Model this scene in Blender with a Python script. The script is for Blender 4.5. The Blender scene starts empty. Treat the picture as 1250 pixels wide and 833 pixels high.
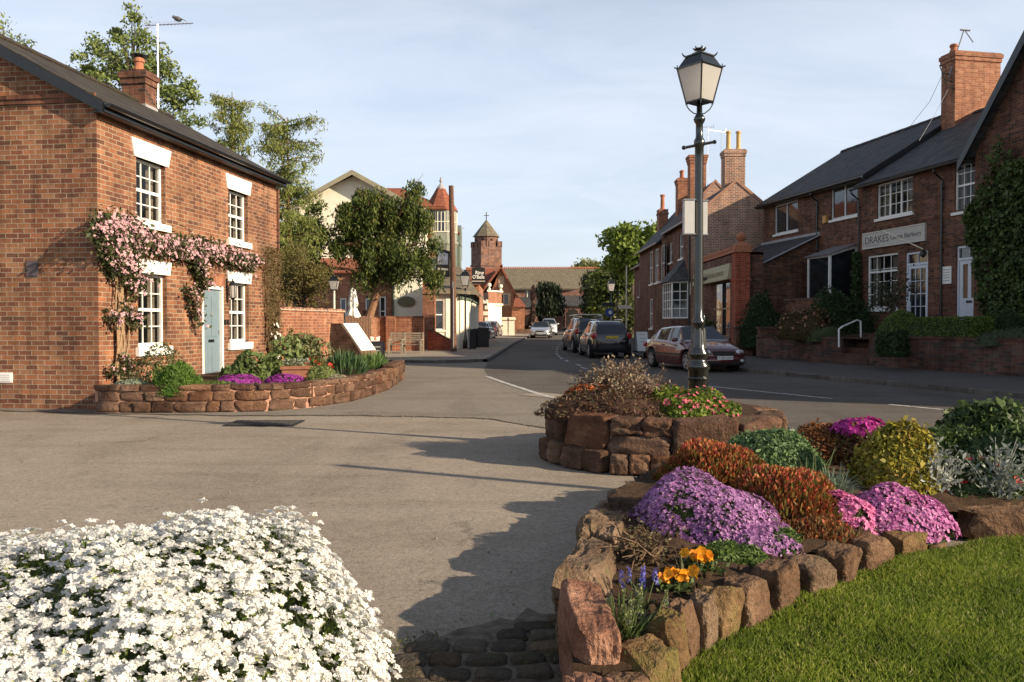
import bpy, math, random
import numpy as np
from mathutils import Vector, Matrix, noise as mnoise
random.seed(7)
RNG = np.random.default_rng(11)
sc = bpy.context.scene
COL = sc.collection
R = math.radians
# ------------------------------------------------------------------ camera model
F = 1009.0; CX = 625.0; CY = 416.5; PITCH = math.atan(21.5 / F); EYE = 1.5
def ray(px, py):
    u = (px - CX) / F; v = -(py - CY) / F
    c, s = math.cos(PITCH), math.sin(PITCH)
    return Vector((u, c + v * s, -s + v * c))
def at(px, py, Y):
    d = ray(px, py); k = Y / d.y
    return Vector((d.x * k, Y, EYE + d.z * k))
def ground(px, py, z=0.0):
    d = ray(px, py); k = (z - EYE) / d.z
    return Vector((d.x * k, d.y * k, z))
class Frame:
    """local x along a facade, y into the building, z up"""
    def __init__(s, x, y, z, deg):
        s.o = Vector((x, y, z)); s.a = R(deg)
        s.x = Vector((math.cos(s.a), math.sin(s.a), 0)); s.y = Vector((-math.sin(s.a), math.cos(s.a), 0))
    def hit(s, px, py, off=0.0):
        """pixel -> local (x, z) on the plane y = off"""
        d = ray(px, py); o = Vector((0, 0, EYE))
        p0 = s.o + s.y * off
        k = (p0 - o).dot(s.y) / d.dot(s.y)
        p = o + d * k
        return (p - s.o).dot(s.x), p.z - s.o.z
    def side(s, px, py, off=0.0):
        """pixel -> local (y, z) on the plane x = off"""
        d = ray(px, py); o = Vector((0, 0, EYE)); p0 = s.o + s.x * off
        k = (p0 - o).dot(s.x) / d.dot(s.x); p = o + d * k
        return (p - s.o).dot(s.y), p.z - s.o.z
def gz(y):
    return 0.0 if y < 35 else 0.0065 * (y - 35)
# ------------------------------------------------------------------ objects
def tag(o, label=None, cat=None, group=None, kind=None):
    if label: o['label'] = label
    if cat: o['category'] = cat
    if group: o['group'] = group
    if kind: o['kind'] = kind
    return o
def thing(name, label, cat, loc=(0, 0, 0), deg=0, group=None):
    o = bpy.data.objects.new(name, None); COL.objects.link(o)
    o.location = loc; o.rotation_euler = (0, 0, R(deg)); o.empty_display_size = .2
    return tag(o, label, cat, group)
def copy_tree(o, parent=None):
    c = o.copy(); COL.objects.link(c); c.parent = parent
    for ch in list(o.children): copy_tree(ch, c)
    return c
class MB:
    def __init__(s):
        s.V = []; s.F = []; s.M = []; s.n = 0; s.A = []
    def add(s, verts, faces, m=0):
        b = s.n; s.V.extend([tuple(v) for v in verts]); s.n += len(verts)
        for f in faces: s.F.append(tuple(i + b for i in f)); s.M.append(m)
        return s
    def arr(s, V, Fa, m=0):
        """numpy bulk: V (n,3), Fa (k,4 or 3)"""
        s.A.append((np.asarray(V, np.float32), np.asarray(Fa, np.int32), m)); return s
    def box(s, x0, x1, y0, y1, z0, z1, m=0):
        if x0 > x1: x0, x1 = x1, x0
        if y0 > y1: y0, y1 = y1, y0
        if z0 > z1: z0, z1 = z1, z0
        return s.add([(x0,y0,z0),(x1,y0,z0),(x1,y1,z0),(x0,y1,z0),(x0,y0,z1),(x1,y0,z1),(x1,y1,z1),(x0,y1,z1)],
              [(0,3,2,1),(4,5,6,7),(0,1,5,4),(1,2,6,5),(2,3,7,6),(3,0,4,7)], m)
    def quad(s, a, b, c, d, m=0): return s.add([a, b, c, d], [(0,1,2,3)], m)
    def prism(s, poly, z0, z1, m=0, top=True, bot=True):
        n = len(poly); V = [(p[0], p[1], z0) for p in poly] + [(p[0], p[1], z1) for p in poly]
        Fs = [(i, (i+1) % n, n + (i+1) % n, n + i) for i in range(n)]
        if top: Fs.append(tuple(range(n, 2*n)))
        if bot: Fs.append(tuple(range(n-1, -1, -1)))
        return s.add(V, Fs, m)
    def hull(s, A, B, m=0):
        """two matching loops joined and capped"""
        n = len(A); Fs = [(i, (i+1) % n, n + (i+1) % n, n + i) for i in range(n)]
        Fs += [tuple(range(n-1, -1, -1)), tuple(range(n, 2*n))]
        return s.add(list(A) + list(B), Fs, m)
    def tube(s, pts, r, n=8, m=0, cap=True):
        pts = [Vector(p) for p in pts]; k = len(pts)
        rr = r if hasattr(r, '__len__') else [r] * k
        V = []; Fs = []
        up = Vector((0, 0, 1)); prev = None
        for i, p in enumerate(pts):
            t = (pts[min(i+1, k-1)] - pts[max(i-1, 0)])
            if t.length < 1e-9: t = Vector((0, 0, 1))
            t.normalize()
            if prev is None:
                a = t.orthogonal().normalized()
            else:
                a = prev - t * prev.dot(t)
                a = a.normalized() if a.length > 1e-6 else t.orthogonal().normalized()
            prev = a; b = t.cross(a)
            for j in range(n):
                q = 2 * math.pi * j / n
                V.append(p + (a * math.cos(q) + b * math.sin(q)) * rr[i])
        for i in range(k-1):
            for j in range(n):
                Fs.append((i*n+j, i*n+(j+1) % n, (i+1)*n+(j+1) % n, (i+1)*n+j))
        if cap: Fs += [tuple(range(n-1, -1, -1)), tuple(range((k-1)*n, k*n))]
        return s.add(V, Fs, m)
    def lathe(s, prof, c=(0, 0, 0), n=16, m=0, rot=0.0, flat=False):
        """prof: (r, z) list"""
        V = []; Fs = []; k = len(prof)
        for r, z in prof:
            for j in range(n):
                q = 2 * math.pi * j / n + rot
                V.append((c[0] + r * math.cos(q), c[1] + r * math.sin(q), c[2] + z))
        for i in range(k-1):
            for j in range(n):
                Fs.append((i*n+j, i*n+(j+1) % n, (i+1)*n+(j+1) % n, (i+1)*n+j))
        Fs += [tuple(range(n-1, -1, -1)), tuple(range((k-1)*n, k*n))]
        return s.add(V, Fs, m)
    def build(s, name, mats, parent=None, smooth=False, uv=True, label=None):
        if not isinstance(mats, (list, tuple)): mats = [mats]
        me = bpy.data.meshes.new(name)
        nv = s.n + sum(len(a[0]) for a in s.A)
        loops = [i for f in s.F for i in f]; sizes = [len(f) for f in s.F]; M = list(s.M)
        Vs = [np.array(s.V, np.float32).reshape(-1, 3)]; Ls = [np.array(loops, np.int32)]
        Sz = [np.array(sizes, np.int32)]; Ms = [np.array(M, np.int32)]; b = s.n
        for V, Fa, m in s.A:
            Vs.append(V); Ls.append((Fa + b).ravel()); Sz.append(np.full(len(Fa), Fa.shape[1], np.int32))
            Ms.append(np.full(len(Fa), m, np.int32) if np.isscalar(m) else np.asarray(m, np.int32)); b += len(V)
        V = np.concatenate(Vs); L = np.concatenate(Ls); S = np.concatenate(Sz); Mi = np.concatenate(Ms)
        me.vertices.add(len(V)); me.vertices.foreach_set('co', V.ravel())
        me.loops.add(len(L)); me.loops.foreach_set('vertex_index', L)
        me.polygons.add(len(S)); st = np.zeros(len(S), np.int32); st[1:] = np.cumsum(S)[:-1]
        me.polygons.foreach_set('loop_start', st); me.polygons.foreach_set('loop_total', S)
        me.polygons.foreach_set('material_index', Mi)
        me.polygons.foreach_set('use_smooth', np.full(len(S), smooth, bool))
        me.update(calc_edges=True)
        for m in mats: me.materials.append(m)
        if uv and len(S):
            nrm = np.zeros(len(S) * 3, np.float32); me.polygons.foreach_get('normal', nrm); nrm = nrm.reshape(-1, 3)
            t = np.stack([-nrm[:, 1], nrm[:, 0], np.zeros(len(S))], 1); ln = np.linalg.norm(t, axis=1)
            fl = ln < .2; t[fl] = (1, 0, 0); t[~fl] /= ln[~fl][:, None]
            bt = np.cross(nrm, t)
            Tl = np.repeat(t, S, 0); Bl = np.repeat(bt, S, 0); P = V[L]
            uvd = np.stack([(P * Tl).sum(1), (P * Bl).sum(1)], 1).astype(np.float32)
            me.uv_layers.new(name='UVMap').data.foreach_set('uv', uvd.ravel())
        o = bpy.data.objects.new(name, me); COL.objects.link(o)
        if parent is not None: o.parent = parent
        if label: o['label'] = label
        return o
def place(o, loc, deg=0):
    o.location = loc; o.rotation_euler = (0, 0, R(deg)); return o
def struct(o): o['kind'] = 'structure'; return o
# ------------------------------------------------------------------ node helpers
class N:
    def __init__(s, name):
        s.m = bpy.data.materials.new(name); s.m.use_nodes = True; s.t = s.m.node_tree
        s.b = s.t.nodes['Principled BSDF']; s.out = s.t.nodes['Material Output']
        s.b.inputs['Specular IOR Level'].default_value = .3
    def n(s, typ, **k):
        x = s.t.nodes.new(typ)
        for a, v in k.items(): setattr(x, a, v)
        return x
    def l(s, a, b): s.t.links.new(a, b)
    def math(s, op, a, b=None, c=None):
        x = s.n('ShaderNodeMath', operation=op)
        for i, v in enumerate((a, b, c)):
            if v is None: continue
            if isinstance(v, (int, float)): x.inputs[i].default_value = v
            else: s.l(v, x.inputs[i])
        return x.outputs[0]
    def coord(s, kind='Object'):
        return s.n('ShaderNodeTexCoord').outputs[kind]
    def scale(s, vec, sx, sy=None, sz=None):
        x = s.n('ShaderNodeMapping'); s.l(vec, x.inputs['Vector'])
        x.inputs['Scale'].default_value = (sx, sx if sy is None else sy, sx if sz is None else sz); return x.outputs[0]
    def noise(s, vec, sc_, detail=4, rough=.6, dist=0):
        x = s.n('ShaderNodeTexNoise'); s.l(vec, x.inputs['Vector'])
        x.inputs['Scale'].default_value = sc_; x.inputs['Detail'].default_value = detail
        x.inputs['Roughness'].default_value = rough; x.inputs['Distortion'].default_value = dist
        return x.outputs['Fac']
    def ramp(s, fac, stops, interp='LINEAR'):
        x = s.n('ShaderNodeValToRGB'); s.l(fac, x.inputs[0]); cr = x.color_ramp; cr.interpolation = interp
        while len(cr.elements) > 1: cr.elements.remove(cr.elements[-1])
        cr.elements[0].position = stops[0][0]; cr.elements[0].color = c4(stops[0][1])
        for p, c in stops[1:]:
            e = cr.elements.new(p); e.color = c4(c)
        return x.outputs[0]
    def mix(s, fac, a, b, mode='MIX'):
        x = s.n('ShaderNodeMix', data_type='RGBA', blend_type=mode)
        for v, i in ((fac, 0), (a, 6), (b, 7)):
            if isinstance(v, (int, float)): x.inputs[i].default_value = v
            elif isinstance(v, tuple): x.inputs[i].default_value = c4(v)
            else: s.l(v, x.inputs[i])
        return x.outputs[2]
    def bump(s, h, strength=.4, dist=.01):
        x = s.n('ShaderNodeBump'); s.l(h, x.inputs['Height']); x.inputs['Strength'].default_value = strength
        x.inputs['Distance'].default_value = dist; s.l(x.outputs[0], s.b.inputs['Normal']); return x
    def col(s, c):
        if isinstance(c, tuple): s.b.inputs['Base Color'].default_value = c4(c)
        else: s.l(c, s.b.inputs['Base Color'])
    def set(s, rough=None, metal=None, spec=None, coat=None):
        for k, v in (('Roughness', rough), ('Metallic', metal), ('Specular IOR Level', spec), ('Coat Weight', coat)):
            if v is not None: s.b.inputs[k].default_value = v
        return s
def c4(c): return (c[0], c[1], c[2], 1.0) if len(c) == 3 else c
def plain(name, c, rough=.6, var=.15, sc_=6, metal=0, spec=.3, bump=0, coat=0):
    n = N(name); v = n.coord()
    f = n.noise(v, sc_, 5)
    dark = tuple(x * (1 - var) for x in c); lite = tuple(min(1, x * (1 + var)) for x in c)
    n.col(n.ramp(f, [(.3, dark), (.7, lite)])); n.set(rough, metal, spec, coat)
    if bump: n.bump(n.noise(v, sc_ * 6, 4), bump, .01)
    return n.m
def cells(n, uv, bw, bh, mortar, wob=.004, wsc=9, offset=.5):
    """brick lattice -> (random per cell socket, mortar mask socket 1=mortar)"""
    s = n.n('ShaderNodeSeparateXYZ')
    w = n.n('ShaderNodeTexNoise'); n.l(uv, w.inputs['Vector']); w.inputs['Scale'].default_value = wsc; w.inputs['Detail'].default_value = 2
    vm = n.n('ShaderNodeVectorMath', operation='MULTIPLY_ADD')
    n.l(w.outputs['Color'], vm.inputs[0]); vm.inputs[1].default_value = (wob*2,)*3; n.l(uv, vm.inputs[2])
    n.l(vm.outputs[0], s.inputs[0])
    u, v = s.outputs[0], s.outputs[1]
    vr = n.math('DIVIDE', v, bh); row = n.math('FLOOR', vr)
    par = n.math('FLOORED_MODULO', row, 2)
    ur = n.math('ADD', n.math('DIVIDE', u, bw), n.math('MULTIPLY', par, offset)); colm = n.math('FLOOR', ur)
    cv = n.n('ShaderNodeCombineXYZ'); n.l(colm, cv.inputs[0]); n.l(row, cv.inputs[1])
    wn = n.n('ShaderNodeTexWhiteNoise', noise_dimensions='2D'); n.l(cv.outputs[0], wn.inputs['Vector'])
    fu = n.math('FRACT', ur); fv = n.math('FRACT', vr)
    du = n.math('MULTIPLY', n.math('MINIMUM', fu, n.math('SUBTRACT', 1, fu)), bw)
    dv = n.math('MULTIPLY', n.math('MINIMUM', fv, n.math('SUBTRACT', 1, fv)), bh)
    d = n.math('MINIMUM', du, dv)
    mr = n.n('ShaderNodeMapRange'); n.l(d, mr.inputs[0]); mr.inputs[1].default_value = mortar * .35; mr.inputs[2].default_value = mortar * .75
    mr.inputs[3].default_value = 1; mr.inputs[4].default_value = 0
    return wn.outputs['Value'], mr.outputs[0], fv
def brick(name, pal, mort, bw=.235, bh=.082, mortar=.011, stain=.35, wob=.004, rough=.85, bmp=.6, sat=.96):
    n = N(name); uv = n.coord('UV')
    rnd, mask, _ = cells(n, uv, bw, bh, mortar, wob)
    k = len(pal); base = n.ramp(rnd, [(i / k, c) for i, c in enumerate(pal)], 'CONSTANT')
    ob = n.coord()
    f = n.noise(ob, 1.1, 6, .65); g = n.noise(ob, 40, 3)
    base = n.mix(.55, base, n.ramp(n.noise(ob, 5.5, 5, .7), [(.3, (.55,.5,.5)), (.5, (1,1,1)), (.7, (1.25,1.15,1.1))]), 'MULTIPLY')
    base = n.mix(.35, base, n.ramp(g, [(.3, (.35, .33, .32)), (.7, (1, 1, 1))]), 'MULTIPLY')
    c = n.mix(mask, base, mort)
    c = n.mix(1.0, c, n.ramp(f, [(.32, tuple([1 - stain] * 3)), (.6, (1, 1, 1))]), 'MULTIPLY')
    stv = n.noise(n.scale(ob, 3.5, 3.5, .35), 1.6, 6, .7)
    c = n.mix(1.0, c, n.ramp(stv, [(.36, (.70,.69,.68)), (.5, (1,1,1)), (.68, (1.14,1.13,1.11))]), 'MULTIPLY')
    hs = n.n('ShaderNodeHueSaturation'); hs.inputs['Saturation'].default_value = sat; n.l(c, hs.inputs['Color']); c = hs.outputs[0]
    n.col(c); n.set(rough, spec=.2)
    h = n.math('SUBTRACT', n.math('MULTIPLY', g, .35), mask)
    n.bump(h, bmp, .008)
    return n.m
def slate(name, pal, bw=.3, bh=.22, moss=None):
    n = N(name); uv = n.coord('UV')
    rnd, mask, fv = cells(n, uv, bw, bh, .012, .003)
    k = len(pal); base = n.ramp(rnd, [(i / k, c) for i, c in enumerate(pal)], 'CONSTANT')
    ob = n.coord(); f = n.noise(ob, 2.5, 6)
    c = n.mix(mask, base, tuple(x * .4 for x in pal[0]))
    if moss: c = n.mix(n.ramp(f, [(.5, (0, 0, 0)), (.66, (1, 1, 1))]), c, moss)
    n.col(c); n.set(.75, spec=.25)
    n.bump(n.math('SUBTRACT', n.math('MULTIPLY', fv, -.8), mask), .7, .012)
    return n.m
def leafmat(name, pal, trans=.25, rough=.55):
    """colour varies per leaf (per mesh island)"""
    n = N(name); g = n.n('ShaderNodeNewGeometry')
    k = len(pal)
    base = n.ramp(g.outputs['Random Per Island'], [(i / max(1, k - 1), c) for i, c in enumerate(pal)])
    n.col(base); n.set(rough, spec=.25)
    if trans:
        t = n.n('ShaderNodeBsdfTranslucent'); n.l(base, t.inputs[0]); mx = n.n('ShaderNodeMixShader'); mx.inputs[0].default_value = trans
        n.l(n.b.outputs[0], mx.inputs[1]); n.l(t.outputs[0], mx.inputs[2]); n.l(mx.outputs[0], n.out.inputs[0])
    return n.m
# ------------------------------------------------------------------ foliage arrays
def unit(a): return a / np.maximum(np.linalg.norm(a, axis=-1, keepdims=True), 1e-9)
def leaves(P, size, elong=1.8, Nn=None, jit=.8, T=None, tj=.4, var=.55, bend=.0):
    P = np.asarray(P, float); k = len(P)
    r = RNG.normal(size=(k, 3))
    if T is not None:
        t = unit(np.asarray(T, float) + RNG.normal(size=(k, 3)) * tj); b = unit(np.cross(t, r))
    else:
        nn = unit(r if Nn is None else np.asarray(Nn) + r * jit)
        t = unit(np.cross(nn, RNG.normal(size=(k, 3)))); b = np.cross(nn, t)
    L = size * (1 - var + 2 * var * RNG.random((k, 1))) / 2; W = L / elong
    V = np.stack([P - t * L, P + b * W, P + t * L, P - b * W], 1).reshape(-1, 3)
    return V, np.arange(4 * k).reshape(-1, 4)
def petals(P, Nn, r, n=5, cup=.2, width=.45, var=.4):
    """flowers: n diamond petals round each point"""
    P = np.asarray(P, float); k = len(P); Nn = unit(np.asarray(Nn, float))
    a = unit(np.cross(Nn, RNG.normal(size=(k, 3)))); b = np.cross(Nn, a)
    R_ = (r * (1 - var + 2 * var * RNG.random((k, 1))))
    out = []
    for i in range(n):
        q = 2 * math.pi * i / n
        d = a * math.cos(q) + b * math.sin(q); e = -a * math.sin(q) + b * math.cos(q)
        out.append(np.stack([P, P + d * R_ * .55 - e * R_ * width + Nn * R_ * cup * .6, P + d * R_ + Nn * R_ * cup, P + d * R_ * .55 + e * R_ * width + Nn * R_ * cup * .6], 1))
    V = np.stack(out, 1).reshape(-1, 3)
    return V, np.arange(4 * n * k).reshape(-1, 4)
def dome(k, rx, ry, h, bump=.12, seed=0, thick=.08, lo=-.1, pw=2.0):
    """points + outward normals near the surface of a lumpy half ellipsoid, base at z=0"""
    rg = np.random.default_rng(seed)
    th = rg.random(k) * 2 * np.pi; s = lo + (1 - lo) * rg.random(k) ** .85; c = np.sqrt(np.maximum(0, 1 - s * s))
    d = np.stack([np.cos(th) * c, np.sin(th) * c, s], 1)
    lump = 1 + bump * lumps(d, seed)
    lump *= 1 - thick * rg.random(k) ** 1.5
    P = d * lump[:, None] * np.array([rx, ry, h]); Nn = unit(d / np.array([rx, ry, h]))
    P[:, 2] = np.maximum(P[:, 2], .005)
    return P, Nn
def lumps(d, seed):
    rl = np.random.default_rng(int(seed) * 7 + 3); o = 0
    for i in range(7):
        k = rl.normal(size=3); k = k / np.linalg.norm(k) * rl.uniform(2.2, 8.5); o = o + np.sin(d @ k + rl.random() * 6.28) * (.75 if i < 3 else .4)
    return o / 1.6
def blob(rx, ry, h, bump=.12, seed=0, k=.9, n=20, m=10):
    """solid core for a mound"""
    V = []; Fs = []
    for i in range(m + 1):
        s = math.sin(-.15 + (math.pi / 2 + .15) * i / m); c = math.sqrt(max(0, 1 - s * s))
        for j in range(n):
            q = 2 * math.pi * j / n; d = (math.cos(q) * c, math.sin(q) * c, s)
            l = k * (1 + bump * float(lumps(np.array([d]), seed)[0]))
            V.append((d[0]*l*rx, d[1]*l*ry, max(-.05, d[2]*l*h)))
    for i in range(m):
        for j in range(n): Fs.append((i*n+j, i*n+(j+1) % n, (i+1)*n+(j+1) % n, (i+1)*n+j))
    return np.array(V), np.array(Fs)
def rockgeo(sx, sy, sz, seed, n=6, k=4.5, amp=.13, chis=0):
    """irregular squared boulder centred at origin"""
    V = []; Fs = []; idx = {}
    def vid(p):
        key = tuple(round(c, 4) for c in p)
        if key not in idx: idx[key] = len(V); V.append(p)
        return idx[key]
    g = [-1 + 2 * i / n for i in range(n + 1)]
    for ax in range(3):
        for sg in (-1, 1):
            for i in range(n):
                for j in range(n):
                    q = []
                    for a, b in ((g[i], g[j]), (g[i+1], g[j]), (g[i+1], g[j+1]), (g[i], g[j+1])):
                        p = [0, 0, 0]; p[ax] = sg; p[(ax+1) % 3] = a; p[(ax+2) % 3] = b; q.append(vid(tuple(p)))
                    Fs.append(tuple(q if sg > 0 else q[::-1]))
    out = []
    so = Vector((seed * 3.1, seed * 1.7, seed * 2.3))
    for p in V:
        r = (abs(p[0])**k + abs(p[1])**k + abs(p[2])**k) ** (1 / k)
        v = Vector(p) / r
        d = mnoise.noise(v * 1.1 + so) * amp * 1.5 + mnoise.noise(v * 2.9 + so) * amp * .7 + mnoise.noise(v * 7 + so) * amp * .3
        v = v * (1 + d)
        out.append(v)
    rc = random.Random(seed * 13 + 5)     # chisel a few flat faces
    for _ in range(chis):
        nn = Vector((rc.gauss(0, 1), rc.gauss(0, 1), rc.gauss(0, .8))).normalized(); sup = max(v.dot(nn) for v in out); d = sup * rc.uniform(.78, .95)
        out = [v - nn * (v.dot(nn) - d) * .98 if v.dot(nn) > d else v for v in out]
    return [(v.x * sx / 2, v.y * sy / 2, v.z * sz / 2) for v in out], Fs
def xf(V, loc=(0, 0, 0), deg=0, tilt=(0, 0)):
    M = Matrix.Translation(loc) @ Matrix.Rotation(R(deg), 4, 'Z') @ Matrix.Rotation(R(tilt[0]), 4, 'X') @ Matrix.Rotation(R(tilt[1]), 4, 'Y')
    return [M @ Vector(v) for v in V]
def textmesh(txt, size, name, mat, parent, loc, rot=(0, 0, 0), ext=.004, width=None, align='LEFT', shear=0.0, bold=0.0):
    cu = bpy.data.curves.new(name, 'FONT'); cu.body = txt; cu.size = size; cu.extrude = ext; cu.align_x = align; cu.shear = shear; cu.offset = bold
    o = bpy.data.objects.new('tmp', cu); COL.objects.link(o)
    bpy.context.view_layer.update()
    me = bpy.data.meshes.new_from_object(o.evaluated_get(bpy.context.evaluated_depsgraph_get()))
    COL.objects.unlink(o); bpy.data.objects.remove(o)
    w = max(v.co.x for v in me.vertices) - min(v.co.x for v in me.vertices)
    if width and w > 0:
        for v in me.vertices: v.co.x *= width / w
    me.materials.clear(); me.materials.append(mat)
    t = bpy.data.objects.new(name, me); COL.objects.link(t); t.parent = parent; t.location = loc; t.rotation_euler = rot
    return t
# ------------------------------------------------------------------ materials
M = {}
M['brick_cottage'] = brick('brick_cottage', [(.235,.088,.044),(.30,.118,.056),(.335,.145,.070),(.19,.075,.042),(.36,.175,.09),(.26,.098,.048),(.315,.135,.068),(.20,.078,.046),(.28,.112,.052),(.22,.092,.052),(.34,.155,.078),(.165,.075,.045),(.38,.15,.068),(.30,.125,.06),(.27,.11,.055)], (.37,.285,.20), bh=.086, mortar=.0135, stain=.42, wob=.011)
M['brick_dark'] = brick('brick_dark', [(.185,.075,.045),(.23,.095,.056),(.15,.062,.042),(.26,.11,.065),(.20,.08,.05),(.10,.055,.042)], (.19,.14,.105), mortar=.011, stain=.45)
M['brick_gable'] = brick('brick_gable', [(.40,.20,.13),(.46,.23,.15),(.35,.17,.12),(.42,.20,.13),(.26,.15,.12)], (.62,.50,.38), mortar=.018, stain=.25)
M['brick_orange'] = brick('brick_orange', [(.34,.13,.065),(.39,.15,.075),(.29,.11,.06),(.33,.12,.06),(.42,.19,.10)], (.42,.30,.21), mortar=.010, stain=.25)
M['brick_red'] = brick('brick_red', [(.42,.09,.04),(.38,.08,.04),(.45,.11,.05),(.34,.075,.04)], (.38,.2,.13), mortar=.008, stain=.2)
M['ashlar'] = brick('ashlar', [(.26,.13,.09),(.30,.16,.11),(.22,.11,.08),(.28,.15,.12),(.2,.12,.1)], (.2,.13,.1), bw=.55, bh=.3, mortar=.02, stain=.4)
M['slate'] = slate('slate', [(.055,.055,.058),(.07,.068,.068),(.045,.045,.05),(.08,.075,.07),(.06,.058,.055)])
M['slate_moss'] = slate('slate_moss', [(.036,.029,.024),(.045,.036,.028),(.03,.025,.021),(.054,.044,.031)], moss=(.055,.05,.028))
M['tile_red'] = slate('tile_red', [(.26,.085,.05),(.31,.11,.065),(.22,.075,.048),(.28,.10,.055)], .2, .12)
M['tile_church'] = slate('tile_church', [(.15,.13,.095),(.18,.155,.11),(.12,.105,.08),(.17,.14,.10)], .3, .25, moss=(.2,.18,.11))
M['white'] = plain('white_paint', (.8,.79,.75), .45, .06, 3)
M['render'] = plain('cream_render', (.84,.78,.62), .8, .07, 2, bump=.1)
M['cream'] = plain('cream_paint', (.80,.75,.60), .6, .08, 3)
M['black'] = plain('black_paint', (.012,.013,.014), .28, .3, 8, spec=.5)
M['black_matt'] = plain('black_matt', (.02,.02,.022), .6, .3, 8)
M['iron'] = plain('gloss_black_iron', (.010,.012,.011), .18, .3, 14, spec=.6, bump=.12, coat=.4)
M['grey'] = plain('grey_metal', (.28,.28,.29), .45, .15, 8, metal=.5)
M['alu'] = plain('aluminium', (.6,.6,.62), .35, .1, 8, metal=.8)
M['lead'] = plain('lead', (.33,.33,.34), .6, .15, 5)
M['wood'] = plain('weathered_wood', (.30,.25,.19), .8, .3, 14, bump=.3)
M['pole'] = plain('pole_wood', (.13,.07,.045), .85, .35, 12, bump=.4)
M['terracotta'] = plain('terracotta', (.38,.15,.08), .8, .2, 9)
M['buffpot'] = plain('buff_pot', (.55,.38,.16), .8, .15, 9)
M['door_blue'] = plain('door_blue', (.17,.235,.275), .4, .06, 4)
M['door_white'] = plain('door_white', (.62,.66,.72), .4, .06, 4)
M['curtain'] = plain('curtain', (.45,.36,.28), .9, .3, 8)
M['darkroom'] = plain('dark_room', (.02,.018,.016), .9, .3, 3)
M['green_paint'] = plain('green_paint', (.13,.17,.13), .6, .1, 4)
M['soil'] = None
def _glass():
    n = N('window_glass'); ob = n.coord()
    n.col(n.ramp(n.noise(ob, 1.7, 3), [(.35, (.008,.010,.012)), (.7, (.03,.035,.04))])); n.set(.05, spec=.9)
    n.bump(n.noise(ob, 2.2, 2), .12, .02)
    return n.m
M['glass'] = _glass()
def _clear():
    n = N('clear_glass'); n.b.inputs['Base Color'].default_value = (.02,.02,.02,1); n.set(.03, spec=.8)
    tr = n.n('ShaderNodeBsdfTransparent'); tr.inputs[0].default_value = (.75,.78,.78,1)
    mx = n.n('ShaderNodeMixShader'); mx.inputs[0].default_value = .35
    n.l(tr.outputs[0], mx.inputs[1]); n.l(n.b.outputs[0], mx.inputs[2]); n.l(mx.outputs[0], n.out.inputs[0]); return n.m
M['clear'] = _clear()
def _frost():
    n = N('frosted_glass'); n.col((.74,.72,.68)); n.set(.35, spec=.5)
    t = n.n('ShaderNodeBsdfTranslucent'); t.inputs[0].default_value = (.75,.72,.70,1)
    mx = n.n('ShaderNodeMixShader'); mx.inputs[0].default_value = .6
    n.l(n.b.outputs[0], mx.inputs[1]); n.l(t.outputs[0], mx.inputs[2]); n.l(mx.outputs[0], n.out.inputs[0]); return n.m
M['frost'] = _frost()
def _rock(name, stops, moss=.62, mossc=(.10,.10,.035), sc_=2.0, strata=1.0):
    n = N(name); ob = n.coord()
    oi = n.n('ShaderNodeObjectInfo'); isl = n.n('ShaderNodeNewGeometry')
    add = n.n('ShaderNodeVectorMath', operation='ADD'); n.l(ob, add.inputs[0])
    cv = n.n('ShaderNodeCombineXYZ')
    rr = n.math('ADD', n.math('MULTIPLY', oi.outputs['Random'], 30), n.math('MULTIPLY', isl.outputs['Random Per Island'], 20))
    n.l(rr, cv.inputs[0]); n.l(rr, cv.inputs[2]); n.l(cv.outputs[0], add.inputs[1])
    v = add.outputs[0]
    f = n.noise(v, sc_ * 1.4, 8, .62, .4); big = n.noise(v, sc_ * .8, 2); fine = n.noise(v, 45, 4); st = n.noise(n.scale(v, 2, 2, 14), 1.5, 3)
    f2 = n.math('ADD', n.math('MULTIPLY', f, .55), n.math('ADD', n.math('MULTIPLY', st, .2), n.math('MULTIPLY', big, .25)))
    c = n.ramp(f2, stops)
    sh = n.ramp(isl.outputs['Random Per Island'], [(0, (.50,.47,.46)), (.35, (.85,.8,.76)), (.6, (1,1,1)), (.8, (.8,.62,.5)), (1, (1.2,1.1,.95))])
    c = n.mix(1.0, c, sh, 'MULTIPLY')
    c = n.mix(n.ramp(n.noise(v, 5, 6, .7), [(moss, (0,0,0)), (moss + .1, (.8,.8,.8))]), c, mossc)
    c = n.mix(.6, c, n.ramp(fine, [(.3, (.45,.45,.45)), (.65, (1.1,1.1,1.1))]), 'MULTIPLY')
    n.col(c); n.set(.88, spec=.15)
    n.bump(n.math('ADD', n.math('MULTIPLY', f, 1.6), n.math('ADD', n.math('MULTIPLY', n.noise(v, 14, 5, .7), .8), n.math('MULTIPLY', fine, .45))), 1.0, .05)
    return n.m
M['rock'] = _rock('rockery_stone', [(.34,(.048,.032,.022)),(.43,(.13,.082,.052)),(.53,(.22,.145,.092)),(.66,(.36,.27,.18))])
M['sandstone'] = _rock('red_sandstone', [(.34,(.045,.03,.023)),(.43,(.115,.067,.047)),(.53,(.195,.117,.082)),(.66,(.32,.225,.16))], .58, (.12,.10,.06))
M['mortar'] = plain('sandstone_mortar', (.36,.20,.14), .9, .2, 9, bump=.4)
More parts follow.
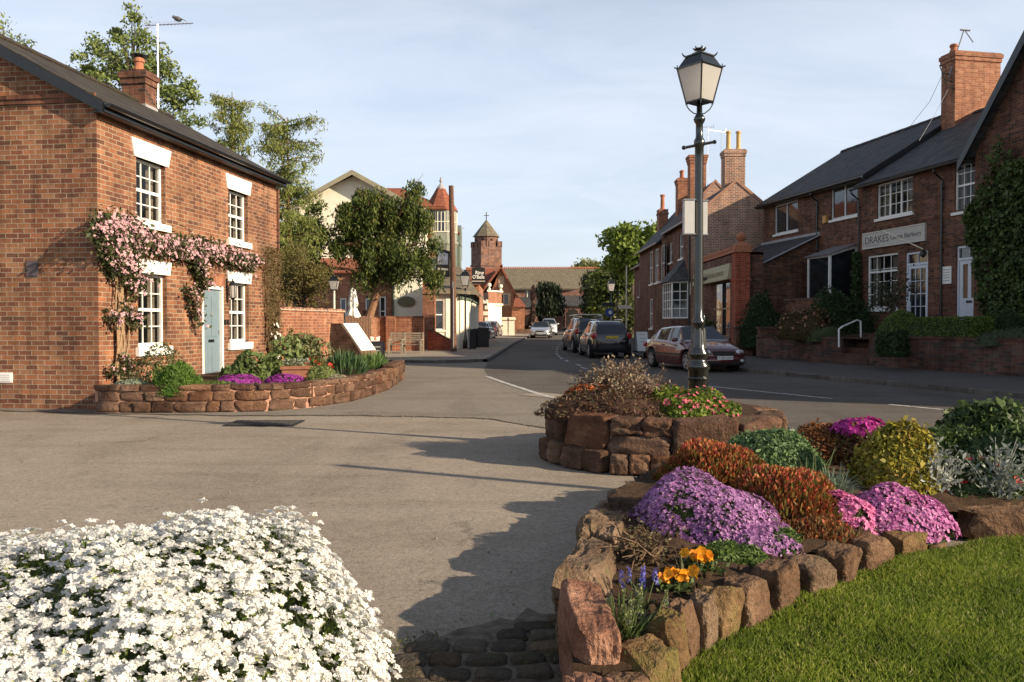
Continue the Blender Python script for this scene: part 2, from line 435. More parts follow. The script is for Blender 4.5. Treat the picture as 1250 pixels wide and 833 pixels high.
# ================================================================== GROUND
def asphalt(name, c, patch=None, spk=.5):
    n = N(name); v = n.coord()
    fine = n.noise(v, 130, 2, .8); mid = n.noise(v, 3.2, 6, .65); big = n.noise(n.scale(v, 1, .45, 1), .45, 5, .6, .6)
    st = n.noise(n.scale(v, .35, 1.6, 1), .9, 5, .6, .3)
    col = n.ramp(mid, [(.3, tuple(x * .93 for x in c)), (.7, tuple(x * 1.06 for x in c))])
    col = n.mix(1, col, n.ramp(big, [(.35, (.82,.81,.80)), (.5, (1,1,1)), (.68, (1.08,1.07,1.05))]), 'MULTIPLY')
    col = n.mix(1, col, n.ramp(st, [(.38, (.88,.87,.86)), (.52, (1,1,1))]), 'MULTIPLY')
    col = n.mix(spk, col, n.ramp(fine, [(.36, (.35,.34,.33)), (.6, (1.3,1.29,1.27))]), 'MULTIPLY')
    vo = n.n('ShaderNodeTexVoronoi', feature='DISTANCE_TO_EDGE'); n.l(v, vo.inputs['Vector']); vo.inputs['Scale'].default_value = .33
    wv = n.n('ShaderNodeVectorMath', operation='MULTIPLY_ADD'); tn = n.n('ShaderNodeTexNoise'); n.l(v, tn.inputs['Vector']); tn.inputs['Scale'].default_value = 2.0; tn.inputs['Detail'].default_value = 5
    n.l(tn.outputs['Color'], wv.inputs[0]); wv.inputs[1].default_value = (.9,.9,.9); n.l(v, wv.inputs[2]); n.l(wv.outputs[0], vo.inputs['Vector'])
    gate = n.ramp(n.noise(v, .6, 2), [(.5, (0,0,0)), (.58, (1,1,1))])
    crack = n.mix(1, n.ramp(vo.outputs['Distance'], [(.004, (1,1,1)), (.010, (0,0,0))]), gate, 'MULTIPLY')
    col = n.mix(n.math('MULTIPLY', crack, .3), col, (.03,.028,.025))
    sp = n.noise(v, 14, 5, .75); col = n.mix(1, col, n.ramp(sp, [(.36, (.80,.79,.78)), (.48, (1,1,1)), (.62, (1,1,1)), (.72, (1.15,1.14,1.12))]), 'MULTIPLY')
    peb = n.n('ShaderNodeTexVoronoi'); n.l(v, peb.inputs['Vector']); peb.inputs['Scale'].default_value = 55
    col = n.mix(.35, col, n.ramp(peb.outputs['Color'], [(.2, (.6,.59,.58)), (.5, (1,1,1)), (.85, (1.3,1.29,1.27))]), 'MULTIPLY')
    n.col(col); n.set(.93, spec=.12)
    n.bump(n.math('ADD', fine, n.math('MULTIPLY', mid, .25)), .6, .006)
    return n.m
M['asphalt_old'] = asphalt('asphalt_forecourt', (.325,.283,.232))
M['asphalt_mid'] = asphalt('asphalt_side_road', (.245,.219,.187))
M['asphalt_road'] = asphalt('asphalt_main_road', (.135,.122,.108), spk=.4)
M['paving'] = asphalt('pavement_asphalt', (.125,.114,.106), spk=.3)
def interp(tab, y):
    ys = [t[0] for t in tab]; return float(np.interp(y, ys, [t[1] for t in tab]))
ROAD_L = [(-6,10.7),(1,8.2),(7,6.0),(11.5,3.9),(15.9,1.02),(19.9,0.0),(22.9,-.64),(27,-.9),(32,-.95),(54,.2),(72,1.4),(100,3),(135,5)]
ROAD_R = [(-6,17.7),(1,15.4),(7,13.4),(16.45,10.19),(25.2,7.25),(30,6.1),(34,5.6),(44,5.4),(60,6),(80,7),(110,9),(135,11.5)]
WALL_R = [(-6,19.6),(19.55,12.1),(30.5,8.9),(33.3,8.9),(40.5,8.75),(53.5,8.55),(62,8.6),(80,9.4),(110,11.5),(135,14)]
YS = sorted(set([-6,-2,1,4,7,9,11.5,13,14.5,15.9,16.45,18,19.9,21,22.9,25.2,27,28.5,30,30.5,32,33.3,34,35,37,40.5,44,49,54,60,66,72,80,90,100,110,120,135]))
def strip(name, mat, fa, fb, za, zb, ys=YS, y0=-6, y1=135):
    b = MB(); ys = [y for y in ys if y0 <= y <= y1]
    V = []; Fs = []
    for y in ys:
        V += [(fa(y), y, gz(y) + za), (fb(y), y, gz(y) + zb)]
    for i in range(len(ys)-1): Fs.append((2*i, 2*i+1, 2*i+3, 2*i+2))
    b.add(V, Fs); return struct(b.build(name, mat))
def sheet(name, mat, xs, ys, off):
    b = MB(); V = [(x, y, (gz(y) if y < 400 else 2.2) + off) for y in ys for x in xs]; nx = len(xs)
    b.add(V, [(j*nx+i, j*nx+i+1, (j+1)*nx+i+1, (j+1)*nx+i) for j in range(len(ys)-1) for i in range(nx-1)])
    return struct(b.build(name, mat))
M['field'] = plain('rough_grass_ground', (.09,.11,.04), .95, .3, .5, bump=.3)
sheet('ground', M['field'], [-1500,-200,-60,0,60,200,1500], [-200,-20,0,35,60,100,140,220,399.9,1500], -.012)
sheet('forecourt', M['asphalt_old'], [-40,-20,0,15,30], [-8,5,15,30], -.004)
# the newer surface of the side road, its seam wandering across the junction
b = MB(); seam = [(-40,15.2),(-14,14.7),(-9,14.2),(-6.9,13.75),(-4.5,13.4),(-2.6,13.45),(-1.2,13.2),(-.3,12.95),(.15,12.2),(.6,11.7),(1.4,10.9),(2.6,9.9),(4.4,8.6),(6.3,6.6),(8.4,.5)]
V = []; Fs = []
for i, (x, y) in enumerate(seam):
    far = max(y + 1, 34.9 if x < 0 else 34.9 - 0*x)
    V += [(x, y, .0), (x, far, .0)]
for i in range(len(seam)-1): Fs.append((2*i, 2*i+2, 2*i+3, 2*i+1))
b.add(V, Fs); struct(b.build('side_road', M['asphalt_mid']))
road = strip('road', M['asphalt_road'], lambda y: interp(ROAD_L, y), lambda y: interp(ROAD_R, y), .004, .004)
KW = .13
def kerbstrip(name, f, sgn, y0, y1, h=.12):
    b = MB(); ys = [y for y in YS if y0 <= y <= y1]; V = []; Fs = []
    for y in ys:
        x = f(y); z = gz(y)
        V += [(x, y, z - .02), (x, y, z + h - .015), (x + sgn*.02, y, z + h), (x + sgn*KW, y, z + h), (x + sgn*KW, y, z - .02)]
    for i in range(len(ys)-1):
        for k in range(4):
            q = (5*i+k, 5*i+k+1, 5*i+5+k+1, 5*i+5+k); Fs.append(q if sgn > 0 else q[::-1])
    b.add(V, Fs); return struct(b.build(name, M['kerb']))
M['kerb'] = brick('kerb_stone', [(.15,.135,.12),(.18,.165,.145),(.13,.115,.105)], (.10,.09,.08), bw=.9, bh=.4, mortar=.015, stain=.3)
kerbstrip('kerb', lambda y: interp(ROAD_R, y), 1, -6, 110)
strip('pavement', M['paving'], lambda y: interp(ROAD_R, y) + KW, lambda y: interp(WALL_R, y) + .4, .12, .25, y1=110)
kerbstrip('kerb', lambda y: interp(ROAD_L, y), -1, 32, 110)
# pavement before the pub, a rounded corner into the side road
b = MB(); loop = [(-40,31.3),(-9,31.3),(-4,31.2),(-2.6,31.25),(-1.7,31.6),(-1.15,32.4)]
inner = [(x - (.0 if i < 3 else .09 * (i-2)), y + .13 - (.03 * max(0, i - 3))) for i, (x, y) in enumerate(loop)]
V = [(x, y, -.02) for x, y in loop] + [(x, y, .06 if i < 3 else .11) for i, (x, y) in enumerate(loop)] + [(x, y, .06 if i < 3 else .11) for i, (x, y) in enumerate(inner)]
k = len(loop); Fs = [(i, i+1, k+i+1, k+i) for i in range(k-1)] + [(k+i, k+i+1, 2*k+i+1, 2*k+i) for i in range(k-1)]
b.add(V, Fs); struct(b.build('kerb', M['kerb']))
M['paving_light'] = asphalt('pale_paving', (.34,.29,.235), spk=.25)
b = MB(); inn = inner[:-1] + [(interp(ROAD_L, 32.4) - KW, 32.5)]
ys2 = [34.9, 35, 44, 54, 60, 72, 90, 110]
edge = [(interp(ROAD_L, y) - KW, y) for y in ys2]
V = [(x, y, .1) for x, y in inn]; b.add(V + [(edge[0][0], edge[0][1], .115), (-40, 34.9, .115)], [tuple(range(len(V) + 2))])
V = []
for (x, y) in edge: V += [(-40, y, gz(y) + .115), (x, y, gz(y) + .115)]
b.add(V, [(2*i, 2*i+1, 2*i+3, 2*i+2) for i in range(len(edge)-1)])
struct(b.build('pavement', M['paving_light']))
# painted markings
def paint(pts, w=.11, z=.009, name='road_marking'):
    b = MB(); V = []
    for i, (x, y) in enumerate(pts):
        t = Vector((pts[min(i+1, len(pts)-1)][0] - pts[max(i-1, 0)][0], pts[min(i+1, len(pts)-1)][1] - pts[max(i-1, 0)][1])).normalized()
        V += [(x - t.y*w/2, y + t.x*w/2, gz(y) + z), (x + t.y*w/2, y - t.x*w/2, gz(y) + z)]
    b.add(V, [(2*i, 2*i+1, 2*i+3, 2*i+2) for i in range(len(pts)-1)]); return b
def _paintm():
    n = N('worn_white_line'); v = n.coord(); n.col(n.ramp(n.noise(v, 9, 6, .7), [(.4,(.20,.19,.175)),(.52,(.50,.49,.46)),(.7,(.62,.61,.58))])); n.set(.8); return n.m
M['line'] = _paintm()
b = MB(); 
def addp(pts, w=.11): 
    p = paint(pts, w); b.add(p.V, p.F)
addp([(-.7,23.3),(-.45,22),(0,19.95),(.55,17.6),(1.02,15.95),(1.6,15.0)], .14)
addp([(3.55,12.1),(3.9,11.55),(4.5,10.7)], .12)
addp([(4.55,19.9),(5.4,18.2),(6.35,16.4)]); addp([(6.95,15.2),(7.7,13.9),(8.5,12.5)]); addp([(9.2,11.2),(10.3,9)])
for y in (27.6,29.6): addp([(2.42,y-.5),(2.36,y+.6)])
addp([(3.3,23.6),(2.9,24.9)])
for y in (33,35.2,37.4,39.6,42,45,48.5,52.5,57,62):
    x = float(np.interp(y, [28,35,40,49,63,70], [2.4,2.1,2.15,2.7,3.9,4.3])); addp([(x, y-.5),(x, y+.5)], .12)
struct(b.build('road_marking', M['line']))
# concrete patch and a manhole
b = MB(); b.add([(.15,17.2,.008),(.75,16.6,.008),(1.2,17.2,.008),(.6,17.9,.008)], [(0,1,2,3)])
struct(b.build('road_patch', M['paving_light']))
mh = thing('manhole_cover', 'dark rectangular cast iron manhole cover flush in the asphalt near the cottage bed', 'manhole cover', (-3.7,12.35,.004))
b = MB(); b.box(-.52,.52,-.32,.32,0,.012); b.build('frame', M['black_matt'], mh)
b = MB(); b.box(-.46,-.01,-.26,.26,.012,.02); b.box(.01,.46,-.26,.26,.012,.02)
for i in range(9):
    for j in range(5): b.box(-.42+i*.1, -.37+i*.1, -.22+j*.1, -.17+j*.1, .02, .025)
b.build('lid', plain('cast_iron', (.07,.062,.055), .7, .3, 9), mh)
# setts at the near edge
M['sett'] = _rock('granite_sett', [(.3,(.05,.042,.035)),(.45,(.10,.088,.07)),(.6,(.155,.135,.105)),(.7,(.20,.18,.15))], .55, (.07,.085,.03))
b = MB(); jx = [.5-.07*i for i in range(20)]; rj = random.Random(8); b.add([(-.85,2.5,.002),(.5,2.5,.002)]+[(x, 3.8+(x+.6)*.6+rj.uniform(-.07,.12), .002) for x in jx], [tuple(range(22))]); struct(b.build('sett_joints', plain('sett_joint_earth', (.13,.11,.085), .95, .5, 14, bump=.6)))
b = MB(); rs = random.Random(5); s = 100
for j in range(15):
    y = 2.7 + j * .135; x = -.75 + rs.random()*.1
    far = 3.35 + .55 * 1
    while x < .55:
        w = .13 + rs.random()*.09; y2 = y + .02*math.sin(x*3+j)
        lim = 3.8 + .08*math.sin(x*5) + (x+.6)*.6
        if y < lim:
            V, Fs = rockgeo(w*1.0, .135, .09, s, n=5, k=6, amp=.06); s += 1
            b.add(xf(V, (x + w/2, y2, -.031 + rs.random()*.010), rs.uniform(-4, 4), (rs.uniform(-4,4), rs.uniform(-4,4))), Fs)
        x += w + .014
struct(b.build('setts', M['sett'], smooth=True))
P = np.stack([RNG.uniform(-.8,.4,2600), RNG.uniform(2.6,4.4,2600), np.full(2600,.012)], 1); P = P[(P[:,1] < 4.2 + P[:,0]*.5)]
P = P[(np.sin(P[:,0]*9)+np.sin(P[:,1]*7) > .6)]
b = MB(); b.arr(*leaves(P, .02, 2, T=np.array([0,0,1.]), tj=1.0)); tag(b.build('moss', leafmat('moss_green', [(.08,.10,.03),(.14,.16,.05),(.10,.08,.04)]), uv=False), kind='stuff')
# fallen leaf
b = MB(); p = ground(600, 753); b.arr(*leaves([(p.x,p.y,.012)], .07, 1.4, Nn=[(0,0,1)], jit=.2)); 
tag(b.build('fallen_leaf', leafmat('leaf_fresh', [(.12,.2,.04)])), 'single small green leaf lying on the shaded asphalt', 'leaf')

# broken tar seam and grit where the two surfaces meet
b = MB(); rs = random.Random(12)
pts = [(x, float(np.interp(x, [s_[0] for s_ in seam[:12]], [s_[1] for s_ in seam[:12]]))) for x in np.arange(-12, 2.6, .12)]
V = []
for x, y in pts: w = .018 + .022*abs(math.sin(x*3.1)) + rs.random()*.02; q = .03*math.sin(x*7) + .02*math.sin(x*17); V += [(x, y+q-w, .0035), (x, y+q+w, .0035)]
b.add(V, [(2*i, 2*i+2, 2*i+3, 2*i+1) for i in range(len(pts)-1)]); struct(b.build('tar_seam', plain('tar', (.07,.058,.048), .9, .4, 12)))
b = MB()
for i in range(520):
    if i < 300: x = rs.uniform(-3.5, 1.2); y = float(np.interp(x, [s_[0] for s_ in seam[:12]], [s_[1] for s_ in seam[:12]])) + rs.gauss(0, .15)
    else: x = rs.uniform(-6, .4); y = rs.uniform(3.2, 12)
    s_ = rs.uniform(.006, .02); V, Fs = rockgeo(s_, s_, s_*.7, i, n=1, k=3, amp=.2); b.add(xf(V, (x, y, s_*.3), rs.random()*360), Fs)
tag(struct(b.build('grit', plain('grit', (.22,.19,.15), .9, .5, 3))), kind='stuff')
# ================================================================== BUILDING KIT
def wallgrid(b, u0, u1, v0, v1, holes, mp, m=0, depth=.1):
    """rectangular wall with openings; mp(u, v, d) -> point, d inward"""
    us = sorted(set([u0, u1] + [h[i] for h in holes for i in (0, 1)])); vs = sorted(set([v0, v1] + [h[i] for h in holes for i in (2, 3)]))
    us = [u for u in us if u0 <= u <= u1]; vs = [v for v in vs if v0 <= v <= v1]
    for i in range(len(us)-1):
        for j in range(len(vs)-1):
            cu, cv = (us[i]+us[i+1])/2, (vs[j]+vs[j+1])/2
            if any(h[0] < cu < h[1] and h[2] < cv < h[3] for h in holes): continue
            b.quad(mp(us[i],vs[j],0), mp(us[i+1],vs[j],0), mp(us[i+1],vs[j+1],0), mp(us[i],vs[j+1],0), m)
    for a0, a1, c0, c1 in [h[:4] for h in holes]:
        b.quad(mp(a0,c0,0), mp(a0,c0,depth), mp(a0,c1,depth), mp(a0,c1,0), m)
        b.quad(mp(a1,c0,0), mp(a1,c1,0), mp(a1,c1,depth), mp(a1,c0,depth), m)
        b.quad(mp(a0,c1,0), mp(a0,c1,depth), mp(a1,c1,depth), mp(a1,c1,0), m)
        b.quad(mp(a0,c0,0), mp(a1,c0,0), mp(a1,c0,depth), mp(a0,c0,depth), m)
def mpf(kind, L=0, D=0):
    if kind == 'front': return lambda u, v, d: (u, d, v)
    if kind == 'left': return lambda u, v, d: (d, D - u, v) if False else (d, u, v)      # x = 0 side, u = y
    if kind == 'right': return lambda u, v, d: (L - d, u, v)
    if kind == 'back': return lambda u, v, d: (u, D - d, v)
def obox(b, mp, u0, u1, v0, v1, d0, d1, m=0):
    P = [mp(u0,v0,d0), mp(u1,v0,d0), mp(u1,v1,d0), mp(u0,v1,d0)]; Q = [mp(u0,v0,d1), mp(u1,v0,d1), mp(u1,v1,d1), mp(u0,v1,d1)]
    b.add(P + Q, [(0,1,2,3),(7,6,5,4),(0,4,5,1),(1,5,6,2),(2,6,7,3),(3,7,4,0)], m)
def window(parent, mp, u0, u1, v0, v1, nx=3, nz=4, depth=.07, style='sash', fr=.055, bar=.022, fm=None, gm=None, sill=True, sillm=None, lintel=None, curtain=False, name='window'):
    fm = fm or M['white']; gm = gm or M['glass']
    b = MB(); d0 = depth; d1 = depth + .05
    obox(b, mp, u0, u0+fr, v0, v1, d0, d1+.03); obox(b, mp, u1-fr, u1, v0, v1, d0, d1+.03)
    obox(b, mp, u0+fr, u1-fr, v1-fr, v1, d0, d1+.03); obox(b, mp, u0+fr, u1-fr, v0, v0+fr*1.3, d0, d1+.03)
    iu0, iu1, iv0, iv1 = u0+fr, u1-fr, v0+fr*1.3, v1-fr
    mid = (iv0+iv1)/2
    if style == 'sash':
        obox(b, mp, iu0, iu1, mid-.03, mid+.03, d0+.015, d1+.012)
    if style == 'casement3':
        for t in (1/3, 2/3): 
            x = iu0 + (iu1-iu0)*t; obox(b, mp, x-.035, x+.035, iv0, iv1, d0+.008, d1+.012)
    if style == 'casement2':
        x = (iu0+iu1)/2; obox(b, mp, x-.035, x+.035, iv0, iv1, d0+.008, d1+.012)
    if style == 'transom':
        z = iv0 + (iv1-iv0)*.7; obox(b, mp, iu0, iu1, z-.035, z+.035, d0+.008, d1+.012)
    for i in range(1, nx):
        x = iu0 + (iu1-iu0)*i/nx; obox(b, mp, x-bar/2, x+bar/2, iv0, iv1, d0+.022, d1)
    for j in range(1, nz):
        if style == 'sash' and nz % 2 == 0 and j == nz//2: continue
        z = iv0 + (iv1-iv0)*j/nz; obox(b, mp, iu0, iu1, z-bar/2, z+bar/2, d0+.024, d1-.002)
    w = b.build(name, fm, parent)
    g = MB(); g.quad(mp(iu0-.01,iv0-.01,d1-.012), mp(iu1+.01,iv0-.01,d1-.012), mp(iu1+.01,iv1+.01,d1-.012), mp(iu0-.01,iv1+.01,d1-.012)); g.build('pane', M['clear'] if curtain else gm, w)
    if curtain:
        c = MB(); W = iu1 - iu0
        for s0, s1 in ((0, .28), (.72, 1)):
            nn = 10; V = []
            for i in range(nn+1):
                t = s0 + (s1-s0)*i/nn; dd = d1 + .09 + .018*math.sin(i*2.2)
                V += [mp(iu0+W*t, iv0-.02, dd), mp(iu0+W*t, iv1+.02, dd)]
            c.add(V, [(2*i, 2*i+2, 2*i+3, 2*i+1) for i in range(nn)])
        c.build('curtain', M['curtain'], w)
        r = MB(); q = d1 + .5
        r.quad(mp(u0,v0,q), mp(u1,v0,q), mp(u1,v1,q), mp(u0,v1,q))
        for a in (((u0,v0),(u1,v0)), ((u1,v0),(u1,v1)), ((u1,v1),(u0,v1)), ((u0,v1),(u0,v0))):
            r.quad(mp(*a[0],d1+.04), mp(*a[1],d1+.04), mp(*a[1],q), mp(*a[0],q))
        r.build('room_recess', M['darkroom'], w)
    if sill:
        s = MB(); h = sill if not isinstance(sill, bool) else .09
        obox(s, mp, u0-.09, u1+.09, v0-h, v0, -.07, depth+.02); s.build('sill', sillm or M['white'], w)
    if lintel:
        lh, fl, lm = lintel; s = MB()
        A = [mp(u0-.08, v1, -.03), mp(u1+.08, v1, -.03), mp(u1+.08+fl, v1+lh, -.03), mp(u0-.08-fl, v1+lh, -.03)]
        B = [mp(u0-.08, v1, depth+.02), mp(u1+.08, v1, depth+.02), mp(u1+.08+fl, v1+lh, depth+.02), mp(u0-.08-fl, v1+lh, depth+.02)]
        s.hull(A, B); s.build('lintel', lm, w)
    return w
def slab(b, A, B, C, D_, th, m=0):
    """roof slab from 4 points (top face), thickness downwards"""
    T = [Vector(p) for p in (A, B, C, D_)]; n = (T[1]-T[0]).cross(T[3]-T[0]).normalized()
    if n.z < 0: n = -n
    Bq = [p - n*th for p in T]
    b.add(T + Bq, [(0,1,2,3),(7,6,5,4),(0,4,5,1),(1,5,6,2),(2,6,7,3),(3,7,4,0)], m)
def chimney(parent, x, y, z0, z1, w, d, mat, pots=((0, .45, .13),), potm=None, corbel=2, name='chimney', deg=0):
    b = MB(); b.box(x-w/2, x+w/2, y-d/2, y+d/2, z0, z1)
    for k in range(corbel):
        e = .035*(k+1); z = z1 - .30 + k*.15
        b.box(x-w/2-e, x+w/2+e, y-d/2-e, y+d/2+e, z, z+.148)
    b.box(x-w/2-.02, x+w/2+.02, y-d/2-.02, y+d/2+.02, z1, z1+.05)
    c = b.build(name, mat, parent)
    l = MB(); l.box(x-w/2-.03, x+w/2+.03, y-d/2-.03, y+d/2+.03, z0-.02, z0+.16+.2); l.build('flashing', M['lead'], c)
    for off, h, r in pots:
        p = MB(); px, py = (x+off, y) if w >= d else (x, y+off)
        p.lathe([(r*1.1,0),(r*1.1,.08),(r*.85,.14),(r*.8,h*.75),(r*.78,h-.12),(r*1.05,h-.1),(r*1.05,h-.03),(r*.85,h)], (px,py,z1+.05), 12)
        p.build('pot', potm or M['terracotta'], c, smooth=False)
    return c
def gutter(parent, L, eave, y=-.3, x0=-.15, x1=None, m=None, downs=(), zb=0):
    b = MB(); x1 = L+.15 if x1 is None else x1; n = 6
    V = []; 
    for x in (x0, x1):
        for i in range(n+1):
            q = math.pi*i/n; V.append((x, y - .06*math.cos(q), eave - .06*math.sin(q)))
    b.add(V, [(i, i+1, n+2+i, n+1+i) for i in range(n)] + [tuple(range(n+1)), tuple(range(2*n+1, n, -1))])
    b.tube([(x0,y-.06,eave),(x1,y-.06,eave)], .009, 6)
    g = b.build('gutter', m or M['black'], parent)
    for dx in downs:
        d = MB(); d.tube([(dx,y,eave-.05),(dx,y,eave-.15),(dx,-.06,eave-.4),(dx,-.06,zb)], .035, 8)
        for zz in (zb+.5, (zb+eave)/2, eave-.7): d.box(dx-.05,dx+.05,-.1,0,zz,zz+.04)
        d.build('downpipe', m or M['black'], parent)
def gabled(root, L, Dp, eave, ridge, wm, rm, z0=0, front=(), left=(), right=(), ov=.28, vg=.15, th=.1, fascia=None, ridge_y=None, ridgem=None, barge=True, ridgec=True):
    """walls + gable ends (ridge along local x) + roof"""
    ry = Dp/2 if ridge_y is None else ridge_y
    b = MB()
    wallgrid(b, 0, L, z0, eave, list(front), mpf('front'))
    wallgrid(b, 0, Dp, z0, eave, list(left), mpf('left'))
    wallgrid(b, 0, Dp, z0, eave, list(right), mpf('right', L))
    wallgrid(b, 0, L, z0, eave, [], mpf('back', L, Dp))
    for x in (0, L): b.add([(x,0,eave),(x,Dp,eave),(x,ry,ridge)], [(0,1,2)])
    wall = b.build('wall', wm, root)
    r = MB(); sf = (ridge-eave)/ry; sb = (ridge-eave)/(Dp-ry); t = th*1.25
    slab(r, (-vg,-ov,eave-ov*sf+t), (L+vg,-ov,eave-ov*sf+t), (L+vg,ry,ridge+t), (-vg,ry,ridge+t), th)
    slab(r, (L+vg,Dp+ov,eave-ov*sb+t), (-vg,Dp+ov,eave-ov*sb+t), (-vg,ry,ridge+t), (L+vg,ry,ridge+t), th)
    roof = r.build('roof', rm, root)
    if ridgec:
        c = MB(); k = int((L+2*vg)/.32); w = (L+2*vg)/k
        for i in range(k):
            x0 = -vg + i*w; dz = (i % 2)*.006
            V = []
            for x in (x0+.004, x0+w-.004):
                for q in (-1, -.5, 0, .5, 1): V.append((x, ry+q*.15, ridge+t+.075+dz-abs(q)**1.5*.12))
                for q in (1, -1): V.append((x, ry+q*.13, ridge+t-.07))
            n = 7; c.add(V, [(j, (j+1) % n, n+(j+1) % n, n+j) for j in range(n)] + [tuple(range(n-1,-1,-1)), tuple(range(n,2*n))])
        c.build('ridge_tiles', ridgem or rm, roof)
    if barge:
        for x in (-vg-.025, L+vg):
            g = MB()
            for (ya, yb, s) in ((-ov, ry, sf), (Dp+ov, ry, sb)):
                za = eave - ov*s + t - .02
                zb_ = ridge + t - .02
                P = [(ya,za),(yb,zb_),(yb,zb_-.2),(ya,za-.2)]
                g.hull([(x, p[0], p[1]) for p in P], [(x+.025, p[0], p[1]) for p in P])
            g.build('bargeboard', fascia or M['black'], roof)
        f = MB(); z = eave - ov*sf + t - .03
        f.box(-vg, L+vg, -ov-.022, -ov, z-.16, z); f.box(-vg, L+vg, -ov, 0, z-.17, z-.145); f.build('fascia', fascia or M['black'], roof)
    return wall, roof
# ================================================================== THE COTTAGE
CF = Frame(-7.21, 14.42, 0, 82.85)
cot = thing('brick_cottage', 'two storey orange brick cottage with pale blue door and white sash windows at left', 'house', CF.o, 82.85)
CL = 7.66; CD = 6.1; EV = 5.32; RG = 6.98
mp = mpf('front')
def rect(fr, x0, x1, y0, y1, off=0.0):
    """pixel box (left, right, top-left y, bottom-left y) -> local u0,u1,z0,z1"""
    u0, zt = fr.hit(x0, y0, off); _, zb = fr.hit(x0, y1, off); u1, _ = fr.hit(x1, y0, off)
    return u0, u1, zb, zt
wins = []
for (x0, x1, yt, yb) in ((168, 200, 192, 268), (279, 302, 231, 294), (171, 204, 333, 424), (280, 304, 345, 421)):
    wins.append(rect(CF, x0, x1, yt, yb))
# equal widths and heads, as built
W = 1.02
cs = [(wins[0][0]+wins[0][1])/2, (wins[1][0]+wins[1][1])/2]
upz = (wins[0][2], wins[0][3]); loz = (wins[2][2], wins[2][3])
print('cottage wins', [tuple(round(v, 2) for v in w) for w in wins])
holes = []
for c in cs: holes.append((c-W/2, c+W/2, upz[0], upz[1]))
for c in cs: holes.append((c-W/2+.02, c+W/2+.02, loz[0], loz[1]))
du0, du1, _, dz = rect(CF, 246, 270, 348, 460)
door = (du0, du0+.98, .25, dz)
print('door', door)
gabled(cot, CL, CD, EV, RG, M['brick_cottage'], M['slate_moss'], front=holes + [door], vg=.14, ov=.22)
lt = (.34, .10, M['white'])
for i, h in enumerate(holes):
    window(cot, mp, *h, nx=3, nz=4, depth=.10, lintel=lt if i < 2 else (.26,.06,M['white']), sill=.14 if i < 2 else .17, curtain=True)
# door
b = MB(); u0, u1, z0, z1 = door
for a in ((u0,u0+.07,z0,z1),(u1-.07,u1,z0,z1),(u0+.07,u1-.07,z1-.07,z1)): obox(b, mp, *a, -.015, .1)
df = b.build('door_frame', M['white'], cot)
b = MB(); du, dv = u0+.07, u1-.07
obox(b, mp, du, dv, z0+.03, z1-.07, .045, .09)
for (a, c) in ((.08,.40),(.46,.78)):
    for (e, f) in ((.16,.75),(.95,1.85)): 
        w = dv-du; obox(b, mp, du+a*w/.86, du+c*w/.86, z0+e, z0+f, .035, .045)
dr = b.build('door', M['door_blue'], cot)
b = MB(); obox(b, mp, (du+dv)/2-.12, (du+dv)/2+.12, z0+.83, z0+.89, .028, .04); b.build('letter_slot', M['black'], dr)
b = MB(); b.lathe([(.005,-.04),(.03,-.03),(.035,0),(.02,.03)], ((du+dv)/2, .03, z0+1.45), 10); obox(b, mp, dv-.1, dv-.06, z0+1.0, z0+1.1, .02, .045); b.build('knocker', M['grey'], dr)
b = MB(); obox(b, mp, u0-.1, u1+.1, .0, z0, -.28, .0); b.build('door_step', M['sandstone'], cot)
# soldier arch above the door
M['brick_arch'] = brick('brick_arch', [(.40,.14,.07),(.34,.11,.055),(.44,.18,.09),(.3,.10,.05)], (.4,.28,.19), bw=.075, bh=.225, mortar=.010, offset=0) if False else brick('brick_arch', [(.40,.14,.07),(.34,.11,.055),(.44,.18,.09),(.3,.10,.05)], (.4,.28,.19), bw=.075, bh=.235, mortar=.012)
b = MB(); obox(b, mp, u0-.15, u1+.15, z1+.005, z1+.235, -.006, .0); b.build('arch', M['brick_arch'], cot)
# wall lantern beside the door
sx, sz = CF.hit(279, 352)
lan = thing('wall_lantern', 'small black carriage lantern on the wall right of the blue door', 'lamp', CF.o + CF.x*(sx-.12) + Vector((0,0,sz)) , 82.85)
b = MB(); b.tube([(0,0,.12),(0,-.1,.16),(0,-.16,.1)], .012, 6); b.box(-.04,.04,-.02,0,.02,.22); b.build('bracket', M['black'], lan)
b = MB(); b.lathe([(.075,.05),(.09,.06),(.05,.14),(.015,.17),(.012,.21)], (0,-.16,0), 6); b.lathe([(.05,-.24),(.07,-.23),(.03,-.27),(.01,-.3)][::-1], (0,-.16,0), 6)
for j in range(6):
    q = math.pi*2*j/6; b.tube([(.06*math.cos(q),-.16+.06*math.sin(q),-.23),(.082*math.cos(q),-.16+.082*math.sin(q),.055)], .006, 4)
b.build('frame', M['black'], lan)
b = MB(); b.lathe([(.055,-.225),(.076,.05)], (0,-.16,0), 6); b.build('glass', M['frost'], lan)
# string course across the gable, vent, iron plate
b = MB(); mg = lambda u, v, d: (d, u, v)
obox(b, mg, 0, CD, EV+.02, EV+.10, -.035, 0); obox(b, mg, 0, CD, EV+.10, EV+.17, -.06, 0); b.build('string_course', M['brick_dark'], cot)
b = MB(); gu, gzz = CF.side(6, 461); obox(b, mg, gu-.15, gu+.15, gzz-.09, gzz+.09, -.015, 0)
for i in range(4): obox(b, mg, gu-.12, gu+.12, gzz-.06+i*.035, gzz-.045+i*.035, -.025, -.015)
b.build('air_vent', M['white'], cot)
b = MB(); gu, gzz = CF.side(40, 328); obox(b, mg, gu-.11, gu+.11, gzz-.14, gzz+.14, -.02, 0); b.build('tie_plate', plain('old_iron',(.1,.08,.09),.7), cot)
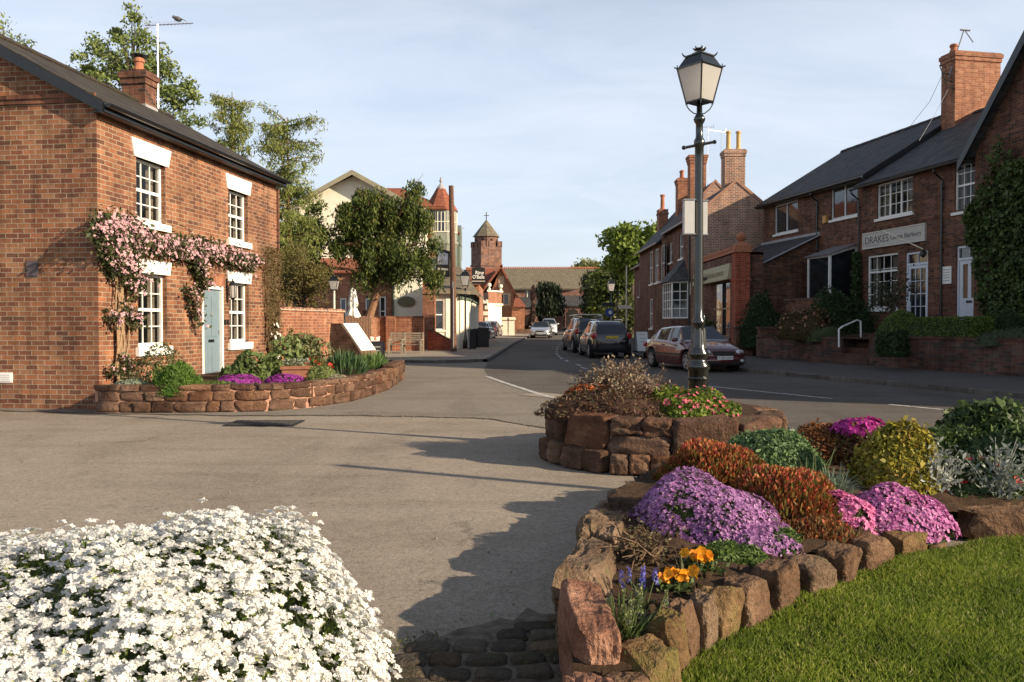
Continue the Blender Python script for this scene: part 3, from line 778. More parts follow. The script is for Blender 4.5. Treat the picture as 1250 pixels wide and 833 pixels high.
# house number plate: a pair of small dark figures
b = MB(); nu, nz_ = CF.hit(274, 393); obox(b, mp, nu-.02, nu+.07, nz_-.06, nz_+.05, -.012, 0); obox(b, mp, nu+.11, nu+.20, nz_-.06, nz_+.05, -.012, 0); b.build('number_plate', M['black'], cot)
gutter(cot, CL, EV-.06, y=-.31)
chimney(cot, 6.33, CD/2, RG-.35, 7.8, .5, .62, M['brick_dark'], pots=((0,.36,.13),), name='chimney')
b = MB(); b.lathe([(.2,0),(.22,.02),(.17,.05),(.05,.09)], (6.33, CD/2, 8.25), 12); 
for q in range(4): b.tube([(6.33+.11*math.cos(q*1.57), CD/2+.11*math.sin(q*1.57), 8.16),(6.33+.11*math.cos(q*1.57), CD/2+.11*math.sin(q*1.57), 8.26)], .012, 4)
b.build('chimney_cowl', M['black'], cot)
# right end: quoin strip / return wall pier
b = MB(); b.box(CL-.0, CL+.06, -.06, .32, 0, EV-.25); b.build('end_pier', M['brick_dark'], cot)
# TV aerial
def aerial(loc, h, label, deg, boom=1.6, n=12, mast_r=.022):
    t = thing('tv_aerial', label, 'aerial', loc, deg)
    b = MB(); b.tube([(0,0,0),(0,0,h)], mast_r, 6); b.build('mast', M['alu'], t)
    b = MB(); b.tube([(-.35,0,h-.02),(boom,0,h+.0)], .013, 5)
    for i in range(n): 
        x = -.3 + i*(boom+.25)/n; l = .16 if i else .3
        b.tube([(x,-l,h+.01),(x,l,h+.01)], .006, 4)
    b.tube([(-.3,0,h-.16),(-.3,0,h+.16)], .01, 4)
    b.build('boom', M['alu'], t); return t
pc = at(193, 112, 22.3)
aerial(Vector((pc.x, pc.y, 7.2)), at(193, 30, 22.3).z - 7.2, 'tall television aerial on the cottage chimney with a bird on its boom', -5, 1.0, 12)
pb = at(217, 28, 22.3)
b = MB(); V, Fs = rockgeo(.26,.13,.14, 3, n=5, k=2, amp=.02); b.add(xf(V, (0,0,.08), 0, (0,-20)), Fs); V, Fs = rockgeo(.09,.08,.09, 5, n=4, k=2, amp=.02); b.add(xf(V, (.13,0,.15)), Fs)
b.hull([(-.1,-.03,.06),(-.1,.03,.06),(-.1,0,.09)], [(-.26,-.03,.0),(-.26,.03,.0),(-.26,0,.015)]); b.hull([(.16,-.012,.15),(.16,.012,.15),(.16,0,.165)], [(.20,-.003,.145),(.2,.003,.145),(.2,0,.15)])
b.tube([(0,.02,.03),(0,.02,0)], .006, 4); b.tube([(0,-.02,.03),(0,-.02,0)], .006, 4)
pg = b.build('pigeon', plain('pigeon_grey', (.14,.13,.14), .8), smooth=True); place(pg, pb + Vector((0,0,.02)), 160); tag(pg, 'small grey pigeon perched on the aerial boom above the cottage', 'bird')
# ------------------------------------------------------------------ sandstone wall of the cottage bed
def stonewall(b, path, h, th, seed, bl=(.22,.55), ch=(.16,.28), amp=.08, top=None):
    """courses of rough blocks following path (list of xy); returns mortar core polygon strips"""
    rs = random.Random(seed); s = seed*50
    L = [0]
    for i in range(1, len(path)): L.append(L[-1] + math.dist(path[i-1], path[i]))
    def pt(d):
        for i in range(1, len(path)):
            if d <= L[i] or i == len(path)-1:
                t = (d - L[i-1]) / (L[i]-L[i-1]); x = path[i-1][0]+(path[i][0]-path[i-1][0])*t; y = path[i-1][1]+(path[i][1]-path[i-1][1])*t
                return x, y, math.degrees(math.atan2(path[i][1]-path[i-1][1], path[i][0]-path[i-1][0]))
    z = 0
    while z < h - .04:
        c = min(rs.uniform(*ch), h - z)
        if h - z - c < .08: c = h - z
        d = 0
        while d < L[-1] - .02:
            w = min(rs.uniform(*bl), L[-1]-d)
            if L[-1]-d-w < .1: w = L[-1]-d
            x, y, a = pt(d + w/2)
            jut = rs.uniform(-.015, .02)
            V, Fs = rockgeo((w-.012)*1.05, th, (c-.012)*1.06, s, n=7, k=9, amp=amp*1.2, chis=2); s += 1
            b.add(xf(V, (x + math.sin(R(a))*jut, y - math.cos(R(a))*jut, z + c/2), a + rs.uniform(-2,2), (rs.uniform(-2,2), 0)), Fs)
            d += w
        z += c
def core(b, path, h, th, m=0):
    for i in range(len(path)-1):
        a, c = Vector(path[i]+(0,)), Vector(path[i+1]+(0,)); t = (c-a).normalized(); n = Vector((-t.y, t.x, 0))*th/2
        b.hull([a-n, c-n, c+n, a+n], [p+Vector((0,0,h)) for p in (a-n, c-n, c+n, a+n)], m)
bedpath = [(-7.0,13.95),(-5.6,13.95),(-4.3,14.15),(-3.65,14.8),(-3.2,15.9),(-3.0,17.4),(-2.9,19.2)]
cw = thing('stone_bed_wall', 'low red sandstone wall curving round the flower bed before the cottage', 'wall', (0,0,0))
b = MB(); stonewall(b, bedpath, .47, .26, 3); b.build('stones', M['sandstone'], cw, smooth=True)
b = MB(); core(b, bedpath, .43, .19); b.build('mortar', M['mortar'], cw)
ew = thing('stone_bed_wall', 'shorter sandstone wall end beyond the gap by the black chalkboard', 'wall', (0,0,0))
b = MB(); stonewall(b, [(-2.95,19.7),(-3.05,22.4)], .52, .28, 8); b.build('stones', M['sandstone'], ew, smooth=True)
b = MB(); core(b, [(-2.95,19.8),(-3.05,22.3)], .46, .2); b.build('mortar', M['mortar'], ew)
def _soil():
    n = N('soil'); v = n.coord(); f = n.noise(v, 22, 8, .75); g = n.noise(v, 3, 3)
    n.col(n.mix(.5, n.ramp(f, [(.3,(.035,.022,.014)),(.55,(.10,.062,.04)),(.75,(.19,.125,.085))]), n.ramp(g, [(.3,(.06,.04,.026)),(.7,(.12,.08,.055))]))); n.set(.95, spec=.1); n.bump(f, 1.0, .05); return n.m
M['soil'] = _soil()
b = MB(); V = [(-7.0,14.1,.38),(-5.6,14.1,.38),(-4.4,14.3,.38),(-3.8,14.9,.38),(-3.35,16,.38),(-3.15,17.4,.38),(-3.05,19.3,.38),(-3.1,22.3,.4),(-6.2,23,.42),(-7.15,14.5,.38)]
b.add(V, [tuple(range(len(V)))]); struct(b.build('bed_soil', M['soil']))
# ------------------------------------------------------------------ clematis over the door
def clematis():
    t = thing('clematis', 'pink flowering clematis climbing over the cottage windows and blue door', 'climbing plant', CF.o, 82.85)
    pix = [((112,280),(160,290),21,1500),((150,294),(240,308),15,1500),((228,300),(304,322),14,1500),((124,306),(160,345),18,900),((112,285),(135,330),15,420),
           ((228,310),(243,350),10,420),((222,350),(236,400),6,170),((142,372),(158,395),9,120),((124,380),(132,392),6,50),((134,436),(150,445),5,40),((124,449),(132,455),4,22)]
    Lf = []; Fl = []; Fn = []
    for (a, c, rad, k) in pix:
        x0, z0 = CF.hit(*a); x1, z1 = CF.hit(*c); sc_ = rad / 60
        tt = RNG.random(k); u = x0 + (x1-x0)*tt + RNG.normal(size=k)*sc_*.42; v = z0 + (z1-z0)*tt + RNG.normal(size=k)*sc_*.42
        d = -np.abs(RNG.normal(size=k))*.11 - .03 - .08*RNG.random(k)
        u = np.maximum(u, -.42); P = np.stack([u, d, v], 1); Lf.append(P)
        m = RNG.random(k) < (.30 + .35*(v > 3.05)); Q = P[m].copy(); Q[:, 1] -= .05 + .05*RNG.random(m.sum()); Fl.append(Q)
        Fn.append(np.stack([RNG.normal(size=m.sum())*.5 - .15, -np.ones(m.sum()), RNG.normal(size=m.sum())*.4 + .35], 1))
    P = np.concatenate(Lf); b = MB(); P2 = np.repeat(P, 2, 0) + RNG.normal(size=(2*len(P), 3))*.05; P2[:,1] = np.minimum(P2[:,1], -.015)
    b.arr(*leaves(P2, .085, 1.9)); b.build('foliage', leafmat('clematis_leaf', [(.035,.055,.02),(.07,.09,.03),(.10,.09,.04),(.05,.06,.025)]), t, uv=False)
    Q = np.concatenate(Fl); b = MB(); b.arr(*petals(Q, np.concatenate(Fn), .036, 4, .15, .42)); fl = b.build('flowers', leafmat('clematis_pink', [(.62,.36,.40),(.72,.48,.50),(.55,.28,.33),(.78,.58,.58)], .3), t, uv=False)
    b = MB(); rs = random.Random(3)
    for i in range(12):
        x = .1 + rs.random()*.75; x0_ = .35 + rs.random()*.35; pts = []
        for j in range(9): 
            q = j/8; pts.append((x0_*(1-q) + x*q*1.1 + math.sin(j*1.3+i)*.08, -.05 - .05*rs.random(), .35 + q*(3.0 + rs.random()*.3)))
        b.tube(pts, [.022*(1-.06*j) for j in range(9)], 5)
    for i in range(7):
        z = 3.25 + rs.random()*.4; b.tube([(.4+i*.75+j*.25, -.06, z + .08*math.sin(j*1.7+i) - i*.03) for j in range(6)], .01, 4)
    b.tube([(3.9-.1*j, -.05, 2.9-.28*j) for j in range(5)], .012, 4)
    b.build('stems', plain('climber_stem', (.30,.20,.12), .85, .3, 10), t)
clematis()
def bareclimber():
    t = thing('twiggy_climber', 'brown twiggy climber on the far right end of the cottage front', 'climbing plant', CF.o, 82.85)
    b = MB(); rs = random.Random(8); k = 0
    for i in range(34):
        x = CL - .25 - rs.random()*.4; pts = []
        H = 2.2 + rs.random()*1.1; sp = rs.uniform(-.7,.35)
        for j in range(8): q = j/7; pts.append((x + sp*q*(1-.4*q) + math.sin(j*2.1+i)*.05, -.04-.07*rs.random(), .4 + H*q))
        b.tube(pts, [.014*(1-.08*j) for j in range(8)], 4)
    b.build('stems', plain('twig_brown', (.20,.13,.075), .9, .3, 10), t)
    kk = 5200; z = .45 + 3.0*RNG.random(kk)**.8; x = CL - .5 + RNG.normal(size=kk)*.32*(.5+.5*z/3.2); x = np.minimum(x, CL+.02)
    b = MB(); b.arr(*leaves(np.stack([x, -.05-.16*RNG.random(kk), z], 1), .055, 2.6)); b.build('foliage', leafmat('brown_leaf', [(.10,.065,.03),(.17,.12,.055),(.13,.11,.04),(.22,.15,.08)]), t, uv=False)
    P = np.stack([CL-.55+RNG.normal(size=26)*.12, -.2-.06*RNG.random(26), .6+RNG.random(26)*.9], 1); b = MB(); b.arr(*petals(P, np.tile([0,-1,.3],(26,1)), .05, 6, .2)); b.build('flowers', leafmat('white_flower', [(.8,.78,.7)]), t, uv=False)
bareclimber()
# ------------------------------------------------------------------ mounds and border plants
def mound(name, label, cat, loc, rx, ry, h, pal, leaf=.03, k=2500, elong=1.8, fl=None, seed=1, bump=.14, deg=0, core_=True, jit=.8, T=None, group=None, thick=.1, up=None, corec=None, tj=.5, lo=-.1, trans=.25, stems=False):
    """fl = (palette, radius, count, petals)"""
    t = thing(name, label, cat, loc, deg, group)
    P, Nn = dome(k, rx, ry, h, bump, seed, thick, lo)
    sd_ = RNG.random(len(P)) < .10; P[sd_] *= (1 + .10*RNG.random((sd_.sum(),1)))
    b = MB()
    if T is not None: V, Fa = leaves(P, leaf, elong, T=np.array(T) + Nn*(.8 if up is None else up), tj=tj)
    else: V, Fa = leaves(P, leaf, elong, Nn=Nn, jit=jit)
    b.arr(V, Fa)
    b.build('foliage', leafmat(name + '_leaf', pal, trans), t, uv=False)
    if core_:
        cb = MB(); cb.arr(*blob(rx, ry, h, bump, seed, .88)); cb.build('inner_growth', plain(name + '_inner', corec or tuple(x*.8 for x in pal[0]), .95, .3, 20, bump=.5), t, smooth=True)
    if fl:
        fp, fr_, fk, fn = fl[:4]; tops = fl[4] if len(fl) > 4 else -.1
        Q, Qn = dome(fk, rx*1.05, ry*1.05, h*1.07, bump, seed, .11, tops)
        pk = np.sin(Q[:,0]*31/rx*.3+seed)+np.sin(Q[:,1]*27/ry*.3-seed)+np.sin((Q[:,2]*3+Q[:,0])*19+seed) + .6*RNG.normal(size=len(Q)) < 1.45; Q, Qn = Q[pk], Qn[pk]
        Qn = unit(Qn + RNG.normal(size=Qn.shape)*.35 + np.array([0,0,.25]))
        b = MB(); b.arr(*petals(Q, Qn, fr_, fn, .25)); b.build('flowers', leafmat(name + '_petal', fp, .3), t, uv=False)
    return t
g1 = [(.05,.08,.02),(.08,.13,.03),(.12,.17,.05)]
mound('shrub', 'dull green leafy shrub under the near lower cottage window', 'shrub', (-6.45,14.95,.38), .55,.4,.62, [(.05,.07,.025),(.09,.11,.04),(.13,.13,.06)], .06, 1800, 2.4, seed=2, bump=.25, core_=False)
mound('rosemary', 'bright green feathery mound spilling over the sandstone wall', 'shrub', (-5.75,14.15,.3), .48,.36,.5, [(.06,.12,.02),(.10,.19,.03),(.15,.24,.05)], .08, 3000, 6, seed=3, T=(0,0,.5), bump=.2)
mound('ground_cover', 'low grey green carpet plant at the foot of the clematis', 'plant', (-6.55,14.3,.36), .35,.22,.16, [(.22,.26,.18),(.30,.34,.24)], .04, 700, 2, seed=4)
mound('ground_cover', 'low green carpet plant before the cottage doorstep', 'plant', (-5.15,14.4,.36), .5,.25,.13, [(.09,.14,.03),(.14,.2,.05)], .035, 1500, 2, seed=5)
PUR = [(.36,.05,.34),(.45,.08,.42),(.30,.04,.30)]
mound('aubrieta', 'magenta purple aubrieta mat on the cottage wall, left of its pair', 'flowers', (-4.85,14.62,.42), .42,.2,.15, g1, .02, 900, 2, fl=(PUR,.018,2200,4), seed=6)
mound('aubrieta', 'magenta purple aubrieta mat on the cottage wall, right of its pair', 'flowers', (-4.22,15.2,.42), .32,.2,.13, g1, .02, 700, 2, fl=(PUR,.018,1500,4), seed=7)
mound('hosta', 'broad leaved fresh green plant right of the blue door', 'plant', (-5.3,16.6,.4), .5,.45,.55, [(.07,.11,.03),(.12,.17,.05),(.16,.2,.08)], .11, 700, 1.7, seed=8, core_=False, bump=.2)
mound('hosta', 'second fresh green leafy plant beyond the hosta near the cottage end', 'plant', (-4.7,17.4,.4), .5,.5,.75, [(.10,.15,.04),(.16,.22,.07),(.2,.22,.1)], .13, 600, 2, seed=9, core_=False, bump=.2)
mound('shrub', 'pale leafy shrub below the twiggy climber at the cottage end', 'shrub', (-5.0,19.6,.4), .7,.6,.85, [(.12,.15,.06),(.18,.21,.08),(.2,.16,.09)], .09, 1500, 2, seed=10, core_=False, bump=.2)
mound('tulip_clump', 'clump of red tulips in the bed before the garden wall opening', 'flowers', (-4.15,17.4,.4), .32,.25,.35, g1, .14, 240, 5, T=(0,0,1), fl=([(.55,.03,.025),(.62,.06,.04),(.45,.02,.02)],.05,60,5,.3), seed=11, core_=False)
mound('sedum', 'yellow green feathery clump in the middle of the cottage bed', 'plant', (-3.75,16.2,.4), .3,.25,.3, [(.14,.18,.05),(.2,.22,.08)], .05, 700, 3, seed=12)
mound('iris_clump', 'spiky dark green iris leaves before the memorial plinth', 'plant', (-3.65,18.0,.4), .45,.35,.38, [(.05,.10,.04),(.09,.15,.06)], .32, 420, 10, T=(0,0,1), seed=13, core_=False, tj=.25)
mound('iris_clump', 'spiky bright green iris leaves by the shorter stone wall end', 'plant', (-3.45,20.3,.4), .4,.6,.3, [(.08,.15,.04),(.14,.22,.07)], .26, 420, 10, T=(0,0,1), seed=14, core_=False, tj=.25)
mound('saxifrage', 'cream flowering mat trailing over the right curve of the cottage wall', 'flowers', (-3.35,16.0,.36), .22,.5,.14, [(.2,.2,.12),(.26,.25,.14)], .03, 700, 2, fl=([(.62,.56,.42),(.5,.45,.32)],.025,260,5), seed=15)
b = MB(); rs = random.Random(4)
pl = thing('planter_box', 'small reddish wooden planter box among the cottage flowers', 'planter', (-4.35,16.7,.38), 10)
b.box(-.28,.28,-.16,.16,0,.26); b.box(-.31,.31,-.19,.19,.2,.25); b.build('box', plain('red_wood',(.28,.12,.07),.8,.2,8), pl)
b = MB(); b.arr(*leaves(np.stack([RNG.uniform(-.26,.26,200), RNG.uniform(-.14,.14,200), .28+.12*RNG.random(200)],1), .06, 2)); b.build('foliage', leafmat('pl_leaf', [(.2,.22,.16),(.3,.32,.24)]), pl, uv=False)
# ================================================================== BETWEEN COTTAGE AND PUB
class RB(MB):
    """builder that takes world coordinates and stores them relative to a root"""
    def __init__(s, root): super().__init__(); s.r = root.location.copy()
    def build(s, *a, **k):
        s.V = [(v[0]-s.r.x, v[1]-s.r.y, v[2]-s.r.z) for v in s.V]
        s.A = [(V - np.array(s.r, np.float32), Fa, m) for V, Fa, m in s.A]
        return super().build(*a, **k)
def X(px, Y): return (px - CX) / F * Y
# garden wall
gw = thing('garden_wall', 'sunlit brick garden wall with a dark square opening beyond the cottage', 'wall', (-6.25,22.1,0), 78.5)
Lg = 4.4; gf = Frame(-6.25, 22.1, 0, 78.5)
ou0, oz1 = gf.hit(365, 414); ou1, oz0 = gf.hit(383, 444)
b = MB(); wallgrid(b, 0, Lg, 0, 1.85, [(ou0,ou1,max(.3,oz0),oz1)], mpf('front'), depth=.22); wallgrid(b, 0, Lg, 0, 1.85, [], mpf('back', Lg, .24)); b.quad((Lg,0,0),(Lg,.24,0),(Lg,.24,1.85),(Lg,0,1.85)); b.quad((0,0,1.85),(Lg,0,1.85),(Lg,.24,1.85),(0,.24,1.85)); b.build('wall', M['brick_orange'], gw)
b = MB(); V = 0
for i in range(19): b.box(i*.235+.004, i*.235+.228, -.03, .27, 1.852, 1.93+.012*(i % 3))
b.build('coping', M['brick_gable'], gw)
b = MB(); b.box(ou0-.06,ou1+.06,-.03,.1,oz1+.002,oz1+.09); b.build('lintel', M['sandstone'], gw)
b = MB(); b.box(ou0,ou1,.2,.235,.05,oz1); b.build('hatch_door', M['black_matt'], gw)
b = MB(); b.arr(*leaves(np.stack([RNG.normal(.55,.09,300), -.05-.08*RNG.random(300), .4+1.0*RNG.random(300)],1), .07, 2))
iv = b.build('creeper', leafmat('creeper_leaf', [(.08,.11,.03),(.14,.16,.05)]), None, uv=False); place(iv, gf.o, 78.5); tag(iv, 'thin strand of creeper on the sunlit garden wall', 'climbing plant')
# stained boarding / gate between wall and lamp
gt = thing('wooden_gate', 'dark weathered boarded gate in shade at the end of the garden wall', 'gate', (-5.35,26.55,0), 62)
b = MB()
for i in range(9): b.box(i*.15, i*.15+.135, 0, .03, .1, 1.72 + .03*math.sin(i*1.3))
b.build('boards', M['pole'], gt); b = MB(); b.box(0,1.35,.03,.08,.4,.5); b.box(0,1.35,.03,.08,1.3,1.4); b.build('rails', M['pole'], gt)
# memorial
mem = thing('memorial_lectern', 'wedge shaped sandstone plinth with sloping white information panel', 'information board', (-4.55,23.6,.36), -22)
b = MB(); P = [(-.62,0),(.62,0),(.62,.12),(-.62,.12)]
b.hull([(x,-.5,z) for x, z in P], [(x,.5,z) for x, z in P]); 
b.build('plinth_base', M['paving_light'] if False else plain('buff_stone', (.42,.29,.19), .9, .2, 7, bump=.4), mem)
b = MB(); P = [(-.55,.12),(.55,.12),(.55,.3),(-.12,1.14),(-.45,1.14)]
b.hull([(x,-.42,z) for x, z in P], [(x,.42,z) for x, z in P]); b.build('plinth', M['sandstone'], mem)
b = MB(); n_ = Vector((.84,0,.67)).normalized()
A = Vector((.50,-.38,.36)); B = Vector((.50,.38,.36)); C_ = Vector((-.1,.38,1.12)); D_ = Vector((-.1,-.38,1.12))
b.hull([p + n_*.012 for p in (A,B,C_,D_)], [p + n_*.04 for p in (A,B,C_,D_)]); b.build('panel', M['white'], mem)
mound('lavender', 'small purple flowered tuft on the front of the memorial plinth', 'plant', (-4.75,22.95,.44), .42,.18,.16, g1, .04, 400, 3, fl=([(.18,.12,.30),(.22,.16,.3)],.02,200,4), seed=21)
# street lantern behind the wall (short post)
def lantern(root, z, w=.42, h=.45, glassm=None, arms=True, mat=None):
    """square tapered lantern, bottom of the frame at z"""
    mat = mat or M['iron']; wb = w*.60; r2 = math.sqrt(2)
    b = MB(); c45 = math.pi/4
    def ring(s, zz): return [(s/2*a, s/2*c, zz) for a, c in ((-1,-1),(1,-1),(1,1),(-1,1))]
    L0 = ring(wb, z); L1 = ring(w, z+h)
    for i in range(4):
        b.tube([L0[i], L1[i]], .012*w/.42, 5); b.tube([L0[i], L0[(i+1) % 4]], .013*w/.42, 5); b.tube([L1[i], L1[(i+1) % 4]], .018*w/.42, 5)
        p = Vector(L1[i]); b.tube([p, p*1.0 + Vector((p.x*.14, p.y*.14, .02*w/.42))], .010*w/.42, 4); b.tube([p, p+Vector((0,0,.05*w/.42))], [.012*w/.42,.004*w/.42], 4)
        p = Vector(L0[i]); b.tube([p, p+Vector((0,0,-.04*w/.42))], [.012*w/.42,.004*w/.42], 4)
    b.box(-wb/2, wb/2, -wb/2, wb/2, z-.006, z+.012); b.build('lantern_frame', mat, root)
    for i in range(4):
        g = MB(); j = (i+1) % 4; g.quad(*[Vector(p)*.985 if False else Vector(p) for p in (L0[i], L0[j], L1[j], L1[i])]); g.build('glass_pane', M['frost'], root)
    b = MB(); k = w/.42
    lev = [(w*1.06, z+h), (w*1.02, z+h+.015*k), (w*.94, z+h+.022*k), (w*.64, z+h+.145*k), (w*.69, z+h+.15*k), (w*.69, z+h+.165*k), (w*.36, z+h+.18*k), (w*.32, z+h+.205*k)]
    V = []; 
    for s_, zz in lev: V += ring(s_, zz)
    b.add(V, [(4*i+j, 4*i+(j+1) % 4, 4*i+4+(j+1) % 4, 4*i+4+j) for i in range(len(lev)-1) for j in range(4)] + [(28,29,30,31),(3,2,1,0)])
    for p in ring(w*.66, z+h+.16*k): 
        p = Vector(p); b.tube([p, p + Vector((p.x*.12, p.y*.12, .02*k)), p + Vector((p.x*.2,p.y*.2,.05*k))], [.012*k,.01*k,.003], 4)
    rf = b.build('lantern_roof', mat, root)
    b = MB(); b.lathe([(.045*k,0),(.05*k,.01*k),(.03*k,.02*k),(.075*k,.032*k),(.085*k,.045*k),(.06*k,.055*k),(.03*k,.06*k)], (0,0,z+h+.205*k), 12)
    for q in range(6):
        a = q*math.pi/3; b.tube([(.06*k*math.cos(a), .06*k*math.sin(a), z+h+.25*k), (.09*k*math.cos(a), .09*k*math.sin(a), z+h+.272*k)], [.016*k,.008*k], 5)
    b.build('finial', mat, rf, smooth=True)
    if arms:
        b = MB()
        for a in range(4):
            q = a*math.pi/2 + math.pi/4; c, s_ = math.cos(q), math.sin(q); rr = wb*.66
            b.tube([(.0,0,z-.16*k),(c*.07*k,s_*.07*k,z-.15*k),(c*rr*.8,s_*rr*.8,z-.1*k),(c*rr,s_*rr,z-.05*k),(c*rr*.96,s_*rr*.96,z)], .008*k, 5)
        b.build('lantern_bracket', mat, root)
ls = thing('street_lamp', 'old lantern on a short pale post by the garden wall', 'street lamp', (X(408,27.5),27.5,0))
b = MB(); b.tube([(0,0,0),(0,0,2.6)], [.045,.035], 10); b.lathe([(.09,0),(.09,.3),(.06,.38),(.05,.6)], (0,0,0), 12); b.build('post', M['cream'], ls)
b = MB(); b.tube([(-.12,0,2.3),(.12,0,2.3)], .014, 6); b.build('ladder_bar', M['black'], ls)
lantern(ls, 2.62, .30, .30, mat=M['terracotta'] if False else M['black'])
# closed parasol in the pub garden
pa = thing('parasol', 'closed white parasol standing in the pub garden beyond the lamp', 'parasol', (X(431,36),36,0.1))
b = MB(); b.tube([(0,0,0),(0,0,3.0)], .025, 8); b.build('pole', M['wood'], pa)
b = MB(); V = []; Fs = []; n = 16
for i, (r, z) in enumerate([(.32,1.5),(.27,1.75),(.14,2.05),(.19,2.25),(.13,2.6),(.10,2.85),(.02,2.95)]):
    for j in range(n): q = 2*math.pi*j/n; rr = r*(1+.22*math.sin(j*math.pi)*1 + .25*(j % 2)); V.append((rr*math.cos(q), rr*math.sin(q), z))
for i in range(6):
    for j in range(n): Fs.append((i*n+j, i*n+(j+1) % n, (i+1)*n+(j+1) % n, (i+1)*n+j))
b.add(V, Fs); b.build('canopy', M['white'], pa)
b = MB(); b.lathe([(.28,0),(.28,.06),(.05,.1)], (0,0,0), 14); b.build('base', M['black_matt'], pa)
# picnic table and dark trellis
pt = thing('picnic_table', 'weathered wooden table behind the memorial in the pub garden', 'table', (X(431,34),34,0.0), 8)
b = MB(); b.box(-.8,.8,-.4,.4,1.12,1.18); b.build('top', M['wood'], pt); 
for sx in (-.65,.65):
    b = MB(); b.box(sx-.05,sx+.05,-.35,.35,.1,1.12); b.build('leg', M['wood'], pt)
for k_, px in enumerate((414, 447)):
    f = thing('timber_post', ['square dark timber post left of the closed parasol','square dark timber post right of the closed parasol'][k_], 'post', (X(px,35.2),35.2,0.0))
    b = MB(); b.box(-.12,.12,-.12,.12,0,2.0); b.build('shaft', M['pole'], f); b = MB(); b.box(-.15,.15,-.15,.15,2.0,2.06); b.build('cap', M['pole'], f)
# chalkboard
def aboard(label, loc, deg, w=.62, h=1.0, face=None, frame=None, name='chalkboard', top=False):
    t = thing(name, label, 'a-board', loc, deg)
    for s in (-1, 1):
        b = MB(); y0, y1 = s*.28, s*.03
        def q(u0, u1, z0, z1, d): return [(u, y0+(y1-y0)*z/h - .0 + s*d, z) for u, z in ((u0,z0),(u1,z0),(u1,z1),(u0,z1))]
        b.hull(q(-w/2,w/2,.05,h,.0), q(-w/2,w/2,.05,h,.02)); 
        bd = b.build('board', face or M['black_matt'], t)
        b = MB()
        for a in ((-w/2-.03,-w/2,0,h),(w/2,w/2+.03,0,h),(-w/2,w/2,h-.0,h+.03),(-w/2,w/2,.03,.06)): b.hull(q(*a,-.004), q(*a,.03))
        b.build('frame', frame or M['black'], t)
    return t
ab = aboard('black pub chalkboard with a white top ornament near the stone wall end', (X(458,27),27,0), 6, .55, .88)
b = MB(); b.prism([(-.14,-.012),(.14,-.012),(.14,.012),(-.14,.012)], .92, .95); b.hull([(-.14,-.01,.95),(-.05,-.01,.95),(-.02,-.01,1.05),(-.16,-.01,1.08)], [(-.14,.01,.95),(-.05,.01,.95),(-.02,.01,1.05),(-.16,.01,1.08)])
b.hull([(.05,-.01,.95),(.14,-.01,.95),(.16,-.01,1.08),(.02,-.01,1.05)], [(.05,.01,.95),(.14,.01,.95),(.16,.01,1.08),(.02,.01,1.05)]); b.build('ornament', M['white'], ab)
M['chalk'] = plain('chalk', (.45,.45,.40), .9)
b = MB()
for i in range(5): 
    z = .72-.12*i; y = -.28+.25*z/.88-.026; b.box(-.18+.02*i,.17-.03*(i % 2), y-.003, y, z, z+.025)
b.build('chalk_lines', M['chalk'], ab)
# wooden seats
def seat_bench(label, loc, deg, w):
    t = thing('garden_bench', label, 'bench', loc, deg, 'weathered wooden seats by the pub wall')
    b = MB()
    for i in range(5): b.box(-w/2,w/2,-.22+i*.09,-.15+i*.09,.42,.445)
    b.build('seat', M['wood'], t)
    b = MB()
    b.box(-w/2,w/2,.235,.26,.9,.98); b.box(-w/2,w/2,.235,.26,.52,.57)
    for i in range(3): b.box(-w/2+.05,w/2-.05,.237,.258,.61+i*.095,.67+i*.095)
    b.build('backrest', M['wood'], t)
    for sx in (-1, 1):
        b = MB(); b.box(sx*w/2-.035,sx*w/2+.035,.22,.28,0,1.0); b.build('leg', M['wood'], t)
        b = MB(); b.box(sx*w/2-.035,sx*w/2+.035,-.28,-.22,0,.64); b.build('leg', M['wood'], t)
        b = MB(); b.box(sx*w/2-.04,sx*w/2+.04,-.30,.22,.64,.68); b.build('armrest', M['wood'], t)
    return t
seat_bench('left weathered wooden seat against the brick pub wall', (X(484,37.6),37.6,.1), -6, .62)
seat_bench('right weathered wooden seat nearer the telegraph pole', (X(503,37.9),37.9,.1), -6, .9)
# low brick wall behind the seats
lw = thing('brick_wall', 'waist high brick wall behind the wooden seats', 'wall', (X(455,41),41,0))
b = RB(lw); b.box(X(455,41), X(518,41), 40.6, 40.9, 0, 1.78); b.box(X(455,41), X(455,41)+.3, 38.6, 40.6, 0, 1.78); b.box(X(478,41)-.2, X(478,41)+.25, 40.45, 40.6, 0, 1.86); b.build('wall', M['brick_orange'], lw)
b = RB(lw); b.box(X(455,41)-.03, X(518,41)+.0, 40.57, 40.93, 1.78, 1.86); b.build('coping', M['brick_dark'], lw)
cwll = thing('brick_wall', 'low curved brick wall with sloping coping behind the telegraph pole foot', 'wall', (-3.9,41.0,0))
b = RB(cwll); pts = [(X(521,41),41.2),(X(530,41),41.0),(X(540,41),41.0),(X(551,41),41.3)]
hs = [1.15,1.08,.85,.6]
for i in range(3):
    (x0,y0),(x1,y1) = pts[i],pts[i+1]
    b.hull([(x0,y0,0),(x1,y1,0),(x1,y1+.22,0),(x0,y0+.22,0)], [(x0,y0,hs[i]),(x1,y1,hs[i+1]),(x1,y1+.22,hs[i+1]),(x0,y0+.22,hs[i])])
b.build('wall', M['brick_red'], cwll)
b = RB(cwll)
for i in range(3):
    (x0,y0),(x1,y1) = pts[i],pts[i+1]
    b.hull([(x0,y0-.04,hs[i]),(x1,y1-.04,hs[i+1]),(x1,y1+.26,hs[i+1]),(x0,y0+.26,hs[i])], [(x0,y0-.04,hs[i]+.07),(x1,y1-.04,hs[i+1]+.07),(x1,y1+.26,hs[i+1]+.07),(x0,y0+.26,hs[i]+.07)])
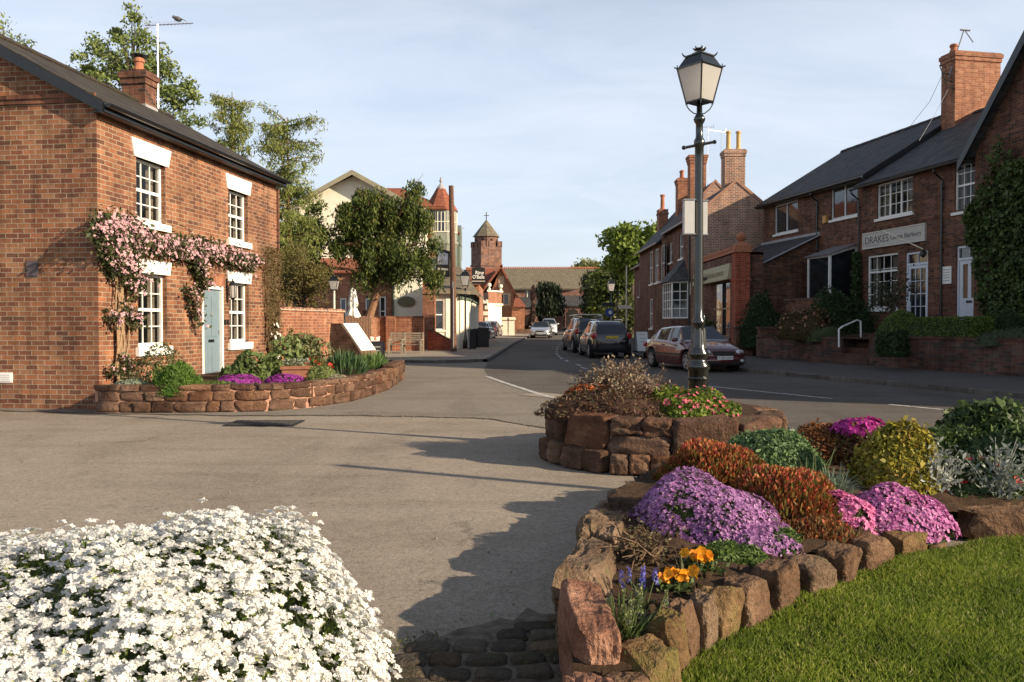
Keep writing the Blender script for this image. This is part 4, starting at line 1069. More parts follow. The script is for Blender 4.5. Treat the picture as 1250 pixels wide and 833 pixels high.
b.build('coping', M['sandstone'], cwll)
# telegraph pole
tp = thing('telegraph_pole', 'tall brown wooden telegraph pole beside the pub', 'pole', (X(553.5,39.8),39.8,0))
b = MB(); b.tube([(0,0,0),(-.02,0,4),(-.1,0,8.1)], [.16,.14,.12], 12); b.build('pole', M['pole'], tp)
b = MB(); b.tube([(.0,-.16,.3),(0,-.15,3.2)], .03, 6); b.box(-.05,.05,-.19,-.12,3.2,3.5); b.build('cable_conduit', M['grey'], tp)
def streetlamp(name, label, x, y, zb, h, w=.36, mast=0):
    t = thing(name, label, 'street lamp', (x, y, zb))
    b = MB(); b.lathe([(.14,0),(.14,.5),(.10,.58),(.08,.75),(.055,.8),(.045,h)], (0,0,0), 10); b.build('column', M['iron'], t, smooth=True)
    b = MB(); b.tube([(-.25,0,h-.35),(.25,0,h-.35)], .018, 6); b.build('ladder_bar', M['iron'], t)
    lantern(t, h+.12, w, w*1.05)
    return t
sl = streetlamp('street_lamp', 'black lamp post with lantern before the white pub bay', X(568,43.5), 43.5, .11, 3.25, .5)
aerial(Vector((X(564,66),66,6.5)), 2.6, 'thin aerial mast far behind the pub lamp post', 90, .8, 6, .03)
# black railings / barriers and bins
for i, (px, Y, w, h, lab) in enumerate(((577,42.5,.35,1.1,'black slatted cafe barrier nearest the telegraph pole'),(583,46,.5,1.1,'black slatted cafe barrier in the middle of three'),(590,45.5,.62,1.15,'black boxy cafe barrier nearest the parked silver car'))):
    t = thing('cafe_barrier', lab, 'barrier', (X(px,Y),Y,.11), 10, 'black barriers outside the pub')
    b = MB(); b.box(-w/2,-w/2+.05,-.03,.03,0,h); b.box(w/2-.05,w/2,-.03,.03,0,h); b.box(-w/2,w/2,-.025,.025,h-.05,h); b.build('frame', M['black_matt'], t)
    b = MB(); b.box(-w/2+.05,w/2-.05,-.012,.012,.08,h-.05); b.build('screen', M['black_matt'], t)
    b = MB(); b.box(-w/2-.02,w/2+.02,-.2,.2,0,.04); b.build('foot', M['black_matt'], t)
for i, px in enumerate((571.5,574)):
    t = thing('bollard', ['pale steel bollard with black cap left of its pair by the pub barriers','pale steel bollard with black cap right of its pair by the pub barriers'][i], 'bollard', (X(px,41.8+i),41.8+i,.11))
    b = MB(); b.tube([(0,0,0),(0,0,1.0)], .035, 8); b.build('post', M['grey'], t); b = MB(); b.lathe([(.04,0),(.05,.03),(.03,.07),(.005,.08)], (0,0,1), 8); b.build('cap', M['black'], t)
# ================================================================== THE PUB
pub = thing('pub', 'large cream gabled and red brick pub with corner turret and low white bay', 'building', (-4.6,50,0))
# cream gable block
Yg = 52.0; gx = X(433,Yg); ax = at(433,210,Yg); hw = 4.5; ev = 8.7; gL = gx-hw; gR = gx+hw
b = RB(pub); y2 = Yg+12
b.add([(gL,Yg,0),(gR,Yg,0),(gR,Yg,ev),(gx,Yg,ax.z-.25),(gL,Yg,ev)], [(0,1,2,3,4)])
b.add([(gR,Yg,0),(gR,y2,0),(gR,y2,ev),(gR,Yg,ev)], [(0,1,2,3)]); b.add([(gL,Yg,0),(gL,Yg,ev),(gL,y2,ev),(gL,y2,0)], [(0,1,2,3)])
b.build('gable_wall', M['render'], pub)
b = RB(pub); za = ax.z
slab(b, (gL-.5,Yg-.7,ev-.45),(gx,Yg-.7,za),(gx,y2,za),(gL-.5,y2,ev-.45), .14); slab(b, (gR+.5,Yg-.7,ev-.45),(gx,Yg-.7,za),(gx,y2,za),(gR+.5,y2,ev-.45), .14)
rf = b.build('roof', M['slate_moss'], pub)
b = RB(pub)
for s, xe in ((-1,gL-.5),(1,gR+.5)): b.hull([(xe,Yg-.74,ev-.45),(gx,Yg-.74,za),(gx,Yg-.74,za-.3),(xe,Yg-.74,ev-.75)], [(xe,Yg-.69,ev-.45),(gx,Yg-.69,za),(gx,Yg-.69,za-.3),(xe,Yg-.69,ev-.75)])
b.build('bargeboard', plain('khaki_paint',(.30,.27,.18),.6), rf)
# brick ground floor in front
b = RB(pub); Y1 = 49.0
xa, xb = X(338,Y1), X(478,Y1)
mpw = lambda u, v, d: (u, Y1+d, v)
hol = [(X(415,Y1),X(423,Y1),.3,3.0),(X(427,Y1),X(437,Y1),1.2,3.2),(X(446,Y1),X(454,Y1),.3,3.0),(X(463,Y1),X(471,Y1),1.3,3.1)]
wallgrid(b, xa, xb, 0, 4.6, hol, mpw, depth=.15); b.add([(xb,Y1,0),(xb,Yg,0),(xb,Yg,4.6),(xb,Y1,4.6)], [(0,1,2,3)]); b.build('front_wall', M['brick_orange'], pub)
b = RB(pub); slab(b, (xa,Y1-.3,4.55),(xb+.3,Y1-.3,4.55),(xb+.3,Yg,5.6),(xa,Yg,5.6), .1); b.build('porch_roof', M['tile_red'], pub)
for h in hol:
    b = RB(pub); obox(b, mpw, h[0], h[0]+.08, h[2], h[3], .05, .12); obox(b, mpw, h[1]-.08, h[1], h[2], h[3], .05, .12); obox(b, mpw, h[0]+.08, h[1]-.08, h[3]-.08, h[3], .05, .12); obox(b, mpw, h[0]+.08,h[1]-.08,(h[2]+h[3])/2,(h[2]+h[3])/2+.05,.06,.11)
    w = b.build('window', M['white'], pub); g = RB(pub); g.quad(mpw(h[0],h[2],.1),mpw(h[1],h[2],.1),mpw(h[1],h[3],.1),mpw(h[0],h[3],.1)); o = g.build('pane', M['glass'], w)
# white wall with the oval plaque
Yw = 46.5
b = RB(pub); b.box(X(480,Yw), X(516,Yw), Yw, 49, 0, 5.6); b.build('white_wall', M['render'], pub)
b = RB(pub); b.box(X(516,42.5), X(530.5,42.5), 42.5, 49.5, 0, 3.75); b.box(X(516,42.5)+.02, X(530.5,42.5)+.04, 42.44, 42.5, 3.0, 3.1); b.box(X(480,44),X(516,44),44,46.4,0,1.75); b.build('side_wing', M['brick_orange'], pub)
b = RB(pub); V = [(X(496,46.4)+.5*math.cos(q)*1.0, 46.46, 2.72+.3*math.sin(q)) for q in [2*math.pi*i/20 for i in range(20)]]
b.hull(V, [(v[0], 46.40, v[2]) for v in V]); b.build('oval_plaque', plain('bronze',(.16,.15,.08),.5), pub)
b = RB(pub); b.tube([(X(480.5,46.3),46.35,0),(X(480.5,46.3),46.35,5.4)], .05, 6); b.build('downpipe', M['green_paint'], pub)
# red brick main block with hipped tile roof
bx0, bx1 = -7.4, -4.75; by0, by1 = 53.0, 70.0; e2 = 9.0
b = RB(pub)
ms = lambda u, v, d: (u, by0+d, v); mr_ = lambda u, v, d: (bx1-d, u, v)
fw = [(X(522,by0),X(526.5,by0),7.7,8.6)]
rw = [(by0+3+i*3.4, by0+4.2+i*3.4, z, z+1.6) for i in range(4) for z in (4.4,6.9)]
wallgrid(b, bx0, bx1, 0, e2, fw, ms); wallgrid(b, by0, by1, 0, e2, rw, mr_); b.build('main_wall', M['brick_orange'], pub)
for h in rw: window(pub, lambda u, v, d: (bx1-d+4.6, u-50, v), *h, nx=2, nz=4, depth=.06, sillm=M['cream'])
b = RB(pub); b.quad(ms(fw[0][0],fw[0][2],.1),ms(fw[0][1],fw[0][2],.1),ms(fw[0][1],fw[0][3],.1),ms(fw[0][0],fw[0][3],.1)); b.build('attic_window', M['glass'], pub)
b = RB(pub); rx, rz = -7.4, 10.5
b.add([(bx0-2,by0-.5,e2-.1),(bx1+.5,by0-.5,e2-.1),(bx1+.5,by1,e2-.1),(rx,by0+2.2,rz),(rx,by1,rz),(bx0-2,by0+2.2,rz),(bx0-2,by1,rz)], [(0,1,3,5),(1,2,4,3),(3,4,6,5)])
b.add([(bx0-2,by0-.5,e2-.1),(bx1+.5,by0-.5,e2-.1),(bx1+.5,by1,e2-.1),(bx0-2,by1,e2-.1)], [(0,3,2,1)]) if False else None
b.box(bx0-.5,bx1+.48,by0-.48,by1,e2-.24,e2-.11)
b.build('main_roof', M['tile_red'], pub)
# cross gables along the street side
for i, yy in enumerate((57.5, 63.0, 68.5)):
    b = RB(pub); zt = 8.9 - i*.1; b.add([(bx1+.55,yy-1.3,7.9),(bx1+.55,yy+1.3,7.9),(bx1+.55,yy,zt+.9),(bx1-1.5,yy,zt+.9),(bx1+.0,yy-1.3,7.9),(bx1,yy+1.3,7.9)], [(0,1,2),(0,2,3,4),(1,5,3,2)]); b.box(bx1, bx1+.5, yy-1.1, yy+1.1, 5.6, 7.9); b.build('dormer', M['green_paint'], pub)
# turret
tx, ty = X(541,54), 53.6; 
b = RB(pub); b.lathe([(.15,5.2),(.55,5.7),(1.0,6.5),(1.08,6.6),(1.08,6.75)], (tx,ty,0), 8, rot=R(22.5)); b.lathe([(.98,6.75),(.98,8.75)], (tx,ty,0), 8, rot=R(22.5)); b.build('turret', plain('turret_grey', (.26,.27,.22), .7), pub)
b = RB(pub)
for i in range(8):
    q0, q1 = R(22.5+45*i+9), R(22.5+45*i+36); r = .99*math.cos(R(22.5))/math.cos(R(13.5))
    b.quad(*[(tx+r*math.cos(q)*1.005, ty+r*math.sin(q)*1.005, z) for q, z in ((q0,7.35),(q1,7.35),(q1,8.55),(q0,8.55))])
tw = b.build('turret_windows', M['glass'], pub)
b = RB(pub)
for i in range(8):
    for k in (9, 22.5, 36): 
        q = R(22.5+45*i+k); r = (.99*math.cos(R(22.5))/math.cos(R(abs(k-22.5))))*1.012; b.tube([(tx+r*math.cos(q),ty+r*math.sin(q),7.3),(tx+r*math.cos(q),ty+r*math.sin(q),8.6)], .035, 4)
b.lathe([(1.03,7.95),(1.03,8.0)], (tx,ty,0), 8, rot=R(22.5)); b.lathe([(1.03,7.3),(1.03,7.36)], (tx,ty,0), 8, rot=R(22.5))
b.build('turret_mullions', M['cream'], tw)
b = RB(pub); b.lathe([(1.14,8.72),(1.16,8.8),(.5,9.85),(.3,10.2)], (tx-.1,ty,0), 8, rot=R(22.5)); b.build('turret_roof', M['tile_red'], pub)
b = RB(pub); b.lathe([(.32,10.15),(.26,10.3),(.08,10.5),(.05,10.6),(.1,10.66),(.1,10.75),(.04,10.8),(.07,10.86),(.02,10.95)], (tx-.1,ty,0), 8); b.build('turret_finial', M['lead'], pub)
# timbered bay under the turret with the pictorial board
b = RB(pub); b.box(X(516,51), X(548,51), 51, 53.4, 0, 5.6)
b.build('timber_bay', plain('pale_green_boards', (.33,.36,.26), .7, .12), pub)
b = RB(pub)
for px in (517,522,527,532,537,543,547): b.box(X(px,51)-.04, X(px,51)+.04, 50.95, 51, 3.3, 5.6)
b.box(X(516,51),X(548,51),50.93,51,4.3,4.4); b.build('bay_battens', M['green_paint'], pub)
# low white bay
q0 = (X(529,43.2), 43.2); q1 = (X(561,43.6), 43.6); q2 = (X(572,44.6), 44.6); q3 = (X(584,56), 56.0)
def wallseg(b, p, q, z0, z1, holes=(), m=0, depth=.1):
    d = Vector((q[0]-p[0], q[1]-p[1], 0)); L = d.length; d.normalize(); n = Vector((-d.y, d.x, 0)); o = Vector((p[0],p[1],0))
    mp_ = lambda u, v, dd: tuple(o + d*u + n*dd + Vector((0,0,v)))
    wallgrid(b, 0, L, z0, z1, list(holes), mp_, m, depth); return mp_, L
b = RB(pub); zt = 3.25; hh = []
mp1, L1 = wallseg(b, q0, q1, 0, zt, [(.05,.55,1.15,2.75)]); mp2, L2 = wallseg(b, q1, q2, 0, zt); mp3, L3 = wallseg(b, q2, q3, 0, zt, [(.5,1.6,1.1,2.7),(3,4.4,1.1,2.7),(6,7.4,1.1,2.7)])
b.build('bay_wall', M['render'], pub)
off = Vector(pub.location)
for mpx, hs_ in ((mp1, [(.05,.55,1.15,2.75)]), (mp3, [(.5,1.6,1.1,2.7),(3,4.4,1.1,2.7),(6,7.4,1.1,2.7)])):
    for h in hs_: window(pub, (lambda m_: (lambda u, v, d: tuple(Vector(m_(u,v,d)) - off)))(mpx), *h, nx=1, nz=2, depth=.05, sillm=M['cream'])
b = RB(pub); obox(b, mp1, L1-.75, L1-.3, .2, 2.8, -.06, 0); obox(b, mp1, .0, L1, 2.85, 3.25, -.05, 0); b.build('pilaster', M['cream'], pub)
b = RB(pub); obox(b, mp3, -.2, L3, 2.75, 3.25, -.08, 0); obox(b, mp2, -.1, L2, 2.75, 3.25, -.08, 0); b.build('shop_fascia', M['green_paint'], pub)
b = RB(pub); ze = 3.2
ev0 = [(q0[0]-.1,q0[1]-.45,ze),(q1[0]+.15,q1[1]-.45,ze),(q2[0]+.5,q2[1]-.25,ze),(q3[0]+.5,q3[1],ze-.05)]
rd = [(q0[0]-.1,51,5.0),(q1[0]-.5,51,5.0),(q1[0]-.4,51,5.0),(q3[0]-2.0,56,5.0)]
V = ev0 + rd; b.add(V, [(0,1,5,4),(1,2,6,5),(2,3,7,6)])
b.add([(v[0],v[1],v[2]-.16) for v in ev0] + ev0, [(0,1,5,4),(1,2,6,5),(2,3,7,6)]); b.build('bay_roof', M['tile_church'], pub)
b = RB(pub); q = [(q0[0]-.1,42.7),(X(554,43),42.85)]; 
b.build('x', M['cream'], pub) if False else None
# pictorial sign board on the bay roof
sg = thing('pub_sign', 'tall framed pictorial pub sign above the low white bay', 'sign', (X(541,47),47,4.1), 0)
b = MB(); b.hull([(-.42,.05,0),(.42,-.55,0),(.42,-.55,1.45),(-.42,.05,1.75)], [(-.42,.11,0),(.42,-.49,0),(.42,-.49,1.45),(-.42,.11,1.75)]); b.build('board', M['black_matt'], sg)
b = MB(); b.hull([(-.3,-.045,.75),(.32,-.49,.7),(.32,-.49,1.3),(-.3,-.045,1.55)], [(-.3,-.065,.75),(.32,-.51,.7),(.32,-.51,1.3),(-.3,-.065,1.55)]); b.build('picture', plain('painted_bell_picture', (.42,.44,.50), .6, .5, 3), sg)
b = MB(); b.hull([(-.3,-.045,.42),(.32,-.49,.38),(.32,-.49,.48),(-.3,-.045,.56)], [(-.3,-.065,.42),(.32,-.51,.38),(.32,-.51,.48),(-.3,-.065,.56)]); b.build('lettering_band', M['cream'], sg)
b = MB(); b.box(-.05,.0,0,.05,-.5,.1); b.box(.3,.35,-.4,-.35,-.7,.1); b.build('support', M['green_paint'], sg)
# brick annexe carrying the name board
an = thing('brick_annexe', 'narrow red brick building behind the pub bay with a stepped orange top', 'building', (X(590,72),72,gz(72)))
b = RB(an); z0 = gz(72); b.box(X(558,72), X(585,72), 72, 82, 0, at(580,348,72).z); b.box(X(569,72), X(578,72), 72.3, 75, 4, at(572,327,72).z); b.build('wall', M['brick_orange'], an)
b = RB(an); zz = at(580,348,72).z; b.add([(X(556,72),71.7,zz),(X(587,72),71.7,zz),(X(587,72),77,zz+1.2),(X(556,72),77,zz+1.2),(X(587,72),82,zz),(X(556,72),82,zz)], [(0,1,2,3),(3,2,4,5)]); b.build('roof', M['tile_red'], an)
b = RB(an); b.box(X(569,72)-.05, X(578,72)+.05, 72.25,75,at(572,327,72).z-.2,at(572,327,72).z-.0+.05); b.build('parapet_cap', M['terracotta'], an)
ns = thing('pub_name_board', 'square black name board with white lettering in front of the church tower', 'sign', (X(584,70),70,4.4))
a0 = at(576.5,347,70); a1 = at(592.5,327,70)
b = MB(); w = (a1.x-a0.x); hgt = a1.z-a0.z; b.box(-w/2,w/2,-.04,.04,a0.z-4.4,a1.z-4.4); b.build('board', M['black_matt'], ns)
b = MB(); b.box(-w/2,w/2,-.05,-.041,a0.z-4.4+.22,a0.z-4.4+.27); b.build('border_line', M['cream'], ns)
b = MB(); b.tube([(-.2,.06,(a0.z+a1.z)/2-4.4),(-.2,2.1,(a0.z+a1.z)/2-4.4)],.03,6); b.tube([(0,.06,(a0.z+a1.z)/2-4.4),(0,2.2,(a0.z+a1.z)/2-4.4)],.03,6); b.build('bracket', M['black_matt'], ns)
textmesh('Ring', .42, 'lettering', M['white'], ns, (-.27,-.05,a0.z-4.4+.82), (R(90),0,0), bold=.008)
textmesh("O'Bells", .42, 'lettering', M['white'], ns, (-.50,-.05,a0.z-4.4+.46), (R(90),0,0), width=1.0, bold=.008)
# ================================================================== RIGHT-HAND ROW (in shade)
DEG = -79.1
dx, dy = math.cos(R(DEG)), math.sin(R(DEG))      # local x runs towards the camera
def L_at(px):  # point on the facade line X = 19.32 - .193 Y seen at pixel column px
    u = (px - CX) / F; Y = 19.32 / (u + .193); return Vector((u*Y, Y, 0))
# --- house B: the barber's
pB0, pB1 = L_at(1049), L_at(1192)
FB = Frame(pB0.x, pB0.y, 0, DEG); LB = (pB1 - pB0).length
hb = thing('barber_shop', 'dark red brick terraced shop with white small paned windows and long name sign', 'shop', FB.o, DEG)
eB = FB.hit(1190, 187)[1]; print('B eave', eB, FB.hit(1040,226)[1], 'len', LB, 'B0', pB0, 'B1', pB1)
eB = 6.75; rB = 9.35; DB = 8.4
W = dict(up=rect(FB,1071,1114,226,268), sh=rect(FB,1059,1096,313,378), dr=rect(FB,1106,1133,309,377), up2=rect(FB,1166,1191,197,260), dr2=rect(FB,1168,1194,301,390))
for k, v in W.items(): print(k, [round(x, 2) for x in v])
zf = 1.45
w_ = W['up']; up = (w_[0], w_[1], w_[2], w_[3]); sh = W['sh']; d1_ = W['dr']; u2 = W['up2']; d2_ = W['dr2']
d1_ = (d1_[0], d1_[1], zf, d1_[3]); d2_ = (d2_[0], d2_[1]+.1, zf, d2_[3]); u2 = (u2[0], u2[1]+.05, u2[2], u2[3])
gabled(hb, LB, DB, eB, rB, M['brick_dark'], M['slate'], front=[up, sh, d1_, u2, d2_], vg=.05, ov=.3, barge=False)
mp = mpf('front')
window(hb, mp, *up, nx=6, nz=3, style='casement3', depth=.05, curtain=True)
window(hb, mp, *u2, nx=3, nz=4, style='sash', depth=.05, curtain=True)
window(hb, mp, *sh, nx=4, nz=4, style='transom', depth=.05, fr=.07, curtain=True)
# doors
def doorset(root, d, mat, style):
    u0, u1, z0, z1 = d; b = MB(); zt = z1 - .42
    for a in ((u0,u0+.07,z0,z1),(u1-.07,u1,z0,z1),(u0+.07,u1-.07,z1-.07,z1),(u0+.07,u1-.07,zt-.04,zt+.04)): obox(b, mp, *a, .03, .1)
    fr_ = b.build('door_frame', mat, root)
    g = MB(); g.quad(mp(u0+.07,zt,.08),mp(u1-.07,zt,.08),mp(u1-.07,z1-.07,.08),mp(u0+.07,z1-.07,.08)); g.build('fanlight', M['glass'], fr_)
    b = MB(); obox(b, mp, (u0+u1)/2-.012, (u0+u1)/2+.012, zt+.04, z1-.07, .055, .079); b.build('glazing_bar', mat, fr_)
    a0, a1 = u0+.08, u1-.08; w = a1-a0
    b = MB()
    if style == 'glazed':
        obox(b, mp, a0, a0+.09, z0, zt-.05, .05, .09); obox(b, mp, a1-.09, a1, z0, zt-.05, .05, .09); obox(b, mp, a0+.09, a1-.09, z0, z0+.2, .05, .09); obox(b, mp, a0+.09, a1-.09, zt-.15, zt-.05, .05, .09)
        for i in (1, 2): x = a0+.09+(w-.18)*i/3; obox(b, mp, x-.012, x+.012, z0+.2, zt-.15, .055, .075)
        for i in (1, 2, 3): z = z0+.2+(zt-.35-z0)*i/4; obox(b, mp, a0+.09, a1-.09, z-.012, z+.012, .056, .074)
        dr = b.build('door', mat, root)
        g = MB(); g.quad(mp(a0+.08,z0+.19,.085),mp(a1-.08,z0+.19,.085),mp(a1-.08,zt-.14,.085),mp(a0+.08,zt-.14,.085)); g.build('door_glass', M['glass'], dr)
    else:
        obox(b, mp, a0, a1, z0, z0+.85, .05, .09); obox(b, mp, a0, a0+.14, z0+.85, zt-.05, .05, .09); obox(b, mp, a1-.14, a1, z0+.85, zt-.05, .05, .09); obox(b, mp, (a0+a1)/2-.07, (a0+a1)/2+.07, z0+.85, zt-.05, .05, .09); obox(b, mp, a0+.14, a1-.14, zt-.17, zt-.05, .051, .089)
        obox(b, mp, a0+.12, a1-.12, z0+.15, z0+.6, .04, .05)
        dr = b.build('door', mat, root)
        g = MB(); g.quad(mp(a0+.1,z0+.84,.085),mp(a1-.1,z0+.84,.085),mp(a1-.1,zt-.14,.085),mp(a0+.1,zt-.14,.085)); g.build('door_glass', plain('door_blind', (.22,.12,.06), .5), dr)
        b = MB(); obox(b, mp, (a0+a1)/2-.12, (a0+a1)/2+.12, z0+.7, z0+.77, .03, .05); b.build('letter_slot', M['black'], dr)
    return dr
doorset(hb, d1_, M['door_white'], 'glazed'); doorset(hb, d2_, M['door_white'], 'panel')
# string course, sills, keystone, plaque
b = MB(); zc = up[2]-.22; obox(b, mp, 0, LB, zc-.1, zc, -.05, 0); obox(b, mp, 0, LB, zc-.16, zc-.1, -.025, 0); b.build('string_course', M['brick_dark'], hb)
b = MB(); x = (d2_[0]+d2_[1])/2+.1; b.hull([mp(x-.14,d2_[3]+.15,-.05),mp(x+.14,d2_[3]+.15,-.05),mp(x+.2,d2_[3]+.6,-.05),mp(x-.2,d2_[3]+.6,-.05)], [mp(x-.14,d2_[3]+.15,0),mp(x+.14,d2_[3]+.15,0),mp(x+.2,d2_[3]+.6,0),mp(x-.2,d2_[3]+.6,0)]); b.build('keystone', M['brick_red'], hb)
pq = rect(FB,1151.5,1162,326,347); b = MB(); obox(b, mp, *pq, -.03, 0); b.build('price_board', M['white'], hb)
b = MB()
for i in range(5): z = pq[3]-.1-i*(pq[3]-pq[2]-.12)/5; obox(b, mp, pq[0]+.05, pq[1]-.05, z-.012, z+.008, -.034, -.031)
b.build('price_lines', M['grey'], hb)
# name sign
sg_ = rect(FB,1055,1131,286,306); sg_ = (sg_[0], sg_[1], (sg_[2]+FB.hit(1131,293)[1])/2, (sg_[3]+FB.hit(1131,272)[1])/2)
print('sign', sg_)
ss = thing('shop_sign', 'long pale sign board with barber lettering above the shop window', 'sign', FB.o + Vector((0,0,sg_[2])) + FB.x*sg_[0], DEG)
sw, shh = sg_[1]-sg_[0], sg_[3]-sg_[2]
b = MB(); b.box(0,sw,-.06,-.0,0,shh); b.build('board', plain('sign_cream',(.50,.47,.42),.6,.06), ss)
b = MB(); 
for a in ((0,sw,0,.035),(0,sw,shh-.035,shh),(0,.035,.035,shh-.035),(sw-.035,sw,.035,shh-.035)): b.box(a[0],a[1],-.085,-.061,a[2],a[3])
b.build('frame', plain('sign_frame',(.60,.57,.52),.6), ss)
dk = plain('sign_letters',(.10,.09,.09),.6)
textmesh('DRAKES', shh*.62, 'lettering', dk, ss, (.12,-.062,shh*.30), (R(90),0,0), width=sw*.40)
textmesh('Gents Barbers', shh*.38, 'lettering', dk, ss, (sw*.47,-.062,shh*.36), (R(90),0,0), width=sw*.47)
b = MB(); b.box(.14,.14+sw*.25,-.066,-.061,shh*.16,shh*.18); b.build('underline', dk, ss)
# barber's bracket pole
bp_ = FB.hit(1120,300); bk = thing('barber_pole', 'thin slanting bracket pole over the shop door', 'bracket', FB.o + FB.x*bp_[0] + Vector((0,0,bp_[1])), DEG)
b = MB(); b.tube([(.3,0,-.15),(-.6,-.9,.55)], .02, 6); b.build('rod', M['cream'], bk); b = MB(); b.lathe([(.02,-.2),(.1,-.12),(.1,0),(.05,.05)], (.45,-.12,-.25), 8); b.tube([(.3,0,-.15),(.45,-.12,-.2)],.015,5); b.build('lamp_head', M['black'], bk)
gutter(hb, LB, eB-.17, y=-.38, x0=-.1, x1=LB-.0, downs=(-.02, FB.hit(1151,300)[0]), zb=1.2)
# chimney across the ridge
cb_ = FB.side; pc = at(1175,130,32.0)
chx = (Vector((at(1166,140,31.9).x, 31.9, 0)) - FB.o).dot(FB.x)
ch = chimney(hb, .55, DB/2+.05, rB-1.1, at(1190,66,31.5).z, .75, 1.95, M['brick_orange'], pots=((-.75,.35,.14),), potm=M['terracotta'])
# --- house A
pA0, pA1 = L_at(924), L_at(1050)
FA = Frame(pA0.x + .3*.98, pA0.y + .3*.19, 0, DEG); LA = (pA1-pA0).length
ha = thing('brick_house', 'dark red brick house set between the barber shop and the brightly lit gable', 'house', FA.o, DEG)
print('A eaves', FA.hit(925,249)[1], FA.hit(1048,212)[1], 'LA', LA)
eA = 7.2; rA = 9.75
wa1 = rect(FA,946,974,252,287); wa1 = (wa1[0],wa1[1],FA.hit(960,284)[1],FA.hit(960,248)[1]); wa2 = rect(FA,1015,1047,229,269); wa2 = (wa2[0],wa2[1],FA.hit(1030,266)[1],FA.hit(1030,225)[1])
print(wa1, wa2)
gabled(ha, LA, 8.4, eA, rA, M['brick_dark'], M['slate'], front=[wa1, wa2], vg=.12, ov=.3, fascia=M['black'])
grey_w = plain('upvc_grey_white', (.62,.62,.62), .5)
window(ha, mp, *wa1, nx=1, nz=1, style='casement2', depth=.04, fm=grey_w); window(ha, mp, *wa2, nx=1, nz=1, style='casement2', depth=.04, fm=grey_w)
gutter(ha, LA, eA-.17, y=-.38, x0=-.1, x1=LA, downs=(FA.hit(999,240)[0],), zb=4)
b = MB(); u, z = FA.hit(1009,268); b.box(u-.12,u+.12,-.12,0,z-.15,z+.15); b.build('alarm_box', plain('amber_alarm', (.55,.30,.08), .5), ha)
# side extension with mono-pitch roof
u_e = FA.hit(1000,288)[0]; top = FA.hit(1000,288)[1]
b = MB(); xx = u_e - .1; dpt = 3.3
b.add([(0,-dpt,0),(xx,-dpt,0),(xx,0,0),(0,0,0),(0,-dpt,3.65),(xx,-dpt,3.65),(xx,-.001,top-.1),(0,-.001,top-.1)], [(0,1,5,4),(1,2,6,5),(0,4,7,3)]); b.build('extension_wall', M['brick_dark'], ha)
b = MB(); slab(b, (-.1,-dpt-.3,3.55),(xx+.15,-dpt-.3,3.55),(xx+.15,-.002,top+.08),(-.1,-.002,top+.08), .1); er = b.build('extension_roof', M['slate'], ha)
b = MB(); b.tube([(xx+.2,-dpt-.36,3.50),(xx+.2,-.0,top+.03)], .035, 6); b.box(-.1,xx+.15,-.06,0,top+.03,top+.16); b.build('flashing', M['lead'], er)
b = MB(); b.tube([(xx+.05,-dpt-.33,3.5),(xx+.05,-dpt-.08,3.2),(xx+.05,-dpt-.08,1)], .04, 6); b.build('downpipe', M['black'], ha)
# glazed porch
pu1 = FA.hit(1046,300)[0]; pdp = 1.15; ps = 1.5; pu0 = pu1 - ps
b = MB(); zt, zb_ = 4.15, 1.9
for x, y in ((pu0,-pdp),(pu1,-pdp),(pu0,-.04),(pu1,-.04)): b.box(x-.045,x+.045,y-.04,y+.04,zb_,zt+(.35 if y > -.5 else 0))
b.box(pu0,pu1,-pdp-.035,-pdp+.035,zt-.07,zt+.03); b.box(pu0,pu1,-pdp-.035,-pdp+.035,zb_,zb_+.08); b.hull([(pu1-.03,-pdp,zt-.05),(pu1+.03,-pdp,zt-.05),(pu1+.03,-pdp,zt+.04),(pu1-.03,-pdp,zt+.04)],[(pu1-.03,0,zt+.3),(pu1+.03,0,zt+.3),(pu1+.03,0,zt+.4),(pu1-.03,0,zt+.4)])
po = b.build('porch_frame', M['white'], ha)
b = MB(); b.quad((pu0,-pdp,zb_),(pu1,-pdp,zb_),(pu1,-pdp,zt),(pu0,-pdp,zt)); b.add([(pu1,-pdp,zb_),(pu1,0,zb_),(pu1,0,zt+.33),(pu1,-pdp,zt)], [(0,1,2,3)]); b.build('porch_glass', M['glass'], po)
b = MB(); slab(b, (pu0-.15,-pdp-.15,zt+.03),(pu1+.15,-pdp-.15,zt+.03),(pu1+.15,0,zt+.48),(pu0-.15,0,zt+.48), .05); b.build('porch_roof', M['grey'], po)
b = MB(); b.box(pu0-.05,pu1+.05,-pdp-.05,-.0,.8,zb_); b.build('porch_base', M['brick_dark'], po)
# --- house C: tall gable with ivy
pC1 = pB1; LC = 15.5
FC = Frame(pC1.x - .12*.98, pC1.y - .12*.19, 0, DEG)
hc = thing('gabled_house', 'tall steep gabled brick house clad in ivy at the right edge', 'house', FC.o, DEG)
z1e = 6.75; gh = 2.9
gzp = FC.hit(1250,62); print('C verge', FC.hit(1190,187), gzp)
sl = (gzp[1]-z1e)/max(.5, gzp[0]); sl = 1.35; pk = z1e + gh*sl*.92
b = MB(); b.add([(0,0,0),(2*gh,0,0),(2*gh,0,z1e),(gh,0,pk),(0,0,z1e)], [(0,1,2,3,4)]); b.quad((0,0,0),(0,0,z1e),(0,9,z1e),(0,9,0)); b.quad((2*gh,0,6),(2*gh,9,6),(2*gh,9,z1e),(2*gh,0,z1e))
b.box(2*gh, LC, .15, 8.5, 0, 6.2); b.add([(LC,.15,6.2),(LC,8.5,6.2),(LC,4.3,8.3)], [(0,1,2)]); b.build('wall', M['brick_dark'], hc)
b = MB(); o_ = .35; s_ = (pk-z1e)/gh
